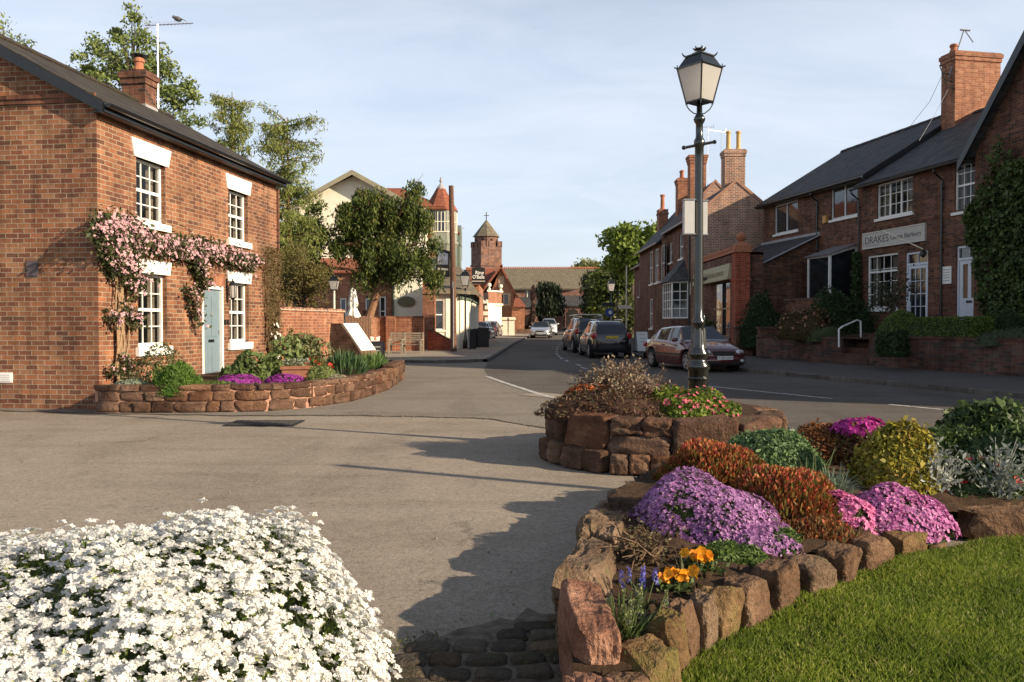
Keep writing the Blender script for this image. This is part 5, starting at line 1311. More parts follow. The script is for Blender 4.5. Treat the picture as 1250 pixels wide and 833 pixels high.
for sg2 in (-1, 1):
    xe = gh + sg2*(gh+.3); ze = z1e - .3*s_
    slab(b, (xe,-o_,ze+.15),(gh,-o_,pk+.15),(gh,9,pk+.15),(xe,9,ze+.15), .1)
slab(b, (2*gh,-.2,6.1),(LC+.15,-.2,6.1),(LC+.15,4.3,8.45),(2*gh,4.3,8.45), .1); slab(b, (2*gh,8.8,6.1),(LC+.15,8.8,6.1),(LC+.15,4.3,8.45),(2*gh,4.3,8.45), .1)
rf = b.build('roof', M['slate'], hc)
for sg2 in (-1, 1):
    b = MB()
    xe = gh + sg2*(gh+.32); ze = z1e - .32*s_ + .16
    b.hull([(xe,-o_-.03,ze),(gh,-o_-.03,pk+.17),(gh,-o_-.03,pk-.22),(xe,-o_-.03,ze-.3)], [(xe,-o_+.01,ze),(gh,-o_+.01,pk+.17),(gh,-o_+.01,pk-.22),(xe,-o_+.01,ze-.3)])
    b.build('bargeboard', M['black'], rf)
# ivy on C
def ivy(label, root_frame, zone, n, pal, name='ivy', deg=DEG, depth=.22, leaf=.1):
    t = thing(name, label, 'climbing plant', root_frame.o, deg)
    P = zone(n); b = MB(); Nn = np.tile([-.25,-1,.45], (len(P),1)); b.arr(*leaves(P, leaf, 1.25, Nn=Nn, jit=.7)); b.build('foliage', leafmat(name+'_leaf', pal, .15), t, uv=False); return t
def zC(n):
    rg = np.random.default_rng(4); u = rg.random(n)*4.6 + .08; zmax = np.interp(u, [0,.5,.85,1.2,1.8,2.4,4.6], [4.9,5.6,6.0,6.9,6.2,6.0,5.9]); zmin = np.interp(u,[0,.3,.8,4.6],[4.3,2.6,1.6,1.2])
    zmin = np.interp(u, [0,.25,.5,.8,4.6], [4.2,3.9,2.2,1.3,1.2])
    v = zmin + (zmax-zmin)*rg.random(n); lump = .10*np.sin(u*6+v*3)+.08*np.sin(v*7-u*4)
    return np.stack([u + .05*rg.normal(size=n), -.06 - (.18+lump)*rg.random(n)**.6 - .12, v + .08*rg.normal(size=n)], 1)
ivy('dense dark green ivy covering the front of the right hand gabled house', FC, zC, 14000, [(.03,.05,.012),(.065,.10,.022),(.10,.145,.035),(.045,.07,.02)], leaf=.11)
bk = MB(); bk.box(.9,4.6,-.14,-.02,1.3,5.8); o = bk.build('ivy_shade_backing', plain('ivy_shadow',(.02,.03,.012),.95), bpy.data.objects['ivy'])  # near-black slab, its colour standing in for the shade behind the ivy leaves
def zB(n):
    rg = np.random.default_rng(5); v = 1.3 + 2.9*rg.random(n); w = np.interp(v, [1.3,2,3.3,4.2], [.55,.45,.3,.15]); return np.stack([.05 + w*(rg.random(n)-.4), -.05-.3*rg.random(n), v], 1)
ivy('narrow column of ivy climbing the corner between the porch and the shop window', FB, zB, 1600, [(.03,.055,.015),(.06,.09,.025)], name='ivy_column', leaf=.09)
# --- aerials on the right chimney
cx_ = FB.o + FB.x*.55 + FB.y*(DB/2)
ta = thing('tv_aerial', 'bent aerial on a slanting mast above the right hand brick chimney', 'aerial', (cx_.x-1.3, cx_.y-.1, 9.6))
p0 = at(1158,95,31.4) ; p1 = at(1177,36,31.4); p2 = at(1188,52,31.4)
b = RB(ta); b.tube([p0, p1], .022, 6); b.build('mast', M['grey'], ta); b = RB(ta); b.tube([p1, p2], .02, 5); b.tube([p1+Vector((-.15,0,-.02)), p1+Vector((.22,0,-.05))], .035, 5); b.build('boom', M['grey'], ta)
b = RB(ta)
for k_ in range(4): p = at(1148+k_*4, 82+k_*9, 31.3); b.tube([p+Vector((-.12,-.2,0)), p+Vector((.25,.1,.02))], .028, 5)
b.tube([at(1147,80,31.3), at(1157,108,31.3)], .02, 5); b.build('bracket', M['black'], ta)
wr = thing('overhead_cable', 'thin overhead cable falling from the right chimney to the roofs', 'cable', (cx_.x-1.3, cx_.y, 8))
b = RB(wr); b.tube([at(1150,92,31.3), at(1135,124,32.5), at(1112,153,34)], .008, 4); b.build('strand', M['grey'], wr)
wr2 = thing('overhead_cable', 'shorter thin cable falling from the right chimney bracket to the slates', 'cable', (cx_.x-1.2, cx_.y-.3, 8)); b = RB(wr2); b.tube([at(1157,110,31.2), at(1140,142,31.0), at(1122,172,30.5)], .008, 4); b.build('strand', M['grey'], wr2)
# --- D: gable catching the sun, E behind it
yD = 40.6; xD = X(843,yD)
FD = Frame(xD, yD, 0, 0)
hd = thing('end_terrace_house', 'brick end terrace house whose pale brick gable catches the sun', 'house', (xD, yD, 0), 0)
apx = at(899,222,yD); print('D', xD, 'apex', apx)
wD = (apx.x - xD)*2; eD = at(845,266,yD).z; LD = 6.4
# this one has its ridge along y (down the street): local frame turned so x' runs toward camera
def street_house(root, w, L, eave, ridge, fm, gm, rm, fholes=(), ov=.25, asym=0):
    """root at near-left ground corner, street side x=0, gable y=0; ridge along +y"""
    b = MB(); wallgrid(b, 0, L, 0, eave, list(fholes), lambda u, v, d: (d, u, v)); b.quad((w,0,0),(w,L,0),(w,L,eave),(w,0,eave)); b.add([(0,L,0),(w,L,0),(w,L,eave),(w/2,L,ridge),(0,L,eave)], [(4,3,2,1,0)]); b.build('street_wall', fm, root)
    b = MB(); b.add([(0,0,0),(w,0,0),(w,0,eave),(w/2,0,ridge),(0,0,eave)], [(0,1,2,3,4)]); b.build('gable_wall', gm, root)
    b = MB(); s = (ridge-eave)/(w/2)
    slab(b, (-ov,-.02,eave-ov*s+.1),(w/2,-.02,ridge+.1),(w/2,L,ridge+.1),(-ov,L,eave-ov*s+.1), .1); slab(b, (w+ov,-.02,eave-ov*s+.1),(w/2,-.02,ridge+.1),(w/2,L,ridge+.1),(w+ov,L,eave-ov*s+.1), .1)
    r = b.build('roof', rm, root)
    b = MB(); b.hull([(-.05,-.04,eave+.02),(w/2,-.04,ridge+.14),(w/2,-.04,ridge-.02),(-.05,-.04,eave-.12)], [(-.05,.06,eave+.02),(w/2,.06,ridge+.14),(w/2,.06,ridge-.02),(-.05,.06,eave-.12)]); b.hull([(w+.05,-.04,eave+.02),(w/2,-.04,ridge+.14),(w/2,-.04,ridge-.02),(w+.05,-.04,eave-.12)], [(w+.05,.06,eave+.02),(w/2,.06,ridge+.14),(w/2,.06,ridge-.02),(w+.05,.06,eave-.12)]); b.build('coping', M['mortar'], r)
    b = MB(); b.tube([(-ov-.05,0,eave-ov*s+.05),(-ov-.05,L,eave-ov*s+.05)], .06, 6); b.build('gutter', M['black'], r)
FDs = Frame(xD, yD, 0, 90)   # facade plane: x = along street (+y), outside is -x ... used for pixel lookups
def fr_hit(px, py, x):       # hit plane X = x -> (Y, z)
    d = ray(px, py); k = x / d.x; return d.y*k, EYE + d.z*k
def srect(x, xl, xr, yt, yb, yo):
    Y1_, zt_ = fr_hit(xr, yt, x); Y2_, _ = fr_hit(xl, yt, x); _, zb_ = fr_hit(xr, yb, x); return Y1_-yo, Y2_-yo, zb_, zt_
hw1 = srect(xD, 825.5, 834, 285, 315, yD); 
print('D win', hw1)
DW = [(hw1[0], hw1[0]+1.0, hw1[2], hw1[3]), (hw1[0]+2.9, hw1[0]+3.7, hw1[2], hw1[3]-.15)]
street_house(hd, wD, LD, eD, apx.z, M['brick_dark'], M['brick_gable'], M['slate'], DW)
mD = lambda u, v, d: (d, u, v)
for h in DW: window(hd, mD, *h, nx=2, nz=2, depth=.06)
chimney(hd, wD/2, .62, apx.z-.8, at(899,182,yD).z, 1.0, .7, M['brick_gable'], pots=((-.25,.95,.13),(.25,.95,.13)), potm=M['buffpot'])
b = MB(); b.tube([(-.06,.15,0),(-.06,.15,eD-.2)], .045, 6); b.build('downpipe', M['black'], hd)
b = MB(); b.box(-.02,.0,.05,.4,2.9,3.5) ; b.build('wall_sign', M['cream'], hd)
# bay window
bw = srect(xD-.6, 806, 838, 340, 388, yD); print('bay', bw)
by0_, by1_ = .9, 3.6; bz0, bz1 = 1.75, 3.6
b = MB(); pl_ = [(0,by0_-.35),(-.75,by0_+.15),(-.75,by1_-.15),(0,by1_+.35)]
b.prism(pl_[::-1], .1, bz0, top=True); b.build('bay_base', M['brick_dark'], hd)
def pane_grid(b, g, p, q, z0, z1, nx, nz, fr=.07):
    P = Vector((p[0],p[1],0)); Q = Vector((q[0],q[1],0)); d = (Q-P); L = d.length; d.normalize(); n = Vector((d.y,-d.x,0))
    if n.x > 0: n = -n
    mm = lambda u, v, dd: tuple(P + d*u - n*dd + Vector((0,0,v)))
    for a in ((0,fr,z0,z1),(L-fr,L,z0,z1),(fr,L-fr,z1-fr,z1),(fr,L-fr,z0,z0+fr)): obox(b, mm, *a, 0, .07)
    for i in range(1, nx): x = fr+(L-2*fr)*i/nx; obox(b, mm, x-.02, x+.02, z0+fr, z1-fr, .01, .06)
    for j in range(1, nz): z = z0+fr+(z1-z0-2*fr)*j/nz; obox(b, mm, fr, L-fr, z-.018, z+.018, .012, .058)
    g.quad(mm(fr,z0+fr,.05), mm(L-fr,z0+fr,.05), mm(L-fr,z1-fr,.05), mm(fr,z1-fr,.05))
b = MB(); g = MB()
for i in range(3): pane_grid(b, g, pl_[i], pl_[i+1], bz0, bz1, 4 if i == 1 else 2, 4)
bwn = b.build('bay_window', M['white'], hd); g.build('pane', M['glass'], bwn)
b = MB(); pe = [(0,by0_-.5),(-.95,by0_+.05),(-.95,by1_-.05),(0,by1_+.5)]
V = [(x,y,bz1) for x, y in pe] + [(0,by0_+.6,bz1+1.15),(0,by1_-.6,bz1+1.15)]
b.add(V, [(0,1,4),(1,2,5,4),(2,3,5),(3,2,1,0)]); b.build('bay_roof', M['slate'], hd)
# E: next house down the street
yE = yD + LD + .02; xE = X(843,yD) - .25
he = thing('terrace_house', 'brick terrace house with orange brick chimneys and a narrow gable', 'house', (xE, yE, 0), 0)
eE = 6.5; ap2 = at(868,222,yE); wE = 6.0
EW = [srect(xE,805,811.5,292,328,yE), srect(xE,798,804,296,333,yE), srect(xE,792,797,305,336,yE)]
EW = [(a[0], a[0]+1.15, 3.9, 5.9) for a in EW]
print(EW)
EG = [(EW[2][0], EW[2][0]+1.1, 1.2, 3.0)]
street_house(he, wE, 8.4, eE-.2, ap2.z+.0, M['brick_dark'], M['brick_gable'], M['slate'], [w for w in EW if w[1] < 8.3] + [w for w in EG if w[1] < 8.3])
for h in EW + EG:
    if h[1] < 8.3: window(he, mD, *h, nx=2, nz=2, depth=.03)
c2 = at(853,210,yE)
chimney(he, c2.x-xE, .5, 6.2, at(853,192,yE).z, .9, .75, M['brick_orange'], pots=((.1,.4,.14),), corbel=3)
c3 = at(833,240,yE+3); chimney(he, c3.x-xE, 3.2, 6.0, at(834,219,yE+3).z, .6, .8, M['brick_orange'], pots=((-.12,.5,.12),(.12,.5,.12)), corbel=2)
c4_ = at(808,262,yE+7.5); chimney(he, c4_.x-xE, 7.3, 5.6, at(808,258,yE+7.5).z, .6, .8, M['brick_orange'], pots=((0,1.0,.16),), corbel=1)
p = at(883,160,yE); aerial(Vector((X(882,yE), yE+.5, 8.0)), at(882,158,yE).z-8.0, 'tall thin aerial behind the two yellow chimney pots', 200, .9, 9, .02)
p = at(866,160,yE); aerial(Vector((X(866,yE), yE+.6, 8.2)), at(866,152,yE).z-8.2, 'thin aerial with side boom just left of the yellow chimney pots', 170, .6, 7, .014)
# F: farther dark house, lower
hf = thing('cottage_row_end', 'small dark brick building at the far end of the right row', 'house', (X(787,56)+.05,55.8,0), 0)
FW = [(1.0,1.6,3.4,4.6),(2.8,3.4,3.4,4.6),(1.0,1.8,1.2,2.4)]
street_house(hf, 5, 5.5, 5.6, 7.4, M['brick_dark'], M['brick_dark'], M['slate'], FW)
for h in FW: window(hf, mD, *h, nx=1, nz=2, depth=.04)
# --- single storey shop with fascia and brick pier
ys0 = 33.4; xs0 = X(895,33.4)
shp = thing('corner_shop', 'single storey shop front with cream fascia and plate glass window', 'shop', (xs0, ys0, 0), 0)
LS = yD - ys0 - .1
mS = lambda u, v, d: (d, u, v)
b = MB(); wallgrid(b, .3, LS, 0.1, 4.5, [(.5,LS-2.2,.9,3.25),(LS-2.0,LS-.5,.15,3.25)], mS, depth=.25); b.box(0,1.3,.3,LS,4.3,4.45); b.quad((1.3,.3,0),(1.3,LS,0),(1.3,LS,4.4),(1.3,.3,4.4)); b.quad((.3,.3,0),(1.3,.3,0),(1.3,.3,4.4),(.3,.3,4.4)); b.build('wall', M['brick_dark'], shp)
b = MB(); b.box(-.05,.14,.2,LS+.0,4.5,4.62); b.box(-.03,.1,.2,LS,4.35,4.5); b.build('cornice', M['terracotta'], shp)
b = MB(); b.hull([(-.18,.3,3.3),(-.18,LS-.2,3.3),(-.18,LS-.2,3.38),(-.18,.3,3.38)], [(0,.3,3.3),(0,LS-.2,3.3),(0,LS-.2,3.38),(0,.3,3.38)]); b.hull([(-.16,.3,3.38),(-.16,LS-.2,3.38),(-.08,LS-.2,3.95),(-.08,.3,3.95)], [(0,.3,3.38),(0,LS-.2,3.38),(0,LS-.2,3.95),(0,.3,3.95)]); fs = b.build('fascia', plain('fascia_cream',(.40,.36,.22),.6), shp)
b = MB(); bz = MB()
bz.quad(mS(.5,.9,.2),mS(LS-2.2,.9,.2),mS(LS-2.2,3.25,.2),mS(.5,3.25,.2)); bz.quad(mS(LS-2,.15,.22),mS(LS-.5,.15,.22),mS(LS-.5,3.25,.22),mS(LS-2,3.25,.22))
for u in (.5,2.2,LS-2.26,): obox(b, mS, u, u+.06, .9, 3.25, .12, .2)
obox(b, mS, .5, LS-2.2, .9, 1.0, .12, .2); obox(b, mS, .5, LS-2.2, 2.1, 2.16, .13, .19); wn = b.build('shop_window', M['black'], shp); bz.build('pane', M['glass'], wn)
b = MB(); b.box(.9,1.0,.6,LS-2.3,1.6,1.9); b.build('display_shelf', plain('teal',(.14,.32,.31),.6), shp)
t_ = textmesh('Village Restaurant', .34, 'lettering', plain('fascia_letters',(.22,.19,.08),.6), shp, (-.17,LS-.6,3.52), (R(90),0,R(-90)), width=LS-1.6)
pr = thing('brick_pier', 'tall red brick pier with ball finial at the shop corner', 'pier', (xs0, ys0, 0), 0)
b = MB(); b.box(0,.58,-.3,.28,0,4.35); b.box(-.04,.62,-.34,.32,3.2,3.3); b.build('shaft', M['brick_red'], pr)
b = MB(); b.box(-.07,.65,-.37,.35,4.35,4.45); b.box(-.03,.61,-.33,.31,4.45,4.62); b.hull([(-.03,-.33,4.62),(.61,-.33,4.62),(.61,.31,4.62),(-.03,.31,4.62)], [(.2,-.1,4.8),(.38,-.1,4.8),(.38,.08,4.8),(.2,.08,4.8)]); b.build('cap', M['terracotta'], pr)
b = MB(); b.lathe([(.08,0),(.1,.05),(.18,.12),(.21,.2),(.18,.29),(.1,.36),(.01,.4)], (.29,-.01,4.78), 12); b.build('ball_finial', M['terracotta'], pr, smooth=True)
# flower planter outside the shop
fp = thing('hanging_plants', 'leafy planter on a stand outside the shop window', 'planter', (xs0-.6, ys0+2.2, .22))
b = MB(); b.box(-.2,.2,-.3,.3,.9,1.1); b.tube([(0,0,0),(0,0,.9)],.03,6); b.build('stand', M['black_matt'], fp); b = MB(); b.arr(*leaves(np.stack([RNG.normal(0,.22,500),RNG.normal(0,.32,500),1.2+.16*RNG.normal(size=500)],1),.1,1.8)); b.build('foliage', leafmat('planter_leaf',[(.03,.06,.02),(.07,.1,.03)]), fp, uv=False)
# ================================================================== front garden of the row
M['retaining'] = _rock('retaining_stone', [(.3,(.06,.045,.04)),(.45,(.12,.075,.06)),(.6,(.18,.11,.085)),(.75,(.24,.17,.14))], .62, (.10,.10,.07))
def wallpt(y): return (interp(WALL_R, y), y)
yst0, yst1 = 27.2, 25.0      # gap for the steps
rw1 = thing('retaining_wall', 'low dark brick retaining wall running right from the garden steps', 'wall', (*wallpt(18),0))
def ret(root, ya, yb, h, mat):
    b = RB(root); n = max(1, int((yb-ya)/1.0))
    for i in range(n):
        y0 = ya+(yb-ya)*i/n; y1 = ya+(yb-ya)*(i+1)/n; x0, x1 = interp(WALL_R,y0), interp(WALL_R,y1)
        b.hull([(x0,y0,0),(x1,y1,0),(x1+.35,y1,0),(x0+.35,y0,0)],[(x0,y0,h),(x1,y1,h),(x1+.35,y1,h),(x0+.35,y0,h)])
    b.build('wall', mat, root)
    b = RB(root)
    for i in range(n*3):
        y0 = ya+(yb-ya)*i/(n*3); y1 = ya+(yb-ya)*(i+1)/(n*3)-.01; x0, x1 = interp(WALL_R,y0)-.03, interp(WALL_R,y1)-.03; hh = h + .06 + .015*math.sin(i*2.3)
        b.hull([(x0,y0,h),(x1,y1,h),(x1+.4,y1,h),(x0+.4,y0,h)],[(x0,y0,hh),(x1,y1,hh),(x1+.4,y1,hh),(x0+.4,y0,hh)])
    b.build('coping', M['retaining'], root)
M['brick_old'] = brick('brick_old_wall', [(.14,.065,.05),(.17,.075,.055),(.10,.06,.05),(.19,.09,.065),(.09,.07,.06),(.15,.10,.08)], (.12,.095,.075), bw=.26, bh=.085, mortar=.014, stain=.55, wob=.02)
ret(rw1, -4, 24.6, 1.08, M['brick_old'])
yst0 = 27.0; yst1 = 24.9
def steps_y(px): return None
sa = ground(1013,440,.25); 
rw2 = thing('retaining_wall', 'low mottled stone retaining wall left of the garden steps', 'wall', (*wallpt(28),0))
ret(rw2, 26.2, 30.3, 1.0, M['brick_old'])
st = thing('garden_steps', 'worn stone garden steps rising between the retaining walls', 'steps', (*wallpt(24.6),.2))
b = RB(st); 
for i in range(6):
    y0, y1 = 24.6, 26.2; x0 = interp(WALL_R, 24.55) + i*.3 - .05
    a = Vector((.944,.28,0)); 
    xa, xb2 = interp(WALL_R, y0)+i*.3-.05, interp(WALL_R, y1)+i*.3-.05
    b.hull([(xa,y0+i*.08,.1),(xb2,y1+i*.08,.1),(xb2+.35,y1+i*.08,.1),(xa+.35,y0+i*.08,.1)], [(xa,y0+i*.08,.25+.16*(i+1)),(xb2,y1+i*.08,.25+.16*(i+1)),(xb2+.35,y1+i*.08,.25+.16*(i+1)),(xa+.35,y0+i*.08,.25+.16*(i+1))])
b.build('treads', M['retaining'], st)
for ya_ in (24.4, 26.25):
    b = RB(st); xw = interp(WALL_R, ya_) + .2; b.hull([(xw,ya_,.1),(xw+2.0,ya_+.55,.1),(xw+2.0,ya_+.75,.1),(xw,ya_+.2,.1)],[(xw,ya_,1.06),(xw+2.0,ya_+.55,1.2),(xw+2.0,ya_+.75,1.2),(xw,ya_+.2,1.06)]); b.build('cheek_wall', M['brick_old'], st)
b = RB(st); xw = interp(WALL_R, 25.4)+1.75; b.hull([(xw+.2,24.4,.1),(xw+1.2,24.6,.1),(xw+1.0,27.0,.1),(xw-.3,26.8,.1)],[(xw+.2,24.4,1.22),(xw+1.2,24.6,1.22),(xw+1.0,27.0,1.22),(xw-.3,26.8,1.22)]); b.build('landing', M['retaining'], st)
hr = thing('handrail', 'white painted tubular handrail bent over the garden steps', 'handrail', (at(1024,424,25.2).x, 25.2, .5))
b = RB(hr); p = [at(1024,424,25.0), at(1024,402,25.0), at(1028,399,25.1), at(1046,391,26.0), at(1050.5,392,26.1), at(1051,414,26.2)]
b.tube(p, .028, 8); b.build('rail', M['white'], hr)
# garden ground behind the wall
b = MB(); V = [(interp(WALL_R,y)+.3, y, 1.02) for y in (-4,2,8,14,19,23.4,25.7,28,30.2)]; V2 = [(24,-4,1.4),(23,8,1.4),(20,19,1.4),(14.5,29,1.4),(12.5,33,1.3)]
b.add(V + V2[::-1], [tuple(range(len(V)+5))]); struct(b.build('garden_ground', M['soil']))
# dividing brick wall and pier
bwl = thing('brick_wall', 'shoulder high red brick garden wall with coping before the lean-to', 'wall', (X(962,31.5),31.5,0), 0)
b = RB(bwl); b.hull([(X(958,31.8),31.8,0),(X(1003,30.2),30.2,0),(X(1003,30.2)+.05,30.45,0),(X(958,31.8)+.05,32.05,0)],[(X(958,31.8),31.8,2.35),(X(1003,30.2),30.2,2.35),(X(1003,30.2)+.05,30.45,2.35),(X(958,31.8)+.05,32.05,2.35)]); b.build('wall', M['brick_dark'], bwl)
b = RB(bwl); b.hull([(X(957,31.8),31.75,2.35),(X(1004,30.2),30.15,2.35),(X(1004,30.2)+.05,30.5,2.35),(X(957,31.8)+.05,32.1,2.35)],[(X(957,31.8),31.75,2.45),(X(1004,30.2),30.15,2.45),(X(1004,30.2)+.05,30.5,2.45),(X(957,31.8)+.05,32.1,2.45)]); b.build('coping', M['retaining'], bwl)
wp = thing('gate_pier', 'short red brick gate pier at the pavement beside the dark car', 'pier', (X(938,30.6),30.6,.2)); b = MB(); b.box(-.35,.35,-.2,.2,0,1.1); b.build('shaft', M['brick_dark'], wp); b = MB(); b.box(-.4,.4,-.25,.25,1.1,1.18); b.build('cap', M['retaining'], wp)
wp = thing('gate_pier', 'short red brick gate pier below the shop corner pier', 'pier', (X(908,32.4),32.4,.2)); b = MB(); b.box(-.35,.3,-.2,.2,0,1.1); b.build('shaft', M['brick_dark'], wp); b = MB(); b.box(-.4,.35,-.25,.25,1.1,1.18); b.build('cap', M['retaining'], wp)
DG = [(.02,.035,.012),(.035,.06,.018),(.05,.08,.025)]
mound('shrub', 'dark green shrub spilling over the gate between the two short piers', 'shrub', (X(930,32.2),32.2,.6), .8,.6,1.85, DG, .12, 1600, 1.8, seed=31, bump=.25)
mound('shrub', 'big dark evergreen shrub in front of the glazed porch', 'shrub', (X(1024,28.6),28.6,1.0), 1.15,.8,1.75, DG, .12, 2600, 1.8, seed=32, bump=.22)
mound('azalea', 'rust and cream flowering azalea left of the handrail', 'shrub', (X(985,27.8),27.8,1.0), .9,.5,.95, [(.07,.05,.02),(.12,.07,.03),(.06,.06,.02)], .09, 1300, 2, fl=([(.38,.16,.08),(.42,.30,.16),(.30,.10,.06)],.05,130,5,.3), seed=33, bump=.25)
mound('heather', 'low green grey ground cover spilling by the top of the handrail', 'plant', (X(1008,27.0),27.0,.95), .7,.4,.45, [(.06,.08,.03),(.09,.10,.05)], .06, 900, 3, seed=34)
# clipped hedge
hg = thing('hedge', 'clipped box hedge stepped up to a rounded hump by the shop door', 'hedge', (X(1130,23.4),23.4,1.1), DEG)
def hedgepts(k, sx, sy, sz, cx0, cy0=0):
    rg = np.random.default_rng(9); P = rg.uniform(-1, 1, (k, 3)); ax = rg.integers(0, 3, k); P[np.arange(k), ax] = np.sign(P[np.arange(k), ax]); P[:, 2] = np.abs(P[:, 2]) if True else P[:, 2]
    Nn = np.zeros((k, 3)); Nn[np.arange(k), ax] = np.sign(P[np.arange(k), ax]); return P*np.array([sx,sy,sz])*(1+.03*rg.normal(size=(k,1))) + np.array([cx0,cy0,0]), Nn
b = MB(); P, Nn = hedgepts(7000, 1.5, .35, .55, .6); b.arr(*leaves(P, .05, 1.6, Nn=Nn, jit=.7)); P, Nn = dome(3500, .85, .55, .78, .06, 3, .05); b.arr(*leaves(P+np.array([-1.1,0,0]), .05, 1.6, Nn=Nn)); b.build('foliage', leafmat('hedge_leaf', [(.07,.115,.02),(.11,.165,.03),(.15,.21,.04)]), hg, uv=False)
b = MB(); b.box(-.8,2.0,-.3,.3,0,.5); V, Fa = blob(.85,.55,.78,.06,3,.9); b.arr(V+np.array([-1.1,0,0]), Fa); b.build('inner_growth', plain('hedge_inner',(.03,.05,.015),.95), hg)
mound('ivy_clump', 'ivy clump hanging over the retaining wall below the hedge', 'climbing plant', (X(1089,22.9),22.9,.62), .42,.38,.66, DG, .08, 1300, 1.5, seed=36, bump=.25)
mound('pieris', 'red and pink tipped shrub at the foot of the panelled door', 'shrub', (X(1189,22.2),22.2,1.0), .3,.3,.72, [(.05,.06,.02),(.25,.09,.06),(.32,.14,.10),(.08,.07,.03)], .08, 900, 2, seed=37, bump=.2)
mound('shrub', 'rounded dark green shrub under the ivy at the right edge', 'shrub', (X(1222,21.8),21.8,1.0), .75,.6,.82, DG, .06, 2200, 1.8, seed=38)
mound('catmint', 'grey green feathery plants along the wall top at the right edge', 'plant', (X(1236,20.4),20.4,1.0), .9,.3,.35, [(.07,.09,.05),(.10,.12,.07)], .12, 700, 6, T=(0,0,1), seed=39)
def smalltree(label, loc, h, rx, rz, n, pal, leaf=.08, name='small_tree', trunk=.03, seed=1, cat='tree', branches=14, zc=.65):
    t = thing(name, label, cat, loc); rs = random.Random(seed); rg = np.random.default_rng(seed); b = MB()
    b.tube([(0,0,0),(.03,0,h*.3),(0,.03,h*.5)], [trunk,trunk*.8,trunk*.7], 6); tips = []
    for i in range(branches):
        q = rs.random()*6.28; r = rx*rs.uniform(.4,1); z = h*zc + rz*rs.uniform(-.8,1); e = Vector((r*math.cos(q), r*math.sin(q), z)); s0 = Vector((0,.02,h*rs.uniform(.25,.5)))
        m = (s0+e)/2 + Vector((0,0,.1*h*rs.random())); b.tube([s0, m, e], [trunk*.5,trunk*.3,trunk*.1], 5); tips += [m, e, (m+e)/2]
    b.build('trunk', plain(name+'_bark',(.10,.07,.05),.9,.3,10,bump=.4), t)
    T_ = np.array([tuple(v) for v in tips]); P = T_[rg.integers(0, len(T_), n)] + rg.normal(size=(n,3))*rx*.2
    b = MB(); b.arr(*leaves(P, leaf, 1.9)); b.build('crown', leafmat(name+'_leaf', pal), t, uv=False); return t
smalltree('small sparse garden tree in front of the shop window', (X(1090,25.4),25.4,1.0), 1.9, .75, .45, 900, [(.03,.04,.02),(.06,.07,.035)], .09, seed=4, branches=18, zc=.78)
# ================================================================== FAR END OF THE STREET
# brick hall with gable
Yh = 96.0; zb = gz(Yh)
hall = thing('brick_hall', 'orange red brick hall with a steep gable beyond the pub', 'building', (X(612,Yh),Yh,zb))
ap = at(612,325,Yh); gl, gr = X(599,Yh), X(628,Yh)
ez = at(628,358,Yh).z; ang = .25
b = RB(hall)
def rot2(p, c, a): x, y = p[0]-c[0], p[1]-c[1]; return (c[0]+x*math.cos(a)-y*math.sin(a), c[1]+x*math.sin(a)+y*math.cos(a))
b.add([(gl,Yh,zb-.5),(gr,Yh,zb-.5),(gr,Yh,ez),(ap.x,Yh,ap.z),(gl,Yh,ez)], [(0,1,2,3,4)]); b.add([(gr,Yh,0),(gr,Yh+14,0),(gr,Yh+14,ez),(gr,Yh,ez)], [(0,1,2,3)]); 
b.box(X(628,Yh)-.3, X(640,Yh), Yh-2.5, Yh+6, 0, at(630,388,Yh).z+1.2)
b.build('wall', M['brick_orange'], hall)
b = RB(hall); slab(b, (gr+.5,Yh-.4,ez-.7),(ap.x,Yh-.4,ap.z+.15),(ap.x,Yh+14,ap.z+.15),(gr+.5,Yh+14,ez-.7), .2); slab(b, (gl-3.5,Yh-.4,ez-3.0),(ap.x,Yh-.4,ap.z+.15),(ap.x,Yh+14,ap.z+.15),(gl-3.5,Yh+14,ez-3.0), .2)
z1_ = at(630,388,Yh).z+1.2; b.add([(X(626,Yh),Yh-3,z1_),(X(642,Yh),Yh-3,z1_),(X(642,Yh),Yh+6,z1_),(X(626,Yh),Yh+6,z1_),(X(630,Yh),Yh,z1_+1.6)], [(0,1,4),(1,2,4),(2,3,4),(3,0,4)])
b.build('roof', M['tile_red'], hall)
b = RB(hall); mh_ = lambda u, v, d: (u, Yh+d, v)
obox(b, mh_, ap.x-1.1, ap.x+1.1, ap.z-4.6, ap.z-3.1, -.06, 0); obox(b, mh_, ap.x-.35, ap.x+.35, ap.z-2.2, ap.z-1.2, -.05, 0); b.build('stone_window', M['buffstone'] if 'buffstone' in M else plain('buffstone',(.45,.30,.2),.8), hall)
b = RB(hall); 
for x_ in (ap.x-.75, ap.x-.2, ap.x+.35): obox(b, mh_, x_, x_+.4, ap.z-4.4, ap.z-3.3, -.08, -.06)
b.build('pane', M['glass'], hall)
# lower porch gable in shade, ridge roof left of the hall
b = RB(hall); yy = Yh-2; b.add([(X(596,Yh),yy,ez-4),(X(586,Yh),yy,ez-4),(X(586,Yh),yy,ez-.2),(X(602,Yh),yy,ap.z-.4),(X(602,Yh),yy,ez-4)], [(0,1,2,3,4)]) if False else None
b = RB(hall); slab(b, (X(572,Yh),Yh+.5,ez-.8),(X(606,Yh),Yh+.5,ez-.8),(ap.x-.8,Yh+5.5,ap.z+.1),(X(578,Yh),Yh+5.5,ap.z+.1), .2); b.build('cross_roof', M['tile_red'], hall)
b = RB(hall); b.box(X(573,Yh), X(600,Yh), Yh+.9, Yh+10, 0, ez-.9); b.build('cross_wing', M['brick_orange'], hall)
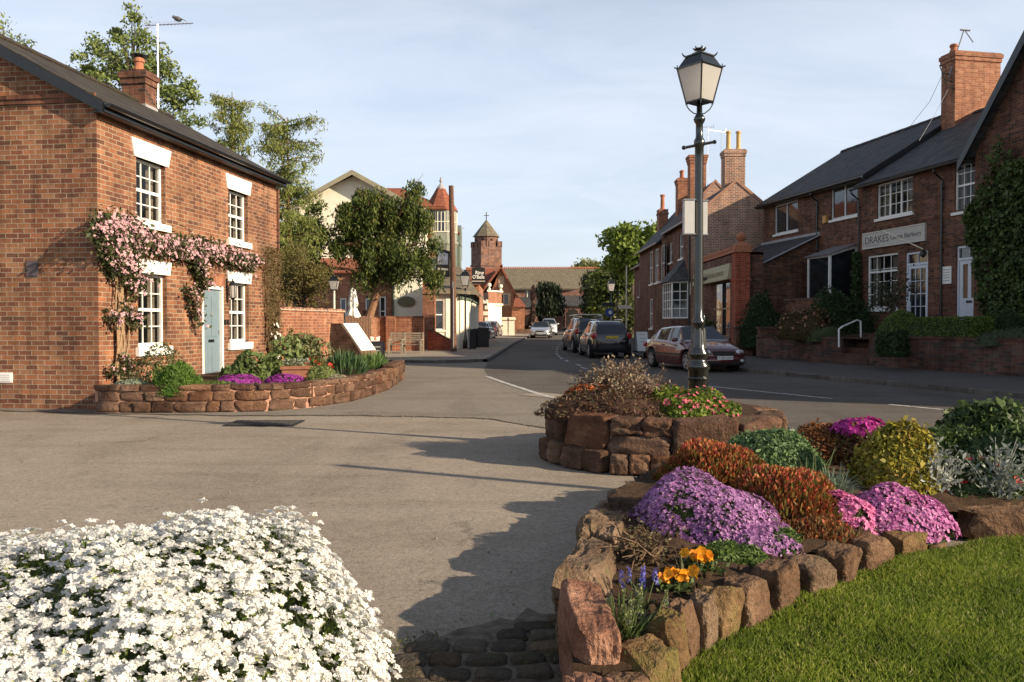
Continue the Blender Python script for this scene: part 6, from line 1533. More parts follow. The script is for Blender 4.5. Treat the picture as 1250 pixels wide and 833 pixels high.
# cream fronted building with parapet
Yc = 84.0; zb = gz(Yc)
cb = thing('cream_fronted_building', 'small flat fronted building with cream quoins and ball finials on its parapet', 'building', (X(600,Yc),Yc,zb))
x0, x1 = X(583,Yc), X(596,Yc); xr0, xr1 = X(596,Yc), X(612,Yc); zt = at(600,369,Yc).z
d2 = Vector((xr1-xr0, 7.5))   # the sunlit side runs back
b = RB(cb); zp = at(600,356,Yc).z
b.hull([(x0,Yc,zb),(x1,Yc,zb),(x1,Yc+1,zb),(x0,Yc+1,zb)], [(x0,Yc,zt),(x1,Yc,zt),(x1,Yc+1,zt),(x0,Yc+1,zt)])
b.hull([(x1,Yc,zt-.2),(xr1,Yc+3.0,zt-.2),(xr1-1,Yc+9,zt-.2),(x0,Yc+8,zt-.2)], [(x1,Yc,zp),(xr1,Yc+3.0,zp),(xr1-1,Yc+9,zp),(x0,Yc+8,zp)]); b.build('brick_front', M['brick_orange'], cb)
b = RB(cb); b.hull([(x1,Yc-.02,zb),(xr1,Yc+2.98,zb),(xr1-1,Yc+9,zb),(x1,Yc+8,zb)], [(x1,Yc-.02,zt-.2),(xr1,Yc+2.98,zt-.2),(xr1-1,Yc+9,zt-.2),(x1,Yc+8,zt-.2)]); 
for i in range(6): b.box(x1-.35-.2*(i % 2), x1+.02, Yc-.1, Yc, zb+.2+i*.6, zb+.6+i*.6)
b.build('cream_wall', M['cream'], cb)
b = RB(cb); b.hull([(x1-.1,Yc-.2,zt-.3),(xr1+.15,Yc+2.8,zt-.3),(xr1+.15,Yc+3.2,zt-.3),(x1-.1,Yc+.2,zt-.3)],[(x1-.1,Yc-.2,zt-.1),(xr1+.15,Yc+2.8,zt-.1),(xr1+.15,Yc+3.2,zt-.1),(x1-.1,Yc+.2,zt-.1)])
b.hull([(x1-.1,Yc-.2,zp),(xr1+.15,Yc+2.8,zp),(xr1+.15,Yc+3.2,zp),(x1-.1,Yc+.2,zp)],[(x1-.1,Yc-.2,zp+.15),(xr1+.15,Yc+2.8,zp+.15),(xr1+.15,Yc+3.2,zp+.15),(x1-.1,Yc+.2,zp+.15)])
for xx, yy in ((x1+.1,Yc+.1),(xr1-.1,Yc+2.9)): b.lathe([(.16,zp+.15),(.16,zp+.3),(.08,zp+.36),(.08,zp+.42),(.2,zp+.55),(.23,zp+.66),(.17,zp+.8),(.02,zp+.88)], (xx,yy,0), 10)
b.build('cornice', M['cream'], cb)
b = RB(cb)
for i in range(4):
    t0 = .15+i*.2; xx = x1+(xr1-x1)*t0; yv = Yc-.05+3*t0; b.hull([(xx,yv,zb+.6),(xx+.13,yv+.3,zb+.6),(xx+.13,yv+.35,zb+.6),(xx,yv+.05,zb+.6)],[(xx,yv,zt-.8),(xx+.13,yv+.3,zt-.8),(xx+.13,yv+.35,zt-.8),(xx,yv+.05,zt-.8)])
b.build('mullions', M['white'], cb)
for i, px in enumerate((616, 624.5)):
    Yp = 78; t = thing('gate_pier', ['pale stone gate pier beside the cream building, nearer of its pair','pale stone gate pier beside the cream building, farther right of its pair'][i], 'pier', (X(px,Yp),Yp,gz(Yp)))
    b = MB(); b.box(-.28,.28,-.28,.28,0,1.55); b.build('shaft', M['cream'], t); b = MB(); b.box(-.4,.4,-.4,.4,1.55,1.72); b.box(-.34,.34,-.34,.34,1.72,1.8); b.build('cap', M['cream'], t)
# monument
Ym = 100; mo = thing('stone_monument', 'slender red sandstone monument shaft on a stepped base', 'monument', (X(651,Ym),Ym,gz(Ym)), 20)
zt = at(651,351,Ym).z - gz(Ym)
b = MB(); b.box(-1.2,1.2,-1.2,1.2,-.3,.4); b.box(-.85,.85,-.85,.85,.4,.8); b.build('steps', M['sandstone'], mo)
b = MB(); b.hull([(-.6,-.6,.8),(.6,-.6,.8),(.6,.6,.8),(-.6,.6,.8)],[(-.35,-.35,1.9),(.35,-.35,1.9),(.35,.35,1.9),(-.35,.35,1.9)]); b.lathe([(.32,1.9),(.26,zt-1.6),(.35,zt-1.5),(.42,zt-1.3),(.42,zt-.7),(.2,zt-.5)], (0,0,0), 8); b.build('shaft', M['sandstone'], mo)
b = MB(); b.box(-.12,.12,-.1,.1,zt-.5,zt+.3); b.box(-.3,.3,-.08,.08,zt-.15,zt+.02); b.build('cross', M['sandstone'], mo)
# church
Yt = 122.0
chu = thing('church', 'red sandstone church with battlemented tower, pyramid spire and long nave roof', 'church', (X(592,Yt),Yt,gz(Yt)))
tx0, tx1 = X(575,Yt), X(611,Yt); zc = at(592,300,Yt).z; tw = 3.7
b = RB(chu)
cxn = (tx0+tx1)/2; R0 = (tx1-tx0)/2
ca = R(28)
def sq(s, z): return [(cxn + s*math.cos(ca+q), Yt+3 + s*math.sin(ca+q), z) for q in (R(225),R(315),R(45),R(135))]
S = R0*1.12
b.hull(sq(S,0), sq(S,zc)); b.hull(sq(S*1.06,zc-2.9), sq(S*1.06,zc-2.6))
tower = b.build('tower', M['ashlar'], chu)
b = RB(chu); q = sq(S*1.03, zc)
for i in range(4):
    a, c = Vector(q[i]), Vector(q[(i+1) % 4]); d = (c-a)
    for k_ in (0, .39, .78): 
        p0_, p1_ = a+d*k_, a+d*(k_+.22); n_ = Vector((d.y,-d.x,0)).normalized()*.3
        b.hull([p0_, p1_, p1_-n_, p0_-n_], [v+Vector((0,0,.85)) for v in (p0_, p1_, p1_-n_, p0_-n_)])
b.build('battlements', M['ashlar'], tower)
b = RB(chu); b.lathe([(R0*.82,zc),(R0*.82,zc+1.6)], (cxn,Yt+3,0), 8, rot=R(28+22.5)); b.build('belfry', M['ashlar'], tower)
b = RB(chu); zs = at(592,266,Yt).z; b.lathe([(R0*.95,zc+1.55),(R0*.9,zc+1.7),(.12,zs)], (cxn,Yt+3,0), 8, rot=R(28+22.5)); b.build('spire', M['tile_church'], tower)
b = RB(chu); b.tube([(cxn,Yt+3,zs-.2),(cxn,Yt+3,zs+1.2)], .07, 5); b.tube([(cxn-.4,Yt+3,zs+.7),(cxn+.4,Yt+3,zs+.7)], .05, 5); b.build('weather_vane', M['black_matt'], tower)
b = RB(chu)
q = sq(S*1.012, 0)
for i in (0, 1, 3):
    a, c = Vector(q[i]), Vector(q[(i+1) % 4]); d = (c-a); m = a + d*.5; dd = d.normalized()
    for s_, z0_, h_ in ((.45, zc-5.6, 1.9),): 
        V = [m+dd*x_+Vector((0,0,z)) for x_, z in ((-s_,z0_),(s_,z0_),(s_,z0_+h_*.7),(0,z0_+h_),(-s_,z0_+h_*.7))]; b.add(V, [(0,1,2,3,4)])
for i in range(8): 
    a = R(28+45*i); r = R0*.82*math.cos(R(22.5))+.03; n_ = Vector((math.cos(a), math.sin(a), 0)); t_ = Vector((-n_.y, n_.x, 0)); m = Vector((cxn,Yt+3,0))+n_*r
    V = [m+t_*(.25*math.cos(u))+Vector((0,0,zc+.9+.3*math.sin(u))) for u in [k_*math.pi/4 for k_ in range(8)]]; b.add(V, [tuple(range(8))])
b.build('openings', M['darkroom'], tower)
# nave
Yn = 138.0; nx0, nx1 = X(600,Yn), X(748,Yn); zr = at(650,329,Yn+5).z; ze = at(650,352,Yn).z
b = RB(chu); mn = lambda u, v, d: (u, Yn+d, v)
nh = [(X(641,Yn),X(646.5,Yn),at(0,363,Yn).z,at(0,353.5,Yn).z),(X(659,Yn),X(664,Yn),at(0,363,Yn).z,at(0,353.5,Yn).z)]
wallgrid(b, nx0, nx1, 0, ze, nh, mn, depth=.3); b.build('nave_wall', M['ashlar'], chu)
b = RB(chu); slab(b, (nx0-1,Yn-.6,ze-.1),(nx1+1,Yn-.6,ze-.1),(nx1+1,Yn+6,zr+.2),(nx0-1,Yn+6,zr+.2), .3); slab(b, (nx0-1,Yn+12,ze),(nx1+1,Yn+12,ze),(nx1+1,Yn+6,zr+.2),(nx0-1,Yn+6,zr+.2), .3)
nr = b.build('nave_roof', M['tile_church'], chu)
b = RB(chu)
k_ = 60
for i in range(k_): x_ = nx0-1+(nx1-nx0+2)*i/k_; b.box(x_, x_+.3, Yn+5.85, Yn+6.15, zr+.2, zr+.5)
b.build('ridge_crest', M['terracotta'], nr)
for h in nh: 
    g = RB(chu); g.quad(mn(h[0],h[2],.2),mn(h[1],h[2],.2),mn(h[1],h[3],.2),mn(h[0],h[3],.2)); w = g.build('window', M['glass'], chu)
    g = RB(chu); obox(g, mn, (h[0]+h[1])/2-.07,(h[0]+h[1])/2+.07,h[2],h[3],.1,.19); g.build('mullion', M['cream'], w)
# aisle and porch
b = RB(chu); ya = Yn-5; xa0, xa1 = X(622,ya), X(690,ya); za = at(0,375,ya).z
b.add([(xa0,ya,0),(xa1,ya,0),(xa1,ya,za),(xa0,ya,za),(xa1,Yn,at(0,362,Yn).z),(xa1,Yn,0)], [(0,1,2,3),(1,5,4,2)]); b.build('aisle_wall', M['ashlar'], chu)
b = RB(chu); slab(b, (xa0,ya-.3,za),(xa1+.2,ya-.3,za),(xa1+.2,Yn-.05,at(0,363,Yn).z),(xa0,Yn-.05,at(0,363,Yn).z), .2); b.build('aisle_roof', M['slate'], chu)
b = RB(chu); yp = Yn-9; px0, px1 = X(686,yp), X(722,yp); zp_ = at(0,352,yp).z; b.box(px0,px1,yp,Yn-.1,0,zp_-2.6); b.add([(px0,yp+4,0),(px1,yp+4,0),(px1,yp+4,zp_-.8),(X(708,yp+4),yp+4,zp_+.1),(px0,yp+4,zp_-.8)], [(0,1,2,3,4)]); b.build('transept', M['ashlar'], chu)
b = RB(chu); slab(b, (px0-.3,yp-.4,zp_-2.7),(px1+.3,yp-.4,zp_-2.7),(px1+.3,yp+3.9,zp_-1.0),(px0-.3,yp+3.9,zp_-1.0), .2); b.build('transept_roof', M['slate'], chu)
b = RB(chu); m_ = X(699,yp); V = [(m_+1.0*math.cos(u), yp-.02, 2.6+1.2*math.sin(u)) for u in [k_*math.pi/8 for k_ in range(9)]] + [(m_-1.0,yp-.02,.4),(m_+1.0,yp-.02,.4)]; b.add(V, [tuple(range(11))]); b.build('porch_arch', M['darkroom'], chu)
# stone wall lit orange
Ys = 112; swl = thing('churchyard_wall', 'sunlit orange sandstone churchyard wall at the end of the street', 'wall', (X(680,Ys),Ys,gz(Ys)))
b = RB(swl); b.hull([(X(664,Ys),Ys+2,0),(X(690,Ys),Ys,0),(X(690,Ys)+.5,Ys+12,0),(X(664,Ys),Ys+14,0)],[(X(664,Ys),Ys+2,1.6+gz(Ys)),(X(690,Ys),Ys,2.3),(X(690,Ys)+.5,Ys+12,2.3),(X(664,Ys),Ys+14,2.1)]); b.build('wall', M['sandstone'], swl)
b = RB(swl); b.hull([(X(664,Ys),Ys+1.9,2.1),(X(690,Ys),Ys-.1,2.3),(X(690,Ys),Ys+.6,2.3),(X(664,Ys),Ys+2.6,2.1)],[(X(664,Ys),Ys+1.9,2.3),(X(690,Ys),Ys-.1,2.5),(X(690,Ys),Ys+.6,2.5),(X(664,Ys),Ys+2.6,2.3)]); b.build('coping', M['sandstone'], swl)
s2 = thing('churchyard_wall', 'lower pale stone kerb wall in front of the brick hall', 'wall', (X(640,88),88,gz(88))); b = RB(s2); b.box(X(628,88), X(655,88), 88, 88.4, 0, gz(88)+.55); b.build('wall', M['sandstone'], s2)
# ================================================================== TREES
def tree(name, label, loc, H, trunk_r, blobs, n, leaf, pal, elong=1.8, seed=1, T=None, bare=.15, gap=.5, tj=.5, bark=(.11,.085,.06), group=None, trunk_h=None, clump=.28, lean=(0,0), nb=2, zlow=.25):
    """blobs: list of (dx, dy, z, rx, rz). branches reach clumps scattered in the blobs; leaves gather round the clumps"""
    t = thing(name, label, 'tree', loc, 0, group); rs = random.Random(seed); rg = np.random.default_rng(seed)
    b = MB(); th = trunk_h or H*.8; k = 8
    tr = [(lean[0]*i/k + .05*math.sin(i*1.3+seed), lean[1]*i/k + .05*math.cos(i*1.7+seed), th*i/k) for i in range(k+1)]
    b.tube(tr, [trunk_r*(1.25 if i == 0 else 1-.8*i/k) for i in range(k+1)], 9)
    C = []; tot = sum(a[3]**2*a[4] for a in blobs)
    for (bx, by, bz, rx, rz) in blobs:
        m = max(3, int(150*gap * rx*rx*rz / tot))
        for i in range(m):
            d = unit(rg.normal(size=3)); r = rg.random()**.4
            c = Vector((bx + d[0]*rx*r, by + d[1]*rx*r, bz + d[2]*rz*r)); C.append(c)
            zz = max(zlow*th, min(th*.98, c.z - .35*math.hypot(c.x-lean[0]*.5, c.y) - .1*H*rg.random())); f = zz/th*k; i0 = min(k-1, int(f)); s = Vector(tr[i0]).lerp(Vector(tr[i0+1]), f-i0)
            mid = s.lerp(c, .5) + Vector((0, 0, (.08 if T is None else .14)*(c-s).length))
            rr = trunk_r*.28*(.4+rg.random()*.6)
            b.tube([s, mid, c], [rr, rr*.6, rr*.15], 5, cap=False)
            for q in range(nb):
                e = c + Vector(np.clip(rg.normal(size=3), -1.3, 1.3))*clump*.8; b.tube([mid.lerp(c,.5), e], [rr*.3, rr*.08], 3, cap=False)
    b.build('trunk', plain(name+'_bark', bark, .9, .35, 9, bump=.5), t)
    C = np.array([tuple(c) for c in C]); w = rg.random(len(C)) + .35; w /= w.sum()
    idx = rg.choice(len(C), n, p=w); sz = clump*(.6+.8*rg.random(len(C)))
    d = unit(rg.normal(size=(n,3))) * (rg.random((n,1))**.45); P = C[idx] + d*sz[idx][:,None]*np.array([1,1,.75])
    if T is not None: P[:, 2] -= np.abs(rg.normal(size=n))*clump*.9
    b = MB(); b.arr(*(leaves(P, leaf, elong, T=np.array(T), tj=tj) if T is not None else leaves(P, leaf, elong)))
    b.build('crown', leafmat(name+'_leaf', pal, .3), t, uv=False); return t
BIR = [(.12,.17,.045),(.19,.25,.075),(.27,.32,.11),(.09,.12,.04)]
# birch-like tree behind the cottage
def tr_at(name, label, px, Y, spec, n, leaf, pal, **k):
    x = X(px, Y); bl = []
    for (bx, by_, rx, ry) in spec:   # pixel blobs
        p = at(bx, by_, Y); s = Y / F; bl.append((p.x - x, 0.0, p.z, rx*s, ry*s))
    H = max(b_[2]+b_[4] for b_ in bl); return tree(name, label, (x, Y, 0), H, k.pop('tr', .2), bl, n, leaf, pal, **k)
tr_at('broadleaf_tree', 'tall airy light green tree rising behind the cottage chimney', 165, 31, [(160,30,22,26),(125,75,34,26),(170,80,40,34),(215,115,26,34),(150,120,45,30),(225,140,20,26),(180,150,40,30)], 15000, .13, BIR, seed=3, clump=.42, gap=.95, tr=.2)
tr_at('broadleaf_tree', 'thin leafy branch tips of a tree showing over the ridge at the far left', 8, 29, [(10,40,18,14),(30,50,14,10),(5,90,30,30)], 1700, .12, BIR, seed=5, clump=.3, gap=.35, tr=.12)
LAR = [(.14,.19,.045),(.21,.26,.07),(.29,.31,.09),(.10,.13,.035)]
def conifer(name, label, px, Y, top, bot, wtop, wbot, n, pal, seed=1, leaf=.12, droop=.5, tr=.15, gapy=1.0):
    """tiered conifer: boughs leave the stem, arch down and carry tufts"""
    x = X(px, Y); H = at(px, top, Y).z; z0 = max(1.0, at(px, bot, Y).z); s = Y/F
    t = thing(name, label, 'tree', (x, Y, 0)); rs = random.Random(seed); b = MB()
    b.tube([(0,0,0),(.04,0,H*.5),(0,.03,H)], [tr,tr*.6,.015], 8); P = []
    z = z0
    while z < H-.15:
        f = (z-z0)/(H-z0); Lr = (wbot+(wtop-wbot)*f)*s*rs.uniform(.55,1.15)
        for k in range(rs.randint(3,4)):
            q = rs.random()*6.28; up = rs.uniform(.0,.35); pts = []
            for i in range(6):
                u = i/5; pts.append((Lr*u*math.cos(q), Lr*u*math.sin(q), z + Lr*(up*u*1.3 - droop*u*u + .18*u**4)))
            b.tube(pts, [.03*(1-u*.17) for u in range(6)], 4, cap=False)
            for i in range(int(40*Lr/1.2)):
                u = rs.random()**.75; j = min(4, int(u*5)); a, c = Vector(pts[j]), Vector(pts[j+1]); p = a.lerp(c, u*5-j)
                P.append((p.x+rs.gauss(0,.10), p.y+rs.gauss(0,.10), p.z - abs(rs.gauss(0,.16))))
        z += rs.uniform(.14,.26)*gapy
    b.build('trunk', plain(name+'_bark',(.16,.11,.05),.9,.3,9), t)
    P = np.array(P); idx = RNG.integers(0, len(P), n); Q = P[idx] + RNG.normal(size=(n,3))*.06
    b = MB(); b.arr(*leaves(Q, leaf, 4.5, T=np.array([0,0,-.8]), tj=.7)); b.build('crown', leafmat(name+'_leaf', pal, .3), t, uv=False)
conifer('larch_tree', 'feathery young larch behind the cottage roof, nearer of its pair', 285, 33, 112, 300, 22, 46, 17000, LAR, 3, .15, .15)
conifer('larch_tree', 'tall drooping larch with bare leader rising beyond the cottage end', 352, 31, 143, 330, 40, 44, 20000, LAR, 4, .14, .35)
tr_at('beech_tree', 'green bushy tree crowding between the larch and the cream pub gable', 362, 34, [(362,300,30,34),(385,275,26,26),(350,330,30,30)], 9000, .13, [(.07,.10,.025),(.13,.17,.045),(.18,.22,.06)], seed=6, clump=.4, gap=.6)
tr_at('brown_bush', 'brownish twiggy bush above the brick garden wall', 370, 28.3, [(370,335,34,36),(352,350,24,28),(392,350,16,26)], 12000, .09, [(.10,.09,.03),(.17,.145,.05),(.21,.17,.06),(.13,.13,.04)], seed=7, elong=3, clump=.35, gap=.7, tr=.1)
CED = [(.03,.05,.015),(.06,.09,.022),(.11,.145,.032),(.17,.19,.045)]
ct = tr_at('weeping_cedar', 'dark evergreen with drooping foliage and leaning trunk before the pub', 437, 33.5, [(450,258,42,26),(500,258,24,30),(520,296,14,34),(428,248,18,10),(475,305,42,20),(425,298,24,14),(398,322,10,10),(488,330,18,12),(527,335,8,14),(396,282,18,18),(508,232,8,8),(450,330,22,10)], 44000, .15, CED, elong=2.8, seed=8, T=[0,0,-1.0], tj=.55, clump=.38, gap=.95, tr=.24, lean=(1.5,0), trunk_h=5.4, zlow=.48, bark=(.24,.13,.075))
MAP = [(.14,.20,.03),(.20,.27,.045),(.10,.15,.03),(.25,.30,.06)]
tr_at('maple_tree', 'sunlit yellow green maple beside the dark end of the right row', 772, 92, [(770,295,30,20),(800,290,14,16),(752,315,14,16),(785,320,24,22)], 9000, .5, MAP, seed=9, clump=1.2, gap=.6, tr=.35)
tr_at('sycamore_tree', 'darker green tree mass beneath the sunlit maple', 765, 100, [(760,345,34,26),(735,350,18,22),(785,360,24,30)], 9000, .45, [(.05,.08,.02),(.09,.12,.03),(.12,.15,.04)], seed=10, clump=1.3, gap=.7, tr=.3)
tr_at('lime_bush', 'bright lime green bush at the street end by the lamp', 738, 108, [(737,375,15,9)], 2600, .35, [(.22,.28,.04),(.3,.34,.06)], seed=11, clump=.8, gap=.4, tr=.08)
tr_at('hedgerow_tree', 'olive green scrub filling the street end behind the signpost', 770, 84, [(765,385,28,20),(745,395,20,14)], 6000, .3, [(.08,.10,.03),(.12,.13,.04),(.14,.15,.06)], seed=12, clump=.9, gap=.6, tr=.1)
YEW = [(.018,.03,.014),(.03,.045,.02),(.045,.06,.028)]
tr_at('yew_tree', 'dense dark upright yew in the churchyard, left of the porch', 671, 116, [(670,352,14,8),(673,370,16,16),(664,380,12,12)], 9000, .5, YEW, elong=3, seed=13, T=[0,0,1], tj=.35, clump=1.0, gap=.8, tr=.3)
tr_at('yew_tree', 'tall dark upright yew in the churchyard, right of the porch', 730, 114, [(722,345,10,16),(735,350,14,20),(727,375,15,16)], 10000, .5, YEW, elong=3, seed=14, T=[0,0,1], tj=.35, clump=1.0, gap=.8, tr=.3)
tr_at('distant_tree', 'pale yellowish treetop showing just above the church roof', 718, 165, [(718,326,14,6),(708,330,10,4)], 1800, .6, [(.2,.22,.08),(.26,.27,.12)], seed=15, clump=1.2, gap=.4)
# lamp, signpost, pole at the far end
streetlamp('street_lamp', 'distant black lamp post with lantern before the green trees', X(746,80), 80, gz(80), 4.2, .7)
fpn = thing('finger_post', 'black and white finger signpost behind the dark parked cars', 'signpost', (X(753,60),60,gz(60)))
b = MB(); b.tube([(0,0,0),(0,0,3.0)], .05, 8); b.build('post', M['black'], fpn)
b = MB(); b.hull([(-.1,-.03,2.55),(-1.0,-.03,2.55),(-1.15,-.03,2.7),(-1.0,-.03,2.85),(-.1,-.03,2.85)],[(-.1,.0,2.55),(-1.0,.0,2.55),(-1.15,.0,2.7),(-1.0,.0,2.85),(-.1,.0,2.85)]); b.build('finger', M['black'], fpn)
b = MB(); b.hull([(.1,-.03,2.4),(.95,-.03,2.4),(1.1,-.03,2.52),(.95,-.03,2.66),(.1,-.03,2.66)],[(.1,.0,2.4),(.95,.0,2.4),(1.1,.0,2.52),(.95,.0,2.66),(.1,.0,2.66)]); b.build('finger', M['cream'], fpn)
bs = thing('round_sign', 'small blue and white road sign beside the finger post', 'sign', (X(744,58),58,gz(58)))
b = MB(); b.tube([(0,0,0),(0,0,2.3)], .03, 6); b.build('post', M['black'], bs); b = MB(); b.tube([(0,-.04,2.1),(0,-.02,2.1)], .3, 20); b.build('disc', plain('sign_blue',(.04,.07,.3),.4), bs); b = MB(); b.tube([(.05,-.055,2.12),(.05,-.041,2.12)], .13, 12); b.build('symbol', M['white'], bs)
pp = thing('thin_pole', 'thin pale pole standing against the green trees beside the dark house end', 'pole', (X(764.5,62),62,gz(62))); b = MB(); b.tube([(0,0,0),(0,0,5.6)], [.06,.045], 8); b.build('shaft', M['cream'], pp); b = MB(); b.lathe([(.06,0),(.07,.03),(.01,.08)], (0,0,5.6), 8); b.build('cap', M['grey'], pp)
wb = aboard('white pavement sign board standing between the dark parked car and the terrace', (X(783,38.7),38.7,.15), 8, .52, .95, face=M['white'], frame=M['grey'], name='pavement_sign')
b = MB()
for i in range(4): 
    z = .78-.16*i; y = -.28+.25*z/.95-.008; b.box(-.15+.03*i,.16,y-.004,y,z,z+.05)
b.build('lettering', M['grey'], wb); b = MB(); b.box(-.32,.32,-.34,.34,0,.06); b.build('base', M['black_matt'], wb)
# parking post by the rail behind
# ================================================================== CARS
def paint_mat(name, c, metal=.4, rough=.28):
    n = N(name); n.b.inputs['Base Color'].default_value = c4(c); n.set(rough, metal, .5, 1.0); n.b.inputs['Coat Roughness'].default_value = .05
    ob = n.coord(); n.l(n.ramp(n.noise(ob, 5, 4), [(.3,(rough*.9,)*3),(.7,(rough*1.5,)*3)]), n.b.inputs['Roughness']); return n.m
M['carglass'] = N('car_glass').set(.04, 0, .9).m; M['carglass'].node_tree.nodes['Principled BSDF'].inputs['Base Color'].default_value = (.012,.015,.018,1)
M['tyre'] = plain('tyre_rubber', (.018,.018,.018), .85, .2, 20)
M['rim'] = plain('alloy_rim', (.45,.45,.47), .35, .1, 8, metal=.8)
M['plastic'] = plain('black_plastic', (.02,.02,.022), .6, .2, 10)
M['headlamp'] = plain('headlamp', (.6,.62,.65), .12, .2, 20, metal=.3, spec=.8)
M['taillamp'] = plain('tail_lamp', (.35,.015,.015), .2, .2, 20, spec=.8)
M['chrome'] = plain('chrome', (.6,.6,.62), .15, .05, 8, metal=1)
def car(name, label, loc, deg, L=4.5, Wd=1.75, H=1.42, kind='saloon', color=None, plate=('white', 'Y100 DFM'), plate_back='yellow', group=None, bars=False):
    """x forward, origin at centre on the ground"""
    t = thing(name, label, 'car', loc, deg, group)
    hw = Wd/2; wr = .32 if kind != 'suv' else .35; gc = .18 if kind != 'suv' else .24
    xf_ = L/2 - .82; xr = -L/2 + (.90 if kind == 'saloon' else .75)
    # control tables by x : belt (shoulder) height, roof height, roof half width, body half width
    if kind == 'saloon':
        xs = [-L/2, -L/2+.12, -L/2+.55, -1.25, -1.0, -.15, .05, .45, 1.05, 1.5, L/2-.35, L/2-.1, L/2]
        belt = [.78,.92,.94,.95,.95,.93,.92,.91,.90,.84,.74,.66,.58]
        top  = [.80,.96,.99,1.18,1.36,1.42,1.42,1.40,.98,.90,.80,.70,.60]
        cab = (-1.55, -.95, .42, 1.12); tw = .56
    elif kind == 'hatch':
        xs = [-L/2, -L/2+.1, -L/2+.35, -L/2+.75, -.6, 0, .45, 1.05, 1.5, L/2-.3, L/2-.1, L/2]
        belt = [.85,.96,.98,.98,.96,.94,.93,.92,.86,.76,.66,.55]
        top = [.88,1.05,1.30,1.42,1.44,1.44,1.40,1.0,.93,.82,.70,.58]
        cab = (-L/2+.1, -L/2+.6, .4, 1.08); tw = .60
    else:
        xs = [-L/2, -L/2+.1, -L/2+.35, -L/2+.7, -.6, 0, .35, .95, 1.45, L/2-.3, L/2-.1, L/2]
        belt = [.98,1.06,1.08,1.07,1.04,1.02,1.01,1.0,.96,.86,.76,.62]
        top = [1.02,1.16,1.42,1.58,1.61,1.61,1.57,1.10,1.03,.92,.80,.65]
        cab = (-L/2+.08, -L/2+.55, .33, .98); tw = .62
    k = H / max(top); top = [v*k for v in top]; belt = [v*k for v in belt]
    S = sorted(set([round(v, 3) for v in np.linspace(-L/2, L/2, 61)] + [round(c, 3) for c in cab]))
    def hull_w(x):  # plan taper
        u = abs(x)/(L/2); return hw*(1 - .20*u**5 - .03*u**2)
    def sect(x):
        bz = float(np.interp(x, xs, belt)); tz = float(np.interp(x, xs, top)); w = hull_w(x)
        e = abs(x)/(L/2); low = gc + (.10 if e > .93 else 0)
        for xc in (xf_, xr):
            d = abs(x-xc)
            if d < wr+.06: low = max(low, wr + math.sqrt(max(0, (wr+.055)**2 - d*d)) )
        incab = tz - bz
        rw = w*(1 - .30*min(1, incab/.45)) if incab > .07 else w*.9
        zz = [low, max(low+.01, gc+.14), max(low+.02, .5*bz), max(low+.03, .80*bz), bz]
        ww = [w*.95, w*.99, w*1.0, w*.985, w*.93]
        p = [(0, low)] if False else []
        p += [(ww[i], zz[i]) for i in range(5)]
        if incab > .07: p += [(w*.90, bz+.02), (rw, tz-.06), (rw*.93, tz-.015), (rw*.5, tz), (0, tz+.008)]
        else: p += [(w*.88, bz+.012), (w*.80, bz+(tz-bz)*.5+.01), (w*.6, tz), (w*.3, tz+.006), (0, tz+.01)]
        return p
    secs = [sect(x) for x in S]; m = len(secs[0])
    bodyV = []; 
    for x, p in zip(S, secs):
        cr = .0
        for (y, z) in p: bodyV.append((x, y, z))
        for (y, z) in p[::-1][1:]: bodyV.append((x, -y, z))
    w2 = 2*m - 1
    body = MB(); glass = {'side_window': MB(), 'windscreen': MB(), 'rear_window': MB()}; used = {}
    faces = []; gf = {'side_window': [], 'windscreen': [], 'rear_window': []}
    a0, a1, a2, a3 = cab
    pill = [(-.12 if kind == 'saloon' else -.2)]
    rearp = (-L/2+.95 if kind != 'saloon' else -1.02)
    for i in range(len(S)-1):
        xm = (S[i]+S[i+1])/2
        for j in range(w2-1):
            f = (i*w2+j, i*w2+j+1, (i+1)*w2+j+1, (i+1)*w2+j)
            jj = j if j < m-1 else w2-2-j
            key = None
            bz = float(np.interp(xm, xs, belt)); tz = float(np.interp(xm, xs, top)); gap = tz-bz
            if jj == 5 and gap > .10 and a0+.12 < xm < a3-.05:
                if not any(abs(xm-q) < .04 for q in pill) and not abs(xm-rearp) < .06: key = 'side_window'
            if jj >= 7 and a2+.02 < xm < a3-.02: key = 'windscreen'
            if jj >= 7 and a0+.04 < xm < a1-.02: key = 'rear_window'
            if key: gf[key].append(f)
            else: faces.append(f)
    n_ = len(S)
    faces.append(tuple(range(w2-1, -1, -1))); faces.append(tuple((n_-1)*w2+j for j in range(w2)))
    body.add(bodyV, faces); cp = color
    bo = body.build('body', cp, t, smooth=True)
    for kx, fl in gf.items():
        g = MB(); g.add(bodyV, fl); o = g.build(kx, M['carglass'], t, smooth=False)
    # underbody
    b = MB(); b.box(-L/2+.15, L/2-.15, -hw*.85, hw*.85, gc+.02, .5); b.build('underbody', M['black_matt'], t)
    # bumpers
    fx = L/2; 
    for s, nm in ((1,'front_bumper'),(-1,'rear_bumper')):
        b = MB(); pts = []
        for i in range(9):
            u = -1+2*i/8; y = u*hw*.93; x = s*(L/2+.05 - .22*abs(u)**3); pts.append((x, y))
        V = []
        h0, h1 = (.24,.48) if kind != 'suv' else (.30,.62)
        for x, y in pts: V += [(x-s*.14,y,h0),(x,y,h0+.03),(x+s*.02,y,(h0+h1)/2),(x,y,h1-.02),(x-s*.14,y,h1)]
        b.add(V, [(5*i+j,5*i+j+1,5*i+5+j+1,5*i+5+j) for i in range(8) for j in range(4)]); b.build(nm, cp if not (kind == 'suv') else M['plastic'], t, smooth=True)
    # lights
    bf = float(np.interp(L/2-.12, xs, belt)); br = float(np.interp(-L/2+.06, xs, belt))
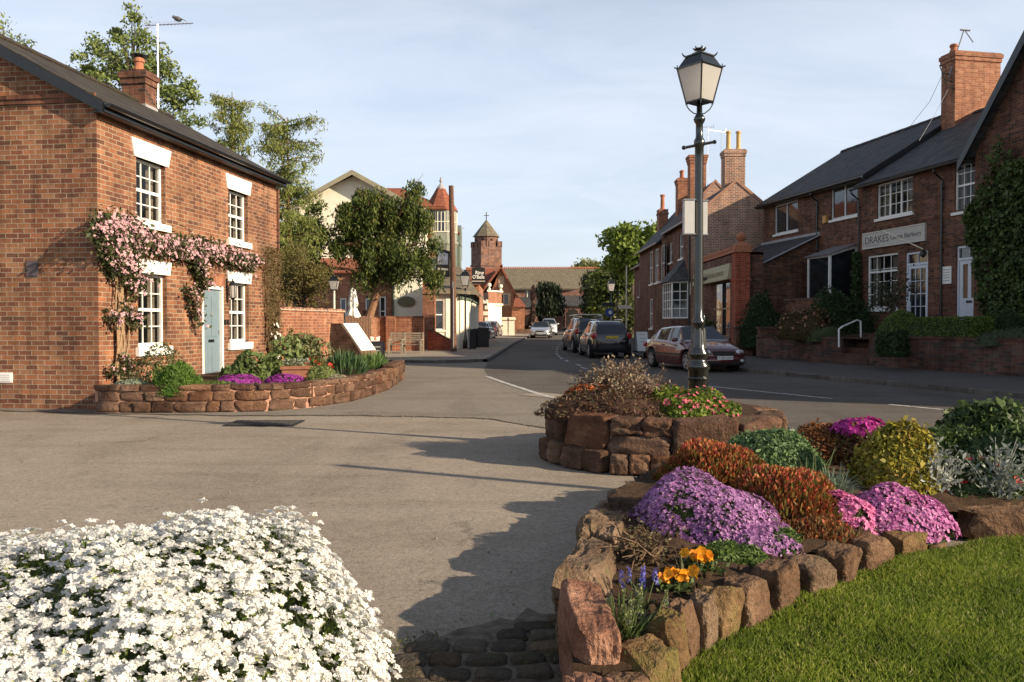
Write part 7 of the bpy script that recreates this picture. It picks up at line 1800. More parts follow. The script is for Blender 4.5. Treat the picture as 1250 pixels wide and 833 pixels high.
    for s in (-1, 1):
        V, Fs = rockgeo(.16,.36,.15, 1, n=6, k=2.6, amp=.0); b = MB(); b.add(xf(V, (L/2-.10, s*hw*.66, bf-.05), s*28), Fs); b.build('headlight', M['headlamp'], t, smooth=True)
        if kind == 'suv': V, Fs = rockgeo(.16,.30,.26, 1, n=6, k=2.8, amp=.0); b = MB(); b.add(xf(V, (-L/2+.12, s*hw*.80, br-.06), -s*25), Fs)
        else: V, Fs = rockgeo(.14,.34,.17, 1, n=6, k=3, amp=.0); b = MB(); b.add(xf(V, (-L/2+.08, s*hw*.72, br-.08), -s*20), Fs)
        b.build('tail_light', M['taillamp'], t, smooth=True)
        V, Fs = rockgeo(.12,.20,.14, 1, n=5, k=2.8, amp=0); b = MB(); b.add(xf(V, (a3-.38, s*(hw+.06), float(np.interp(a3-.3, xs, belt))+.08)), Fs); b.build('wing_mirror', cp, t, smooth=True)
        b = MB(); bz = belt[3]
        for xx in (-.35, .55): b.box(xx-.1, xx+.1, s*hw*.985-.02, s*hw*.985+.02, bz*.84, bz*.84+.03)
        b.build('door_handle', cp, t)
        b = MB(); b.box(-L/2+.9, L/2-1.2, s*hw*.99-.01, s*hw*.99+.018, .50, .55); b.build('side_strip', M['plastic'], t)
        V, Fs = rockgeo(.08,.16,.10, 1, n=4, k=2.5, amp=0); b = MB(); b.add(xf(V, (L/2+.0, s*hw*.70, .36), 20*s), Fs); b.build('fog_light', M['headlamp'], t, smooth=True)
    b = MB(); b.box(L/2-.06, L/2+.03, -.34, .34, bf-.14, bf-.02); gr = b.build('grille', M['plastic'], t)
    b = MB(); b.box(L/2+.02, L/2+.045, -.36, .36, bf-.03, bf-.005); 
    for i in range(2): b.box(L/2+.028, L/2+.036, -.32, .32, bf-.07-i*.035, bf-.06-i*.035)
    b.lathe([(.05,-.01),(.05,.01)], (0,0,0), 10) if False else None
    b.build('grille_trim', M['chrome'], gr)
    b = MB(); b.box(L/2-.02, L/2+.055, -.5, .5, .27, .36); b.build('air_intake', M['black_matt'], t)
    # plates
    zf_ = .40 if kind != 'suv' else .46; zr_ = (.62 if kind != 'suv' else .86)
    for s, c_, z in ((1,'white',zf_),(-1,'yellow',zr_)):
        xq = s*(L/2+(.075 if s > 0 else (.075 if kind != 'suv' else .03)))
        b = MB(); b.box(xq, xq+s*.012, -.26, .26, z, z+.11); pl_ = b.build('number_plate', plain('plate_'+c_, (.75,.75,.72) if c_ == 'white' else (.72,.50,.05), .5, .05), t)
        textmesh(plate, .1, 'plate_text', M['black_matt'], pl_, (xq+s*.014, -s*.24, z+.018), (R(90),0,R(90 if s > 0 else -90)), ext=.001, width=.48)
    if kind == 'suv':
        b = MB(); b.box(-L/2-.035, -L/2+.06, -.55, .55, zr_-.12, zr_-.08); b.build('tailgate_trim', M['chrome'], t)
        for s in (-1, 1): b = MB(); b.tube([(-L/2+.5,s*.55,H-.02),(-L/2+.6,s*.55,H+.04),(.2,s*.55,H+.04),(.3,s*.55,H-.02)], .02, 6); b.build('roof_rail', M['alu'], t)
    if bars:
        b = MB()
        for xx in (-.7, .1): b.box(xx-.04, xx+.04, -hw*.85, hw*.85, H+.09, H+.13)
        b.box(-1.5,.5,-.55,.55,H+.13,H+.17); b.build('roof_bars', M['cream'], t)
    # wheels
    for xc in (xf_, xr):
        for s in (-1, 1):
            b = MB(); c_ = Vector((xc, s*(hw-.12), wr)); V = []; Fs = []; n = 22
            prof = [(wr*.62,-.10),(wr*.9,-.105),(wr,-.07),(wr,.07),(wr*.9,.105),(wr*.62,.10)]
            for r, o in prof:
                for j in range(n): q = 2*math.pi*j/n; V.append((xc+r*math.cos(q), c_.y+o, wr+r*math.sin(q)))
            for i in range(5):
                for j in range(n): Fs.append((i*n+j, i*n+(j+1) % n, (i+1)*n+(j+1) % n, (i+1)*n+j))
            b.add(V, Fs); wh = b.build('wheel', M['tyre'], t, smooth=True)
            b = MB(); yo = c_.y + s*.085
            V = []
            for r, o in ((wr*.66,.02),(wr*.60,.02),(wr*.58,-.04)):
                for j in range(n): q = 2*math.pi*j/n; V.append((xc+r*math.cos(q), yo+s*o, wr+r*math.sin(q)))
            b.add(V, [(i*n+j, i*n+(j+1) % n, (i+1)*n+(j+1) % n, (i+1)*n+j) for i in range(2) for j in range(n)])
            for q_ in range(5):
                q = 2*math.pi*q_/5+.3; dx_, dz_ = math.cos(q), math.sin(q); nx_, nz_ = -dz_, dx_
                P_ = [(xc+dx_*.02+nx_*.045, wr+dz_*.02+nz_*.045),(xc+dx_*wr*.6+nx_*.035, wr+dz_*wr*.6+nz_*.035),(xc+dx_*wr*.6-nx_*.035, wr+dz_*wr*.6-nz_*.035),(xc+dx_*.02-nx_*.045, wr+dz_*.02-nz_*.045)]
                b.hull([(p[0], yo-.01, p[1]) for p in P_], [(p[0], yo+.02, p[1]) for p in P_])
            b.build('rim', M['rim'], wh)
            b = MB(); V = [(xc+wr*.62*math.cos(2*math.pi*j/n), c_.y+s*.03, wr+wr*.62*math.sin(2*math.pi*j/n)) for j in range(n)]; b.add(V, [tuple(range(n))]); b.build('brake_disc', M['black_matt'], wh)
    return t
mar = paint_mat('maroon_paint', (.10,.018,.018), .35, .25); blk = paint_mat('black_paint_car', (.014,.013,.015), .2, .22); sil = paint_mat('silver_paint', (.50,.52,.55), .7, .3); blk2 = paint_mat('dark_blue_paint', (.02,.025,.035), .3, .25); whp = paint_mat('white_car_paint', (.62,.64,.66), .1, .3); gry = paint_mat('grey_car_paint', (.20,.22,.27), .6, .3); drd = paint_mat('dark_red_paint', (.08,.02,.03), .3, .3)
# maroon saloon facing the camera on the right kerb
car('saloon_car', 'dark maroon saloon car parked facing the camera behind the lamp post', (5.9,27.2,.0), -76, 4.4, 1.76, 1.42, 'saloon', mar, 'Y100 DFM')
car('suv_car', 'black off-roader parked with its yellow rear plate to the camera', (4.1,37.0,0), 93, 4.4, 1.82, 1.62, 'suv', blk, 'MJ10 KCA')
car('suv_car', 'dark four by four with pale roof bars parked in front of the black one', (3.75,42.6,.05), 95, 4.7, 1.85, 1.75, 'suv', blk2, 'DK07 LUB', bars=True)
car('saloon_car', 'silver saloon car facing the camera in the middle of the far street', (X(661,72),72,gz(72)), -96, 4.5, 1.75, 1.40, 'saloon', sil, 'CX06 NWB')
car('hatchback_car', 'pale hatchback tucked right behind the silver saloon', (X(670,84),84,gz(84)), -92, 4.2, 1.72, 1.65, 'hatch', whp, 'DA58 FHP')
car('hatchback_car', 'grey hatchback parked beside the pub barriers, nearer of two', (X(589,66),66,gz(66)+.02), 82, 4.0, 1.7, 1.45, 'hatch', gry, 'PN54 OZT')
car('hatchback_car', 'dark red hatchback parked beyond the grey one by the pub', (X(599,74),74,gz(74)+.02), 82, 4.0, 1.7, 1.45, 'hatch', drd, 'FE09 VYK')
# ================================================================== FOREGROUND
# --- lamp planter
pc_ = (2.3, 9.35)
pth = thing('stone_planter', 'raised planter of rough red sandstone blocks round the lamp post', 'planter', (pc_[0],pc_[1],0))
# outline (world): near-left round to the right
ol = [(.52,9.3),(.66,8.77),(1.02,8.40),(1.6,8.22),(2.22,8.25),(2.68,8.5),(2.84,9.0)]
ob_ = [(2.84,9.0),(2.95,9.8),(2.6,10.5),(1.6,10.7),(.8,10.2),(.52,9.3)]
bigs = []
def blockrow(b, P0, P1, z0, z1, n, seed, th=.3, amp=.07):
    rs = random.Random(seed); ws = [rs.uniform(.6,1.4) for _ in range(n)]; s = sum(ws); a = 0
    for i, w in enumerate(ws):
        t0, t1 = a/s, (a+w)/s; a += w
        x = P0[0]+(P1[0]-P0[0])*(t0+t1)/2; y = P0[1]+(P1[1]-P0[1])*(t0+t1)/2; L = math.dist(P0,P1)*(t1-t0); ang = math.degrees(math.atan2(P1[1]-P0[1], P1[0]-P0[0]))
        V, Fs = rockgeo((L-.02)*1.06, th, (z1-z0-.018)*1.07, seed*7+i, n=14, k=11, amp=amp*1.25, chis=3)
        b.add(xf(V, (x,y,(z0+z1)/2), ang+rs.uniform(-2,2), (rs.uniform(-3,3),0)), Fs)
b = MB(); 
b.V = []; 
def sh(p): return (p[0]-pc_[0], p[1]-pc_[1])
olr = [sh(p) for p in ol]
# lower course
blockrow(b, (olr[0][0]-.08,olr[0][1]-.02), (olr[1][0]-.06,olr[1][1]-.08), 0, .24, 2, 3)
blockrow(b, (olr[1][0]-.06,olr[1][1]-.08), (olr[2][0]-.02,olr[2][1]-.10), 0, .22, 2, 4)
blockrow(b, (olr[2][0]-.02,olr[2][1]-.10), (olr[3][0],olr[3][1]-.10), 0, .20, 3, 5)
blockrow(b, (olr[3][0],olr[3][1]-.06), (olr[4][0],olr[4][1]-.06), 0, .12, 3, 6)
# upper
blockrow(b, olr[0], olr[1], .22, .54, 2, 7); blockrow(b, olr[1], olr[2], .20, .56, 1, 8, amp=.06)
blockrow(b, olr[2], olr[3], .18, .38, 1, 9, amp=.09); blockrow(b, olr[2], olr[3], .38, .55, 2, 10, amp=.1)
blockrow(b, olr[3], olr[4], .11, .55, 1, 11, th=.32, amp=.09)
blockrow(b, olr[4], olr[5], .05, .55, 1, 12, th=.30, amp=.05)
blockrow(b, olr[5], olr[6], .05, .54, 1, 13, amp=.05)
for i in range(5): blockrow(b, sh(ob_[i]), sh(ob_[i+1]), 0, .30, 3, 20+i); blockrow(b, sh(ob_[i]), sh(ob_[i+1]), .30, .51, 2, 30+i)
V, Fs = rockgeo(.28,.24,.2, 91, n=6, k=3); b.add(xf(V, (olr[0][0]+.13, olr[0][1]-.1, .61)), Fs)
b.build('stones', M['sandstone'], pth, smooth=True)
b = MB(); rr = [sh(p) for p in ol] + [sh(p) for p in ob_[1:-1]]
cxm = sum(p[0] for p in rr)/len(rr); cym = sum(p[1] for p in rr)/len(rr)
inn_ = [((p[0]-cxm)*.985+cxm, (p[1]-cym)*.985+cym) for p in rr]; out_ = [((p[0]-cxm)*1.055+cxm, (p[1]-cym)*1.055+cym) for p in rr]
b.prism(out_, 0, .48); b.build('mortar', M['mortar'], pth)
b = MB(); b.prism([((p[0]-cxm)*.9+cxm, (p[1]-cym)*.9+cym) for p in rr], .45, .52); b.build('soil', M['soil'], pth)
# --- lamp post
LX, LY = X(852.5, 9.45), 9.45
lp = thing('street_lamp', 'tall black Victorian lamp post with glazed lantern in the stone planter', 'street lamp', (LX, LY, .55))
def zpx(py): return at(852, py, LY).z - .55
b = MB(); 
prof = [(.115,-.1),(.115,zpx(471)),(.112,zpx(453)),(.132,zpx(450)),(.132,zpx(446)),(.10,zpx(441)),(.095,zpx(438)),(.12,zpx(434)),(.12,zpx(431)),(.09,zpx(426)),(.085,zpx(418)),(.072,zpx(405)),(.062,zpx(398)),(.076,zpx(396)),(.076,zpx(392)),(.056,zpx(388)),(.053,zpx(370)),(.051,zpx(300)),(.048,zpx(200)),(.050,zpx(180)),(.062,zpx(177)),(.062,zpx(172)),(.042,zpx(168)),(.040,zpx(152)),(.058,zpx(149)),(.068,zpx(146)),(.058,zpx(143)),(.034,zpx(139)),(.030,zpx(126))]
b.lathe(prof, (0,0,0), 20); b.build('column', M['iron'], lp, smooth=True)
b = MB(); n8 = 8
for i in range(n8): q = 2*math.pi*i/n8; b.tube([(.086*math.cos(q),.086*math.sin(q),zpx(425)),(.066*math.cos(q),.066*math.sin(q),zpx(401))], .012, 5)
b.lathe([(.12,zpx(464)),(.128,zpx(462)),(.12,zpx(460))], (0,0,0), 20); b.build('base_fluting', M['iron'], lp)
za = zpx(177); b = MB(); aa = R(35); b.tube([(-.23*math.cos(aa),-.23*math.sin(aa)*.6,za-.05),(0,0,za),(.23*math.cos(aa),.23*math.sin(aa)*.6,za+.05)], .017, 8)
for s in (-1,1): V, Fs = rockgeo(.05,.05,.05, 2, n=4, k=2, amp=0); b.add(xf(V, (s*.235*math.cos(aa), s*.235*math.sin(aa)*.6, za+s*.05)), Fs)
b.build('ladder_bar', M['iron'], lp)
e = thing('tmp', 'x', 'x'); bpy.data.objects.remove(e)
before = set(bpy.data.objects); lantern(lp, zpx(125), .355, .385)
for o in bpy.data.objects:
    if o not in before and o.parent == lp: o.rotation_euler = (0, 0, R(38))
# strap with two boxes, white sign cases
for i, (px0, px1) in enumerate(((833, 845), (853.5, 862.5))):
    b = MB(); x0_, x1_ = X(px0, LY)-LX, X(px1, LY)-LX; b.box(x0_, x1_, -.10 if i == 0 else -.02, .02 if i == 0 else .10, zpx(286), zpx(246)); c = b.build('sign_case', plain('sign_case_white', (.52,.51,.50), .45, .06), lp)
    b = MB(); b.box(x0_-.012, x1_+.012, -.11 if i == 0 else -.03, .03 if i == 0 else .11, zpx(246), zpx(244.5)); b.box(x0_-.012, x1_+.012, -.11 if i == 0 else -.03, .03 if i == 0 else .11, zpx(287.5), zpx(286)); b.build('case_rim', M['grey'], c)
b = MB(); V, Fs = rockgeo(.06,.05,.13, 2, n=5, k=2.4, amp=0); b.add(xf(V, (X(857,LY)-LX, -.03, zpx(390))), Fs); b.build('inspection_box', M['iron'], lp, smooth=True)
# --- planter plants
RB_ = [(.07,.035,.02),(.14,.07,.04),(.20,.11,.06),(.10,.06,.03)]
def twigbush(name, label, loc, r, h, n, lpal, leaf, seed, tw=(.30,.17,.12), nt=90):
    t = thing(name, label, 'shrub', loc); rs = random.Random(seed); b = MB(); P = []
    for i in range(nt):
        q = rs.random()*6.28; s = rs.random()**.6; e = Vector((r*s*math.cos(q), r*.8*s*math.sin(q), h*(1-.55*s*s)*rs.uniform(.7,1.05))); m = e*.5 + Vector((rs.gauss(0,.05), rs.gauss(0,.05), .05))
        b.tube([(0+rs.gauss(0,.04),rs.gauss(0,.04),0), m, e], [.012,.008,.003], 4, cap=False); P += [e, m.lerp(e,.6)]
        for k in range(4): f = m.lerp(e, rs.random()) + Vector((rs.gauss(0,.08), rs.gauss(0,.08), rs.gauss(.03,.06))); b.tube([m.lerp(e,.3), f], [.005,.002], 3, cap=False); P.append(f)
    b.build('twigs', plain(name+'_twig', tw, .8, .3, 20), t)
    A = np.array([tuple(p) for p in P]); Q = A[RNG.integers(0,len(A),n)] + RNG.normal(size=(n,3))*.035; Q[:,2] = np.maximum(Q[:,2], .02)
    b = MB(); b.arr(*leaves(Q, leaf, 2.2)); b.build('foliage', leafmat(name+'_leaf', lpal, .15), t, uv=False); return t
twigbush('barberry', 'brown and grey twiggy bush with a bare reddish centre in the lamp planter', (X(758,9.2),9.25,.50), .58,.54, 5000, [(.08,.05,.035),(.22,.17,.11),(.32,.26,.18),(.12,.09,.06),(.20,.12,.08)], .038, 3)
mound('heath', 'orange tipped green heath at the left end of the lamp planter', 'shrub', (X(718,9.1),9.1,.50), .33,.28,.32, [(.05,.08,.02),(.08,.11,.03)], .05, 1500, 4, T=(0,0,1), fl=([(.50,.10,.03),(.55,.18,.05),(.45,.07,.03)],.022,420,4,.45), seed=42)
mound('dark_heath', 'dusty dark red sprawl filling the soil between the planter shrubs', 'shrub', (X(745,8.9),8.9,.52), .85,.35,.3, [(.06,.03,.02),(.13,.07,.04),(.10,.09,.04)], .045, 2600, 3, seed=43)
mound('azalea', 'yellow green azalea dotted with pink blooms beside the lamp post', 'shrub', (X(845,8.75),8.85,.50), .42,.34,.30, [(.12,.17,.02),(.20,.26,.04),(.08,.12,.02)], .045, 2300, 1.9, fl=([(.60,.10,.16),(.70,.18,.24),(.50,.07,.12)],.019,190,5,.2), seed=44, bump=.2)
mound('azalea', 'smaller pink flowered azalea trailing right of the lamp base', 'shrub', (X(878,8.7),8.75,.48), .28,.24,.18, [(.10,.15,.02),(.18,.24,.04)], .045, 1200, 1.9, fl=([(.55,.08,.14),(.65,.16,.22)],.019,110,5,.1), seed=45, bump=.2)
# ------------------------------------------------------------------ the rockery bed
soilz = .17
left = [(.22,2.55),(.22,3.1),(.27,3.7),(.36,4.4),(.55,5.2),(.78,5.9),(1.0,6.35)]
right = [(.33,2.55),(.42,3.1),(.60,3.42),(.84,3.74),(1.2,4.14),(1.62,4.58),(2.15,5.02),(2.8,5.53),(3.6,5.72),(4.6,5.95),(6.2,6.2)]
back = [(7.5,8.2),(5.5,8.2),(4.2,8.1),(3.2,7.7),(2.2,7.3),(1.3,7.0)]
# soil: height field inside outline
poly = left[:] + [(1.3,7.0)] + back[::-1][1:] + right[::-1]
def inside(x, y):
    c = False; j = len(poly)-1
    for i in range(len(poly)):
        if (poly[i][1] > y) != (poly[j][1] > y) and x < (poly[j][0]-poly[i][0])*(y-poly[i][1])/(poly[j][1]-poly[i][1])+poly[i][0]: c = not c
        j = i
    return c
def _sd(x, y, a, c):
    dx, dy = c[0]-a[0], c[1]-a[1]; t = max(0, min(1, ((x-a[0])*dx+(y-a[1])*dy)/(dx*dx+dy*dy))); return math.hypot(x-a[0]-t*dx, y-a[1]-t*dy)
def soilh(x, y):
    e = min(_sd(x, y, right[i], right[i+1]) for i in range(len(right)-1))
    d = min(1, max(0, (y-2.6)/3.0)) * min(1, .25 + e*1.1); return .17 + .16*d + .035*mnoise.noise(Vector((x*2.2,y*2.2,0))) + .03*mnoise.noise(Vector((x*8,y*8,3))) + .014*mnoise.noise(Vector((x*24,y*24,5)))
b = MB(); st_ = .045; idx = {}; V = []; Fs = []
nx_, ny_ = int(7.6/st_), int(7/st_)
def vid(i, j):
    if (i, j) not in idx: x, y = .1+i*st_, 2.5+j*st_; idx[(i, j)] = len(V); V.append((x, y, soilh(x, y)))
    return idx[(i, j)]
for i in range(nx_):
    for j in range(ny_):
        x, y = .1+(i+.5)*st_, 2.5+(j+.5)*st_
        if inside(x, y): Fs.append((vid(i,j),vid(i+1,j),vid(i+1,j+1),vid(i,j+1)))
b.add(V, Fs); struct(b.build('bed_soil', M['soil'], smooth=True))
b = MB(); s = 500; rs = random.Random(17)   # crumbs of earth
for i in range(420):
    y = 2.8 + rs.random()*2.6; x = rs.uniform(.3, 2.2)
    if inside(x, y):
        V, Fs = rockgeo(*(rs.uniform(.015,.05) for _ in range(3)), s+i, n=2, k=3, amp=.2); b.add(xf(V, (x,y,soilh(x,y)+.005), rs.random()*360), Fs)
tag(struct(b.build('soil_crumbs', M['soil'])), kind='stuff')
def rock(label, x, y, zb, sx, sy, sz, deg, seed, tilt=(0,0), k=3.6, amp=.16, group='edging stones of the rockery bed', mat=None):
    V, Fs = rockgeo(sx*1.06, sy*1.06, sz*1.04, seed, n=26, k=k+4, amp=amp*.7, chis=12); b = MB(); b.add(xf(V, (0,0,sz/2-.03), 0, tilt), Fs)
    o = b.build('edging_stone', mat or M['rock'], None, smooth=False); place(o, (x, y, zb), deg); tag(o, label, 'stone', group); return o
M['rock_grey'] = _rock('weathered_stone', [(.34,(.06,.045,.032)),(.43,(.16,.115,.078)),(.54,(.26,.195,.135)),(.68,(.42,.33,.24))], .56, (.16,.14,.07))
M['rock_pink'] = _rock('pink_stone', [(.34,(.08,.04,.028)),(.43,(.22,.115,.078)),(.55,(.38,.22,.155)),(.72,(.58,.47,.37))], .66)
M['rock_gold'] = _rock('mossy_gold_stone', [(.34,(.06,.04,.022)),(.43,(.16,.105,.052)),(.55,(.25,.175,.09)),(.7,(.36,.28,.16))], .50, (.16,.14,.04))
rock('tall pink topped upright stone with a pale streak at the near left of the bed', .31, 3.45, -.03, .18,.56,.38, 4, 11, (3,2), amp=.09, k=5, mat=M['rock_pink'])
rock('small pinkish stone at the very front of the bed beside the cobbles', .29, 2.86, 0, .18,.42,.24, 8, 12, amp=.2, mat=M['rock_pink'])
rock('long buff boulder with a hollow, second along the path side', .41, 4.15, -.03, .23,.82,.40, -14, 13, (0,-6), amp=.24, mat=M['rock_grey'])
rock('rounded grey buff boulder halfway along the path side', .56, 4.95, -.02, .25,.66,.38, -14, 14, amp=.2, mat=M['rock_grey'])
rock('brown boulder third from the planter on the path side', .70, 5.55, -.02, .30,.55,.33, -18, 15, amp=.18, mat=M['rock_grey'])
rock('flat pale capped stone at the far corner of the bed', .95, 6.1, -.02, .42,.55,.30, -30, 16, amp=.16, mat=M['rock_grey'])
rock('low stone between the rockery and the lamp planter', 1.3, 6.7, -.02, .5,.45,.22, -40, 17, amp=.15)
# lawn side: roughly rectangular uprights
spec = [(.36,2.84,.26,.22,.20,30,'rough mossy stone lowest at the front tip of the bed','rock_gold'),
 (.43,3.04,.19,.16,.19,50,'narrow brown stone beside the front tip, lawn side','rock'),
 (.53,3.22,.22,.20,.23,38,'broad tan block with a sloping top, third from the front tip','rock_gold'),
 (.65,3.42,.19,.14,.28,60,'slim upright tan stone, fourth from the front tip on the lawn side','rock_gold'),
 (.74,3.54,.16,.11,.29,64,'thinnest upright stone on the lawn side','rock'),
 (.84,3.67,.18,.12,.28,62,'dark edged upright stone beside the thinnest one','rock_grey'),
 (.97,3.83,.21,.15,.27,54,'rounded mossy upright stone on the lawn side below the orange pansies','rock_gold'),
 (1.13,4.02,.24,.20,.24,48,'squat reddish stone on the lawn side level with the pansies','rock'),
 (1.34,4.24,.27,.22,.25,50,'large brown block with a dark face midway on the lawn side','rock'),
 (1.60,4.48,.27,.24,.22,40,'grey topped angular stone with a deep shadow beneath','rock_grey'),
 (1.86,4.70,.26,.2,.22,48,'smaller brown stone under the heather trails','rock'),
 (2.14,4.94,.32,.18,.21,42,'wide flat faced stone below the orange heather','rock'),
 (2.46,5.18,.32,.17,.20,36,'smooth tan stone left of the pink phlox cushion','rock_gold'),
 (2.76,5.40,.18,.15,.20,30,'narrow stone half hidden by the pink phlox','rock')]
for i, (x, y, sx, sy, sz, d, lab, mm) in enumerate(spec): rock(lab, x, y, .02, sx*.98, sy*.95, sz*1.04, d, 30+i, (random.Random(i).uniform(-8,8), random.Random(i+9).uniform(-5,5)), k=4.6, amp=.13, mat=M[mm])
for i, (x, w, lab) in enumerate(((3.45,.6,'dark shaded stone right of the magenta phlox'),(4.05,.62,'second dark shaded stone along the lawn top edge'),(4.7,.66,'third dark shaded stone along the lawn top edge at the frame side'),(5.4,.7,'last dark shaded stone beyond the silver foliage'))):
    rock(lab, x, 5.74+(x-3.4)*.17, .03, w, .22, .22, 8, 60+i, k=5)
# ------------------------------------------------------------------ flowers in the bed
def sz_(x, y): return soilh(x, y) - .02
def at_soil(px, py, z=.3): p = ground(px, py, z); return p.x, p.y
PU = [(.36,.15,.38),(.46,.23,.47),(.28,.10,.30),(.55,.34,.55)]
x, y = 1.18, 5.25
mound('aubrieta', 'large mauve purple cushion of aubrieta near the front of the rockery bed', 'flowers', (1.14,5.08,.2), .42,.46,.34, [(.06,.09,.03),(.10,.13,.05)], .022, 5200, 2.2, fl=(PU,.0125,7600,4,-.05), seed=51, bump=.09, deg=20)
mound('aubrieta', 'lower right skirt of mauve aubrieta falling towards the pansies', 'flowers', (1.40,4.80,.18), .24,.25,.19, [(.06,.09,.03),(.10,.13,.05)], .022, 2000, 2.2, fl=(PU,.0125,2600,4,-.05), seed=52)
mound('spurge', 'fresh green tuft at the foot of the purple cushion', 'plant', (1.22,4.50,.2), .2,.13,.10, [(.08,.13,.03),(.13,.19,.05)], .035, 1100, 2.6, seed=53)
mound('spurge', 'second fresh green tuft right of the purple cushion by the stones', 'plant', (1.50,4.72,.2), .16,.14,.13, [(.08,.13,.03),(.13,.19,.05)], .035, 800, 2.6, seed=54)
HE = [(.16,.05,.02),(.26,.08,.03),(.10,.09,.02),(.20,.13,.035),(.08,.10,.025),(.28,.14,.04)]
def heather(label, loc, rx, ry, h, n, seed, pal=HE, deg=0):
    t = thing('heather', label, 'plant', loc, deg); P, Nn = dome(n, rx, ry, h, .10, seed, .34, 0)
    b = MB(); b.arr(*leaves(P, .062, 3.4, T=np.array([0,0,1.2])+Nn*.7, tj=.38)); P2, N2 = dome(n//2, rx, ry, h*1.08, .10, seed, .14, .1); 
    b.build('foliage', leafmat('heather_leaf', pal, .2), t, uv=False)
    b = MB(); b.arr(*leaves(P2, .028, 1.6, T=np.array([0,0,1.2])+N2, tj=.4)); b.build('tips', leafmat('heather_tip', [(.36,.05,.035),(.42,.11,.06),(.38,.17,.05),(.30,.04,.03)], .2), t, uv=False)
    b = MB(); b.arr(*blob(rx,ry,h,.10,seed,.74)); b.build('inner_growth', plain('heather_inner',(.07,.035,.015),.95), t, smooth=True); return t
heather('orange and rust heather behind the purple cushion, left end of the drift', (1.50,6.15,.28), .42,.36,.32, 6000, 61)
heather('red tipped orange heather in the middle of the drift', (1.78,5.42,.24), .40,.38,.30, 7000, 62)
heather('low rusty heather trailing over the edging stones', (1.80,5.0,.17), .28,.2,.13, 3000, 63, pal=[(.20,.09,.03),(.14,.08,.03),(.10,.09,.04),(.24,.12,.05)])
mound('hebe', 'smooth rounded green hebe dome behind the orange heather', 'shrub', (2.08,6.6,.27), .43,.36,.38, [(.07,.13,.045),(.13,.21,.08),(.22,.31,.14)], .034, 8500, 1.8, seed=64, bump=.06)
RH = [(.14,.05,.02),(.22,.08,.03),(.28,.12,.04),(.10,.06,.02)]
mound('rust_shrub', 'rusty brown fine leaved shrub behind the hebe', 'shrub', (2.68,7.1,.28), .38,.32,.34, RH, .04, 4500, 2.6, seed=65, bump=.08, thick=.2)
mound('azalea', 'dark shrub topped with bright magenta blooms at the back of the bed', 'shrub', (2.98,7.0,.28), .36,.32,.46, [(.09,.04,.02),(.14,.07,.03),(.10,.09,.02)], .045, 3600, 2, fl=([(.42,.03,.26),(.52,.06,.34),(.36,.02,.20)],.021,900,5,.62), seed=66, bump=.12)
mound('euonymus', 'golden yellow and green shrub at the middle of the bed', 'shrub', (2.84,6.12,.24), .31,.28,.46, [(.30,.26,.03),(.42,.36,.05),(.22,.20,.03),(.14,.15,.03),(.34,.22,.05)], .042, 8000, 1.7, seed=67, bump=.12, thick=.2)
PH = [(.55,.13,.40),(.66,.22,.50),(.45,.09,.33),(.72,.32,.58)]
mound('phlox', 'bright pink phlox cushion tumbling over the lawn side stones', 'flowers', (2.13,5.28,.17), .19,.19,.22, [(.08,.10,.04),(.12,.13,.05)], .025, 1300, 2.4, fl=([(.70,.20,.42),(.78,.30,.52),(.62,.14,.36)],.017,1700,5,-.05), seed=68, bump=.08)
mound('phlox', 'large magenta purple phlox cushion at the corner by the lawn', 'flowers', (2.48,5.42,.12), .39,.27,.27, [(.06,.07,.03),(.09,.10,.04)], .025, 2800, 2.4, fl=([(.50,.14,.40),(.62,.26,.50),(.42,.09,.32),(.70,.38,.58)],.016,4300,5,-.05), seed=69, bump=.10)
def spiky(name, label, loc, n, L, pal, seed, w=.012, spread=.6, cat='plant', arch=.5, fl=None):
    t = thing(name, label, cat, loc); rs = random.Random(seed); V = []; Fs = []
    for i in range(n):
        q = rs.random()*6.28; l = L*rs.uniform(.6,1.1); s = rs.uniform(.2,1)*spread; bx, by = rs.gauss(0,.03), rs.gauss(0,.03); k = 6; ww = w*rs.uniform(.7,1.2)
        for j in range(k+1):
            u = j/k; r = l*s*u; z = l*(u*math.sqrt(max(0,1-s*s*.5)) - arch*s*u*u*1.1); wj = ww*(1-u**2)+.0008
            px_, py_ = bx + r*math.cos(q), by + r*math.sin(q); V += [(px_-wj*math.sin(q), py_+wj*math.cos(q), max(.005,z)), (px_+wj*math.sin(q), py_-wj*math.cos(q), max(.005,z))]
        o = len(V)-2*(k+1); Fs += [(o+2*j, o+2*j+1, o+2*j+3, o+2*j+2) for j in range(k)]
    b = MB(); b.add(V, Fs); b.build('blades', leafmat(name+'_blade', pal, .25), t, uv=False)
    return t
gh_ = spiky('grape_hyacinth', 'spiky clump of grape hyacinth with green spires near the front tip', (.47,3.42,.15), 150, .24, [(.07,.11,.03),(.11,.16,.05),(.16,.21,.08)], 5, w=.005, spread=.95, arch=.6, cat='flowers')
b = MB(); rs = random.Random(3); A = []; Cc = []
for i in range(10):
    x_, y_, h_ = rs.gauss(0,.07), rs.gauss(0,.06), rs.uniform(.17,.27); b.tube([(x_*.4,y_*.4,0),(x_*.8,y_*.8,h_*.6),(x_,y_,h_)], .0035, 4)
    for j in range(70): u = rs.random(); q = rs.random()*6.28; r = .011*(1-.5*u); A.append((x_+r*math.cos(q), y_+r*math.sin(q), h_*(.55+.5*u)))
b.build('stalks', leafmat('stalk_green', [(.12,.16,.05)]), gh_); b = MB(); b.arr(*leaves(A, .010, 1.3)); b.build('florets', leafmat('grape_floret', [(.16,.2,.07),(.24,.27,.10),(.14,.14,.20)]), gh_, uv=False)
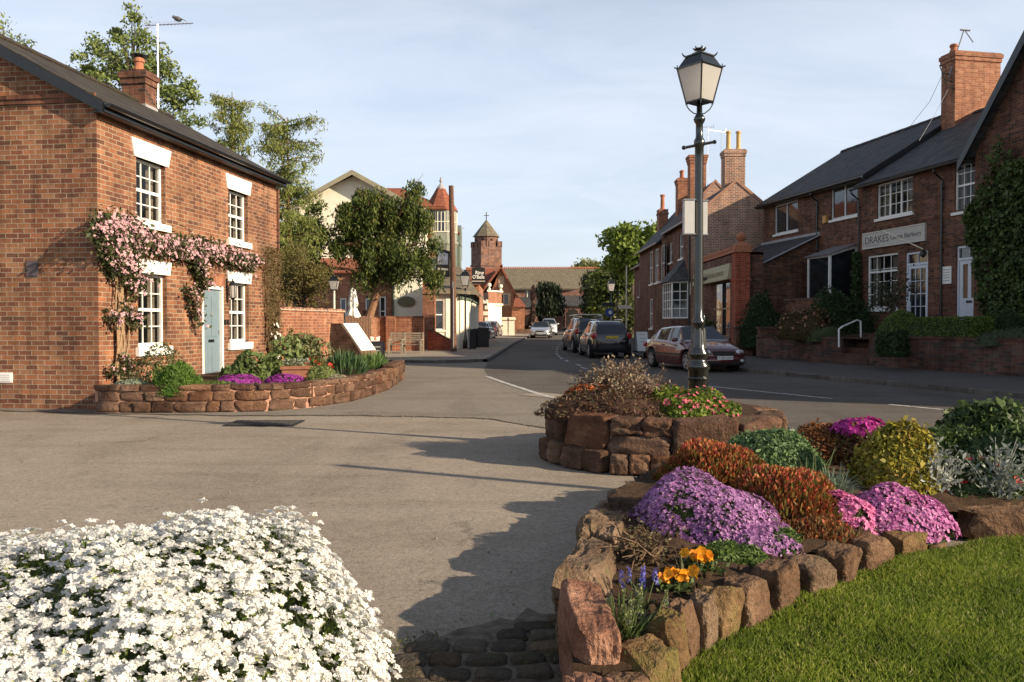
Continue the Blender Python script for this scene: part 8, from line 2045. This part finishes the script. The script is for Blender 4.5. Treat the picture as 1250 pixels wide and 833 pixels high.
gh2 = spiky('bluebell', 'small blue flower spikes behind the grape hyacinth clump', (.60,3.78,.18), 26, .16, [(.08,.12,.04)], 6, w=.004, spread=.6, cat='flowers')
A = []; b = MB()
for x_, y_ in ((-.09,.03),(.0,.0),(.07,.06),(.02,.1),(-.05,.09)):
    b.tube([(x_*.3,y_*.3,0),(x_,y_,.14)], .003, 4)
    for j in range(60): u = rs.random(); q = rs.random()*6.28; r = .013*(1-.4*u); A.append((x_+r*math.cos(q), y_+r*math.sin(q), .10+.075*u))
b.build('stalks', leafmat('stalk_green2', [(.12,.16,.05)]), gh2); b = MB(); b.arr(*leaves(A, .010, 1.3)); b.build('florets', leafmat('blue_floret', [(.10,.10,.45),(.2,.2,.6)]), gh2, uv=False)
def pansy(label, x, y, n, seed):
    z = soilh(x, y); t = thing('pansy', label, 'flowers', (x, y, z)); rg = np.random.default_rng(seed)
    b = MB(); P = np.stack([rg.normal(0,.05,160), rg.normal(0,.045,160), .01+.05*rg.random(160)], 1); b.arr(*leaves(P, .035, 1.6)); b.build('foliage', leafmat('pansy_leaf', [(.06,.09,.03),(.1,.14,.04)]), t, uv=False)
    n = n*2; Q = np.stack([rg.normal(0,.036,n), rg.normal(0,.028,n), .06+.035*rg.random(n)], 1); b = MB(); b.arr(*petals(Q, np.tile([0,-.7,.8],(n,1)) + rg.normal(size=(n,3))*.5, .024, 6, .25, .6)); b.build('flowers', leafmat('pansy_petal', [(.75,.30,.015),(.85,.42,.02),(.70,.22,.01)], .3), t, uv=False)
pansy('bright orange pansies nearer the lawn side stones', 0.80, 3.98, 14, 1); pansy('bright orange pansies higher up, below the purple cushion', 0.99, 4.28, 12, 2)
twigbush('dry_sprig', 'thin dry reddish sprigs in the bare soil below the purple cushion', (.68,4.35,.22), .20,.15, 420, [(.16,.11,.06),(.10,.10,.04),(.22,.15,.08)], .02, 8, tw=(.14,.09,.055), nt=22)
spiky('daffodil_leaves', 'dried arching daffodil leaves between the two orange pansies', (.86,4.15,.2), 14, .22, [(.16,.15,.07),(.22,.2,.12),(.10,.13,.05)], 9, w=.005, spread=.9)
spiky('pinks', 'blue grey grassy tuft beside the magenta phlox', (2.25,5.75,.26), 260, .30, [(.12,.17,.11),(.17,.22,.15),(.22,.27,.19)], 10, w=.004, spread=1.0)
spiky('pinks', 'pale green sword leaves rising from the red heather', (2.0,5.5,.4), 9, .30, [(.26,.30,.12),(.2,.26,.1)], 11, w=.006, spread=.6, arch=.1)
SI = [(.34,.36,.32),(.44,.46,.42),(.26,.29,.25)]
def silver(label, x, y, z, n, L, seed, pal=SI):
    t = thing('silver_foliage', label, 'plant', (x, y, z)); rg = np.random.default_rng(seed); b = MB(); rs = random.Random(seed); P = []
    for i in range(22):
        q = rs.random()*6.28; e = Vector((.2*L*math.cos(q)*rs.random()*3, .2*L*math.sin(q)*rs.random()*2, L*rs.uniform(.3,1))); b.tube([(0,0,0), e*.55+Vector((0,0,.03)), e], [.006,.004,.002], 4, cap=False)
        for j in range(n//22): u = rs.uniform(.3,1); P.append(tuple(e*u + Vector((rs.gauss(0,.045), rs.gauss(0,.045), rs.gauss(0,.03)))))
    b.build('stems', plain('silver_stem', (.3,.31,.26), .8), t); b = MB(); b.arr(*leaves(P, .05, 2.8, T=np.array([0,-.2,.7]), tj=.9)); b.build('foliage', leafmat('silver_leaf', pal, .2), t, uv=False)
silver('silver white leaved plant right of the golden shrub', 3.06, 5.98, .22, 620, .44, 1); silver('shaded grey silver leaved plant near the right edge of the bed', 3.50, 5.95, .2, 700, .48, 2, [(.2,.23,.2),(.27,.3,.26),(.14,.17,.14)])
DGR = [(.03,.055,.018),(.05,.085,.025),(.08,.12,.035),(.11,.16,.05)]
mound('laurel', 'dark glossy leaved bush right of the golden shrub', 'shrub', (3.55,6.75,.26), .52,.40,.38, DGR, .07, 4200, 2, seed=71, bump=.22)
mound('laurel', 'dark glossy leaved bush with a raised green crown at the back', 'shrub', (4.1,7.2,.28), .45,.38,.50, DGR, .07, 3000, 2, seed=72, bump=.2)
mound('laurel', 'dark leafy bush cut by the right edge of the picture', 'shrub', (4.25,6.55,.26), .5,.42,.46, DGR, .07, 3200, 2, seed=73, bump=.2)
mound('laurel', 'low dark leafy undergrowth with a few red flowers beneath the silver plants', 'shrub', (3.45,6.15,.2), .5,.28,.26, DGR, .05, 2400, 2, fl=([(.35,.02,.02),(.45,.04,.03)],.03,30,5,.1), seed=74, bump=.2)
mound('laurel', 'dark creeping green cover behind the edging stones at the right edge', 'shrub', (4.4,6.15,.2), .5,.28,.24, DGR, .05, 1500, 2, seed=75)
# ------------------------------------------------------------------ lawn
def lawnz(x, y): return .045 + .012*mnoise.noise(Vector((x*1.3, y*1.3, 0)))
lp_ = [(.30,2.0),(.38,2.80),(.50,3.08),(.62,3.30),(.84,3.62),(1.06,3.90),(1.32,4.18),(1.62,4.46),(2.0,4.78),(2.45,5.08),(2.9,5.36),(3.6,5.58),(4.6,5.8),(6.2,6.05)]
b = MB(); V = [(x, y, .045) for x, y in lp_] + [(9,6.3,.045),(9,1.0,.045),(.30,1.0,.045)]; b.add(V, [tuple(range(len(V)))]); struct(b.build('lawn', plain('lawn_earth', (.05,.085,.015), .95, .3, 30, bump=.6)))
b = MB(); b.add([(.30,1.0,-.02),(.30,2.0,-.02),(.38,2.80,-.02),(.30,1.0,.045),(.30,2.0,.045),(.38,2.80,.045)], [(0,3,4,1),(1,4,5,2)]); struct(b.build('lawn_edge', M['soil']))
rg = np.random.default_rng(2); n = 330000
Yb = 2.35 + (6.0-2.35)*rg.random(n)**1.15; Xb = .3 + 6.4*rg.random(n)
ex = np.interp(Yb, [p[1] for p in lp_], [p[0] for p in lp_]); umax = Yb*.70
keep = (Xb > ex + .01) & (Xb < umax + 2.2); Xb, Yb = Xb[keep], Yb[keep]; n = len(Xb)
h = .028 + .022*rg.random(n) + .010*np.sin(Xb*5+Yb*3) + .006*np.sin(Xb*17-Yb*13); h *= .6+.4*np.minimum(1, Yb/3); q = rg.random(n)*6.28; w = .0017 + .0012*rg.random(n) + .0004*Yb
le = h*(.2+.8*rg.random(n)); dx_, dy_ = np.cos(q), np.sin(q); z0 = np.full(n, .043)
V = np.stack([np.stack([Xb-dy_*w, Yb+dx_*w, z0],1), np.stack([Xb+dy_*w, Yb-dx_*w, z0],1), np.stack([Xb+dx_*le*.45+dy_*w*.7, Yb+dy_*le*.45-dx_*w*.7, z0+h*.6],1), np.stack([Xb+dx_*le, Yb+dy_*le, z0+h],1), np.stack([Xb+dx_*le*.45-dy_*w*.7, Yb+dy_*le*.45+dx_*w*.7, z0+h*.6],1)], 1).reshape(-1,3)
Fa = np.arange(5*n).reshape(-1,5)
def grassmat():
    nn = N('grass_blade'); g = nn.n('ShaderNodeNewGeometry'); v = nn.coord()
    a = nn.ramp(g.outputs['Random Per Island'], [(0,(.13,.19,.025)),(.5,(.22,.30,.045)),(.8,(.32,.38,.07)),(.93,(.38,.40,.13)),(1,(.50,.45,.24))]); c = nn.mix(1, a, nn.ramp(nn.noise(v,1.6,4), [(.35,(.72,.78,.7)),(.65,(1.15,1.1,1.0))]), 'MULTIPLY')
    nn.col(c); nn.set(.6, spec=.2); t = nn.n('ShaderNodeBsdfTranslucent'); nn.l(c, t.inputs[0]); mx = nn.n('ShaderNodeMixShader'); mx.inputs[0].default_value = .35; nn.l(nn.b.outputs[0], mx.inputs[1]); nn.l(t.outputs[0], mx.inputs[2]); nn.l(mx.outputs[0], nn.out.inputs[0]); return nn.m
b = MB(); b.arr(V, Fa); tag(b.build('grass', grassmat(), uv=False), kind='stuff')
# ------------------------------------------------------------------ white candytuft in the left corner
cx_, cy_ = -1.42, 2.42
ca_ = thing('candytuft', 'great white flowering candytuft mound filling the lower left corner', 'flowers', (cx_, cy_, .26))
RX, RY, RZ = 1.04, 1.0, .64
def cdome(k, seed, lo=-.55, thick=.05, f=1.0):
    rg = np.random.default_rng(seed); th = rg.random(k)*2*np.pi; s = lo+(1-lo)*rg.random(k); c = np.sqrt(1-s*s); d = np.stack([np.cos(th)*c, np.sin(th)*c, s],1)
    e = .78; dd = np.sign(d)*np.abs(d)**e
    lump = 1 + .05*np.sin(d[:,0]*7+1)*np.cos(d[:,1]*6) + .035*np.sin(d[:,0]*15+d[:,1]*13) ; lump *= f*(1-thick*rg.random(k)); O = dd*lump[:,None]*np.array([RX,RY,RZ])*.93; O[:,2] *= 1 - .24*np.maximum(0, .5-O[:,0]) + .05*np.exp(-((O[:,0]-.55)/.3)**2)
    return O, unit(d/np.array([RX,RY,RZ]))
P, Nn = cdome(15000, 7, thick=.02, f=1.02)
# leave loose green gaps
g_ = np.sin(P[:,0]*11+P[:,1]*5)+np.sin(P[:,1]*17-P[:,0]*6)+np.sin(P[:,0]*27+P[:,2]*15); kp = (g_ < 2.3) ; P, Nn = P[kp], Nn[kp]
P = P + Nn*RNG.normal(size=(len(P),1))*.022
Ns = unit(Nn*.8 + np.array([0,0,.6]) + RNG.normal(size=Nn.shape)*.22)
m = 11; a = unit(np.cross(Ns, RNG.normal(size=Ns.shape))); bb = np.cross(Ns, a); C = []; CN = []
for i in range(m):
    ph = i*2.399963; rr = np.sqrt((i+.3)/m)*(.009+.009*RNG.random((len(P),1)))
    d = a*math.cos(ph) + bb*math.sin(ph); C.append(P + d*rr + Ns*(.005 - rr*rr*9)); CN.append(Ns + d*rr*28)
C = np.concatenate(C); CN = np.concatenate(CN)
fq, fqn = cdome(26000, 17, thick=.05, f=.985); fqn = unit(fqn*.8 + np.array([0,0,.5]) + RNG.normal(size=fqn.shape)*.45)
g2_ = np.sin(fq[:,0]*11+fq[:,1]*5)+np.sin(fq[:,1]*17-fq[:,0]*6)+np.sin(fq[:,0]*27+fq[:,2]*15); k2_ = g2_ < 1.5
b = MB(); b.arr(*petals(fq[k2_], fqn[k2_], .0085, 4, .1, .42, .5)); b.arr(*petals(C, CN + RNG.normal(size=CN.shape)*.35, .0080, 4, .12, .42, .5)); 
wm = N('candytuft_white'); g = wm.n('ShaderNodeNewGeometry'); cc = wm.ramp(g.outputs['Random Per Island'], [(0,(.70,.70,.67)),(1,(.85,.845,.82))]); wm.col(cc); wm.set(.6, spec=.2)
t_ = wm.n('ShaderNodeBsdfTranslucent'); wm.l(cc, t_.inputs[0]); mx = wm.n('ShaderNodeMixShader'); mx.inputs[0].default_value = .3; wm.l(wm.b.outputs[0], mx.inputs[1]); wm.l(t_.outputs[0], mx.inputs[2]); wm.l(mx.outputs[0], wm.out.inputs[0])
b.build('flowers', wm.m, ca_, uv=False)
b = MB(); b.arr(*leaves(P - Ns*.002 + RNG.normal(size=P.shape)*.004, .012, 1.2, Nn=Ns, jit=.2)); b.build('flower_centres', leafmat('centre_green', [(.35,.40,.14),(.5,.5,.25)]), ca_, uv=False)
Q, Qn = cdome(30000, 8, thick=.11, f=.975); b = MB(); b.arr(*leaves(Q, .034, 4.2, T=Qn*.8+np.array([0,0,.5]), tj=.5)); b.build('foliage', leafmat('candytuft_leaf', [(.05,.085,.015),(.09,.13,.025),(.13,.17,.04)], .25), ca_, uv=False)
Vb = []; Fb = []; n1, n2 = 40, 18
for i in range(n2+1):
    s = -.6 + 1.6*i/n2; c = math.sqrt(max(0,1-min(1,s)**2))
    for j in range(n1):
        q = 2*math.pi*j/n1; d = (math.cos(q)*c, math.sin(q)*c, min(1,s)); dd = [math.copysign(abs(v)**.78, v) for v in d]; l = .86*.93*(1+.05*math.sin(d[0]*7+1)*math.cos(d[1]*6)); Vb.append((dd[0]*l*RX, dd[1]*l*RY, dd[2]*l*RZ*(1-.24*max(0,.5-dd[0]*l*RX))))
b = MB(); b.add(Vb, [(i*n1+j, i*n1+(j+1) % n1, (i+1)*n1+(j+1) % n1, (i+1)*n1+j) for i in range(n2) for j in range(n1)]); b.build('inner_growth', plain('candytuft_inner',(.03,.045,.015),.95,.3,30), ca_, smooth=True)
b = MB(); sp_ = [(-.55,.45),(.2,.85),(.0,.9)]
for (dx_, dy_) in sp_[:1]: pass
pfl = at(287,612,2.75); b.tube([(pfl.x-cx_,pfl.y-cy_,pfl.z-.3-.13),(pfl.x-cx_,pfl.y-cy_,pfl.z-.3)], .003, 4); b.build('tall_stalk', leafmat('stalk3',[(.12,.16,.05)]), ca_)
pp_ = np.array([[pfl.x-cx_, pfl.y-cy_, pfl.z-.3]])+RNG.normal(size=(26,3))*.012; b = MB(); b.arr(*petals(pp_, np.tile([0,-.4,1],(26,1))+RNG.normal(size=(26,3))*.5, .010, 4, .12, .5)); b.build('stray_flower', wm.m, ca_, uv=False)
rk = thing('stone_bed_base', 'rough stone base beneath the white candytuft mound', 'planter', (cx_, cy_, 0))
b = MB()
for i in range(12):
    q = 2*math.pi*i/12; V, Fs = rockgeo(.46,.28,.42, 300+i, n=7, k=4); b.add(xf(V, (.62*RX*math.cos(q), .62*RY*math.sin(q), .16), math.degrees(q)+90), Fs)
b.build('stones', M['rock'], rk, smooth=True); b = MB(); b.prism([(.6*math.cos(2*math.pi*i/16), .58*math.sin(2*math.pi*i/16)) for i in range(16)], 0, .3); b.build('soil', M['soil'], rk)
# slim post outside the frame on the right whose shadow crosses the forecourt
po_ = thing('sign_post', 'slim plain post outside the right edge, its long shadow lying across the forecourt', 'post', (5.75, 5.2, 0))
b = MB(); b.tube([(0,0,0),(0,0,3.35)], .065, 8); b.build('pole', M['grey'], po_); b = MB(); b.lathe([(.07,0),(.075,.02),(.01,.05)], (0,0,3.35), 8); b.build('cap', M['black'], po_)
mound('laurel', 'dark leafy bush just outside the right edge of the picture', 'shrub', (5.5,7.2,.26), .6,.5,.48, DGR, .07, 2600, 2, seed=76, bump=.2)
# ================================================================== LIGHT, SKY, CAMERA
SUN_EL, SUN_AZ = 22.0, 25.0     # sun stands to the right and a little behind the camera
w = bpy.data.worlds.new('World'); sc.world = w; w.use_nodes = True; nt = w.node_tree
bg = nt.nodes['Background']; sky = nt.nodes.new('ShaderNodeTexSky'); sky.sky_type = 'NISHITA'; sky.sun_disc = False
sky.sun_elevation = R(SUN_EL); sky.sun_rotation = R(90 + SUN_AZ); sky.air_density = 1.0; sky.dust_density = 1.5; sky.ozone_density = 1.6; sky.altitude = 20
def wn(t, **k):
    x = nt.nodes.new(t)
    for a, v in k.items(): setattr(x, a, v)
    return x
tc = wn('ShaderNodeTexCoord'); sep = wn('ShaderNodeSeparateXYZ'); nt.links.new(tc.outputs['Generated'], sep.inputs[0])
ad = wn('ShaderNodeMath', operation='ADD'); nt.links.new(sep.outputs[2], ad.inputs[0]); ad.inputs[1].default_value = .22
dv = wn('ShaderNodeVectorMath', operation='DIVIDE'); cb_ = wn('ShaderNodeCombineXYZ')
for i in range(3): nt.links.new(ad.outputs[0], cb_.inputs[i])
nt.links.new(tc.outputs['Generated'], dv.inputs[0]); nt.links.new(cb_.outputs[0], dv.inputs[1])
mp_ = wn('ShaderNodeMapping'); nt.links.new(dv.outputs[0], mp_.inputs[0]); mp_.inputs['Scale'].default_value = (1.0, 2.0, .3); mp_.inputs['Rotation'].default_value = (0, 0, R(20))
no = wn('ShaderNodeTexNoise'); nt.links.new(mp_.outputs[0], no.inputs['Vector']); no.inputs['Scale'].default_value = 1.5; no.inputs['Detail'].default_value = 9; no.inputs['Roughness'].default_value = .58; no.inputs['Distortion'].default_value = .5
cr = wn('ShaderNodeValToRGB'); nt.links.new(no.outputs['Fac'], cr.inputs[0]); cr.color_ramp.elements[0].position = .36; cr.color_ramp.elements[0].color = (.60,.60,.60,1); cr.color_ramp.elements[1].position = .70; cr.color_ramp.elements[1].color = (.88,.88,.88,1)
mx = wn('ShaderNodeMix', data_type='RGBA'); nt.links.new(cr.outputs[0], mx.inputs[0]); nt.links.new(sky.outputs[0], mx.inputs[6]); mx.inputs[7].default_value = (4.85, 5.3, 6.05, 1)
zr_ = wn('ShaderNodeValToRGB'); nt.links.new(sep.outputs[2], zr_.inputs[0]); cr2 = zr_.color_ramp; cr2.elements[0].position = .30; cr2.elements[0].color = (1,1,1,1); cr2.elements[1].position = .72; cr2.elements[1].color = (.30,.32,.37,1)
m2 = wn('ShaderNodeMix', data_type='RGBA', blend_type='MULTIPLY'); m2.inputs[0].default_value = 1; nt.links.new(mx.outputs[2], m2.inputs[6]); nt.links.new(zr_.outputs[0], m2.inputs[7]); nt.links.new(m2.outputs[2], bg.inputs[0]); bg.inputs[1].default_value = .105
sl_ = bpy.data.lights.new('Sun', 'SUN'); sl_.energy = 4.8; sl_.angle = R(.53); sl_.color = (1.0, .82, .60)
so = bpy.data.objects.new('Sun', sl_); COL.objects.link(so)
d = Vector((math.cos(R(SUN_EL))*math.cos(R(SUN_AZ)), -math.cos(R(SUN_EL))*math.sin(R(SUN_AZ)), math.sin(R(SUN_EL))))
so.rotation_euler = d.to_track_quat('Z', 'Y').to_euler(); so.location = d*60
cam = bpy.data.cameras.new('Camera'); co = bpy.data.objects.new('Camera', cam); COL.objects.link(co); sc.camera = co
cam.sensor_width = 36; cam.sensor_fit = 'HORIZONTAL'; cam.lens = 36*F/1250; cam.clip_start = .05; cam.clip_end = 4000
co.location = (0, 0, EYE); co.rotation_euler = (R(90) - PITCH, 0, 0)
vs = sc.view_settings; sc.display_settings.display_device = 'sRGB'; vs.view_transform = 'Standard'; vs.look = 'None'; vs.exposure = .75; vs.gamma = 1
sc.cycles.max_bounces = 6; sc.cycles.transparent_max_bounces = 8
for m_ in list(bpy.data.materials):
    if m_.users == 0: bpy.data.materials.remove(m_)
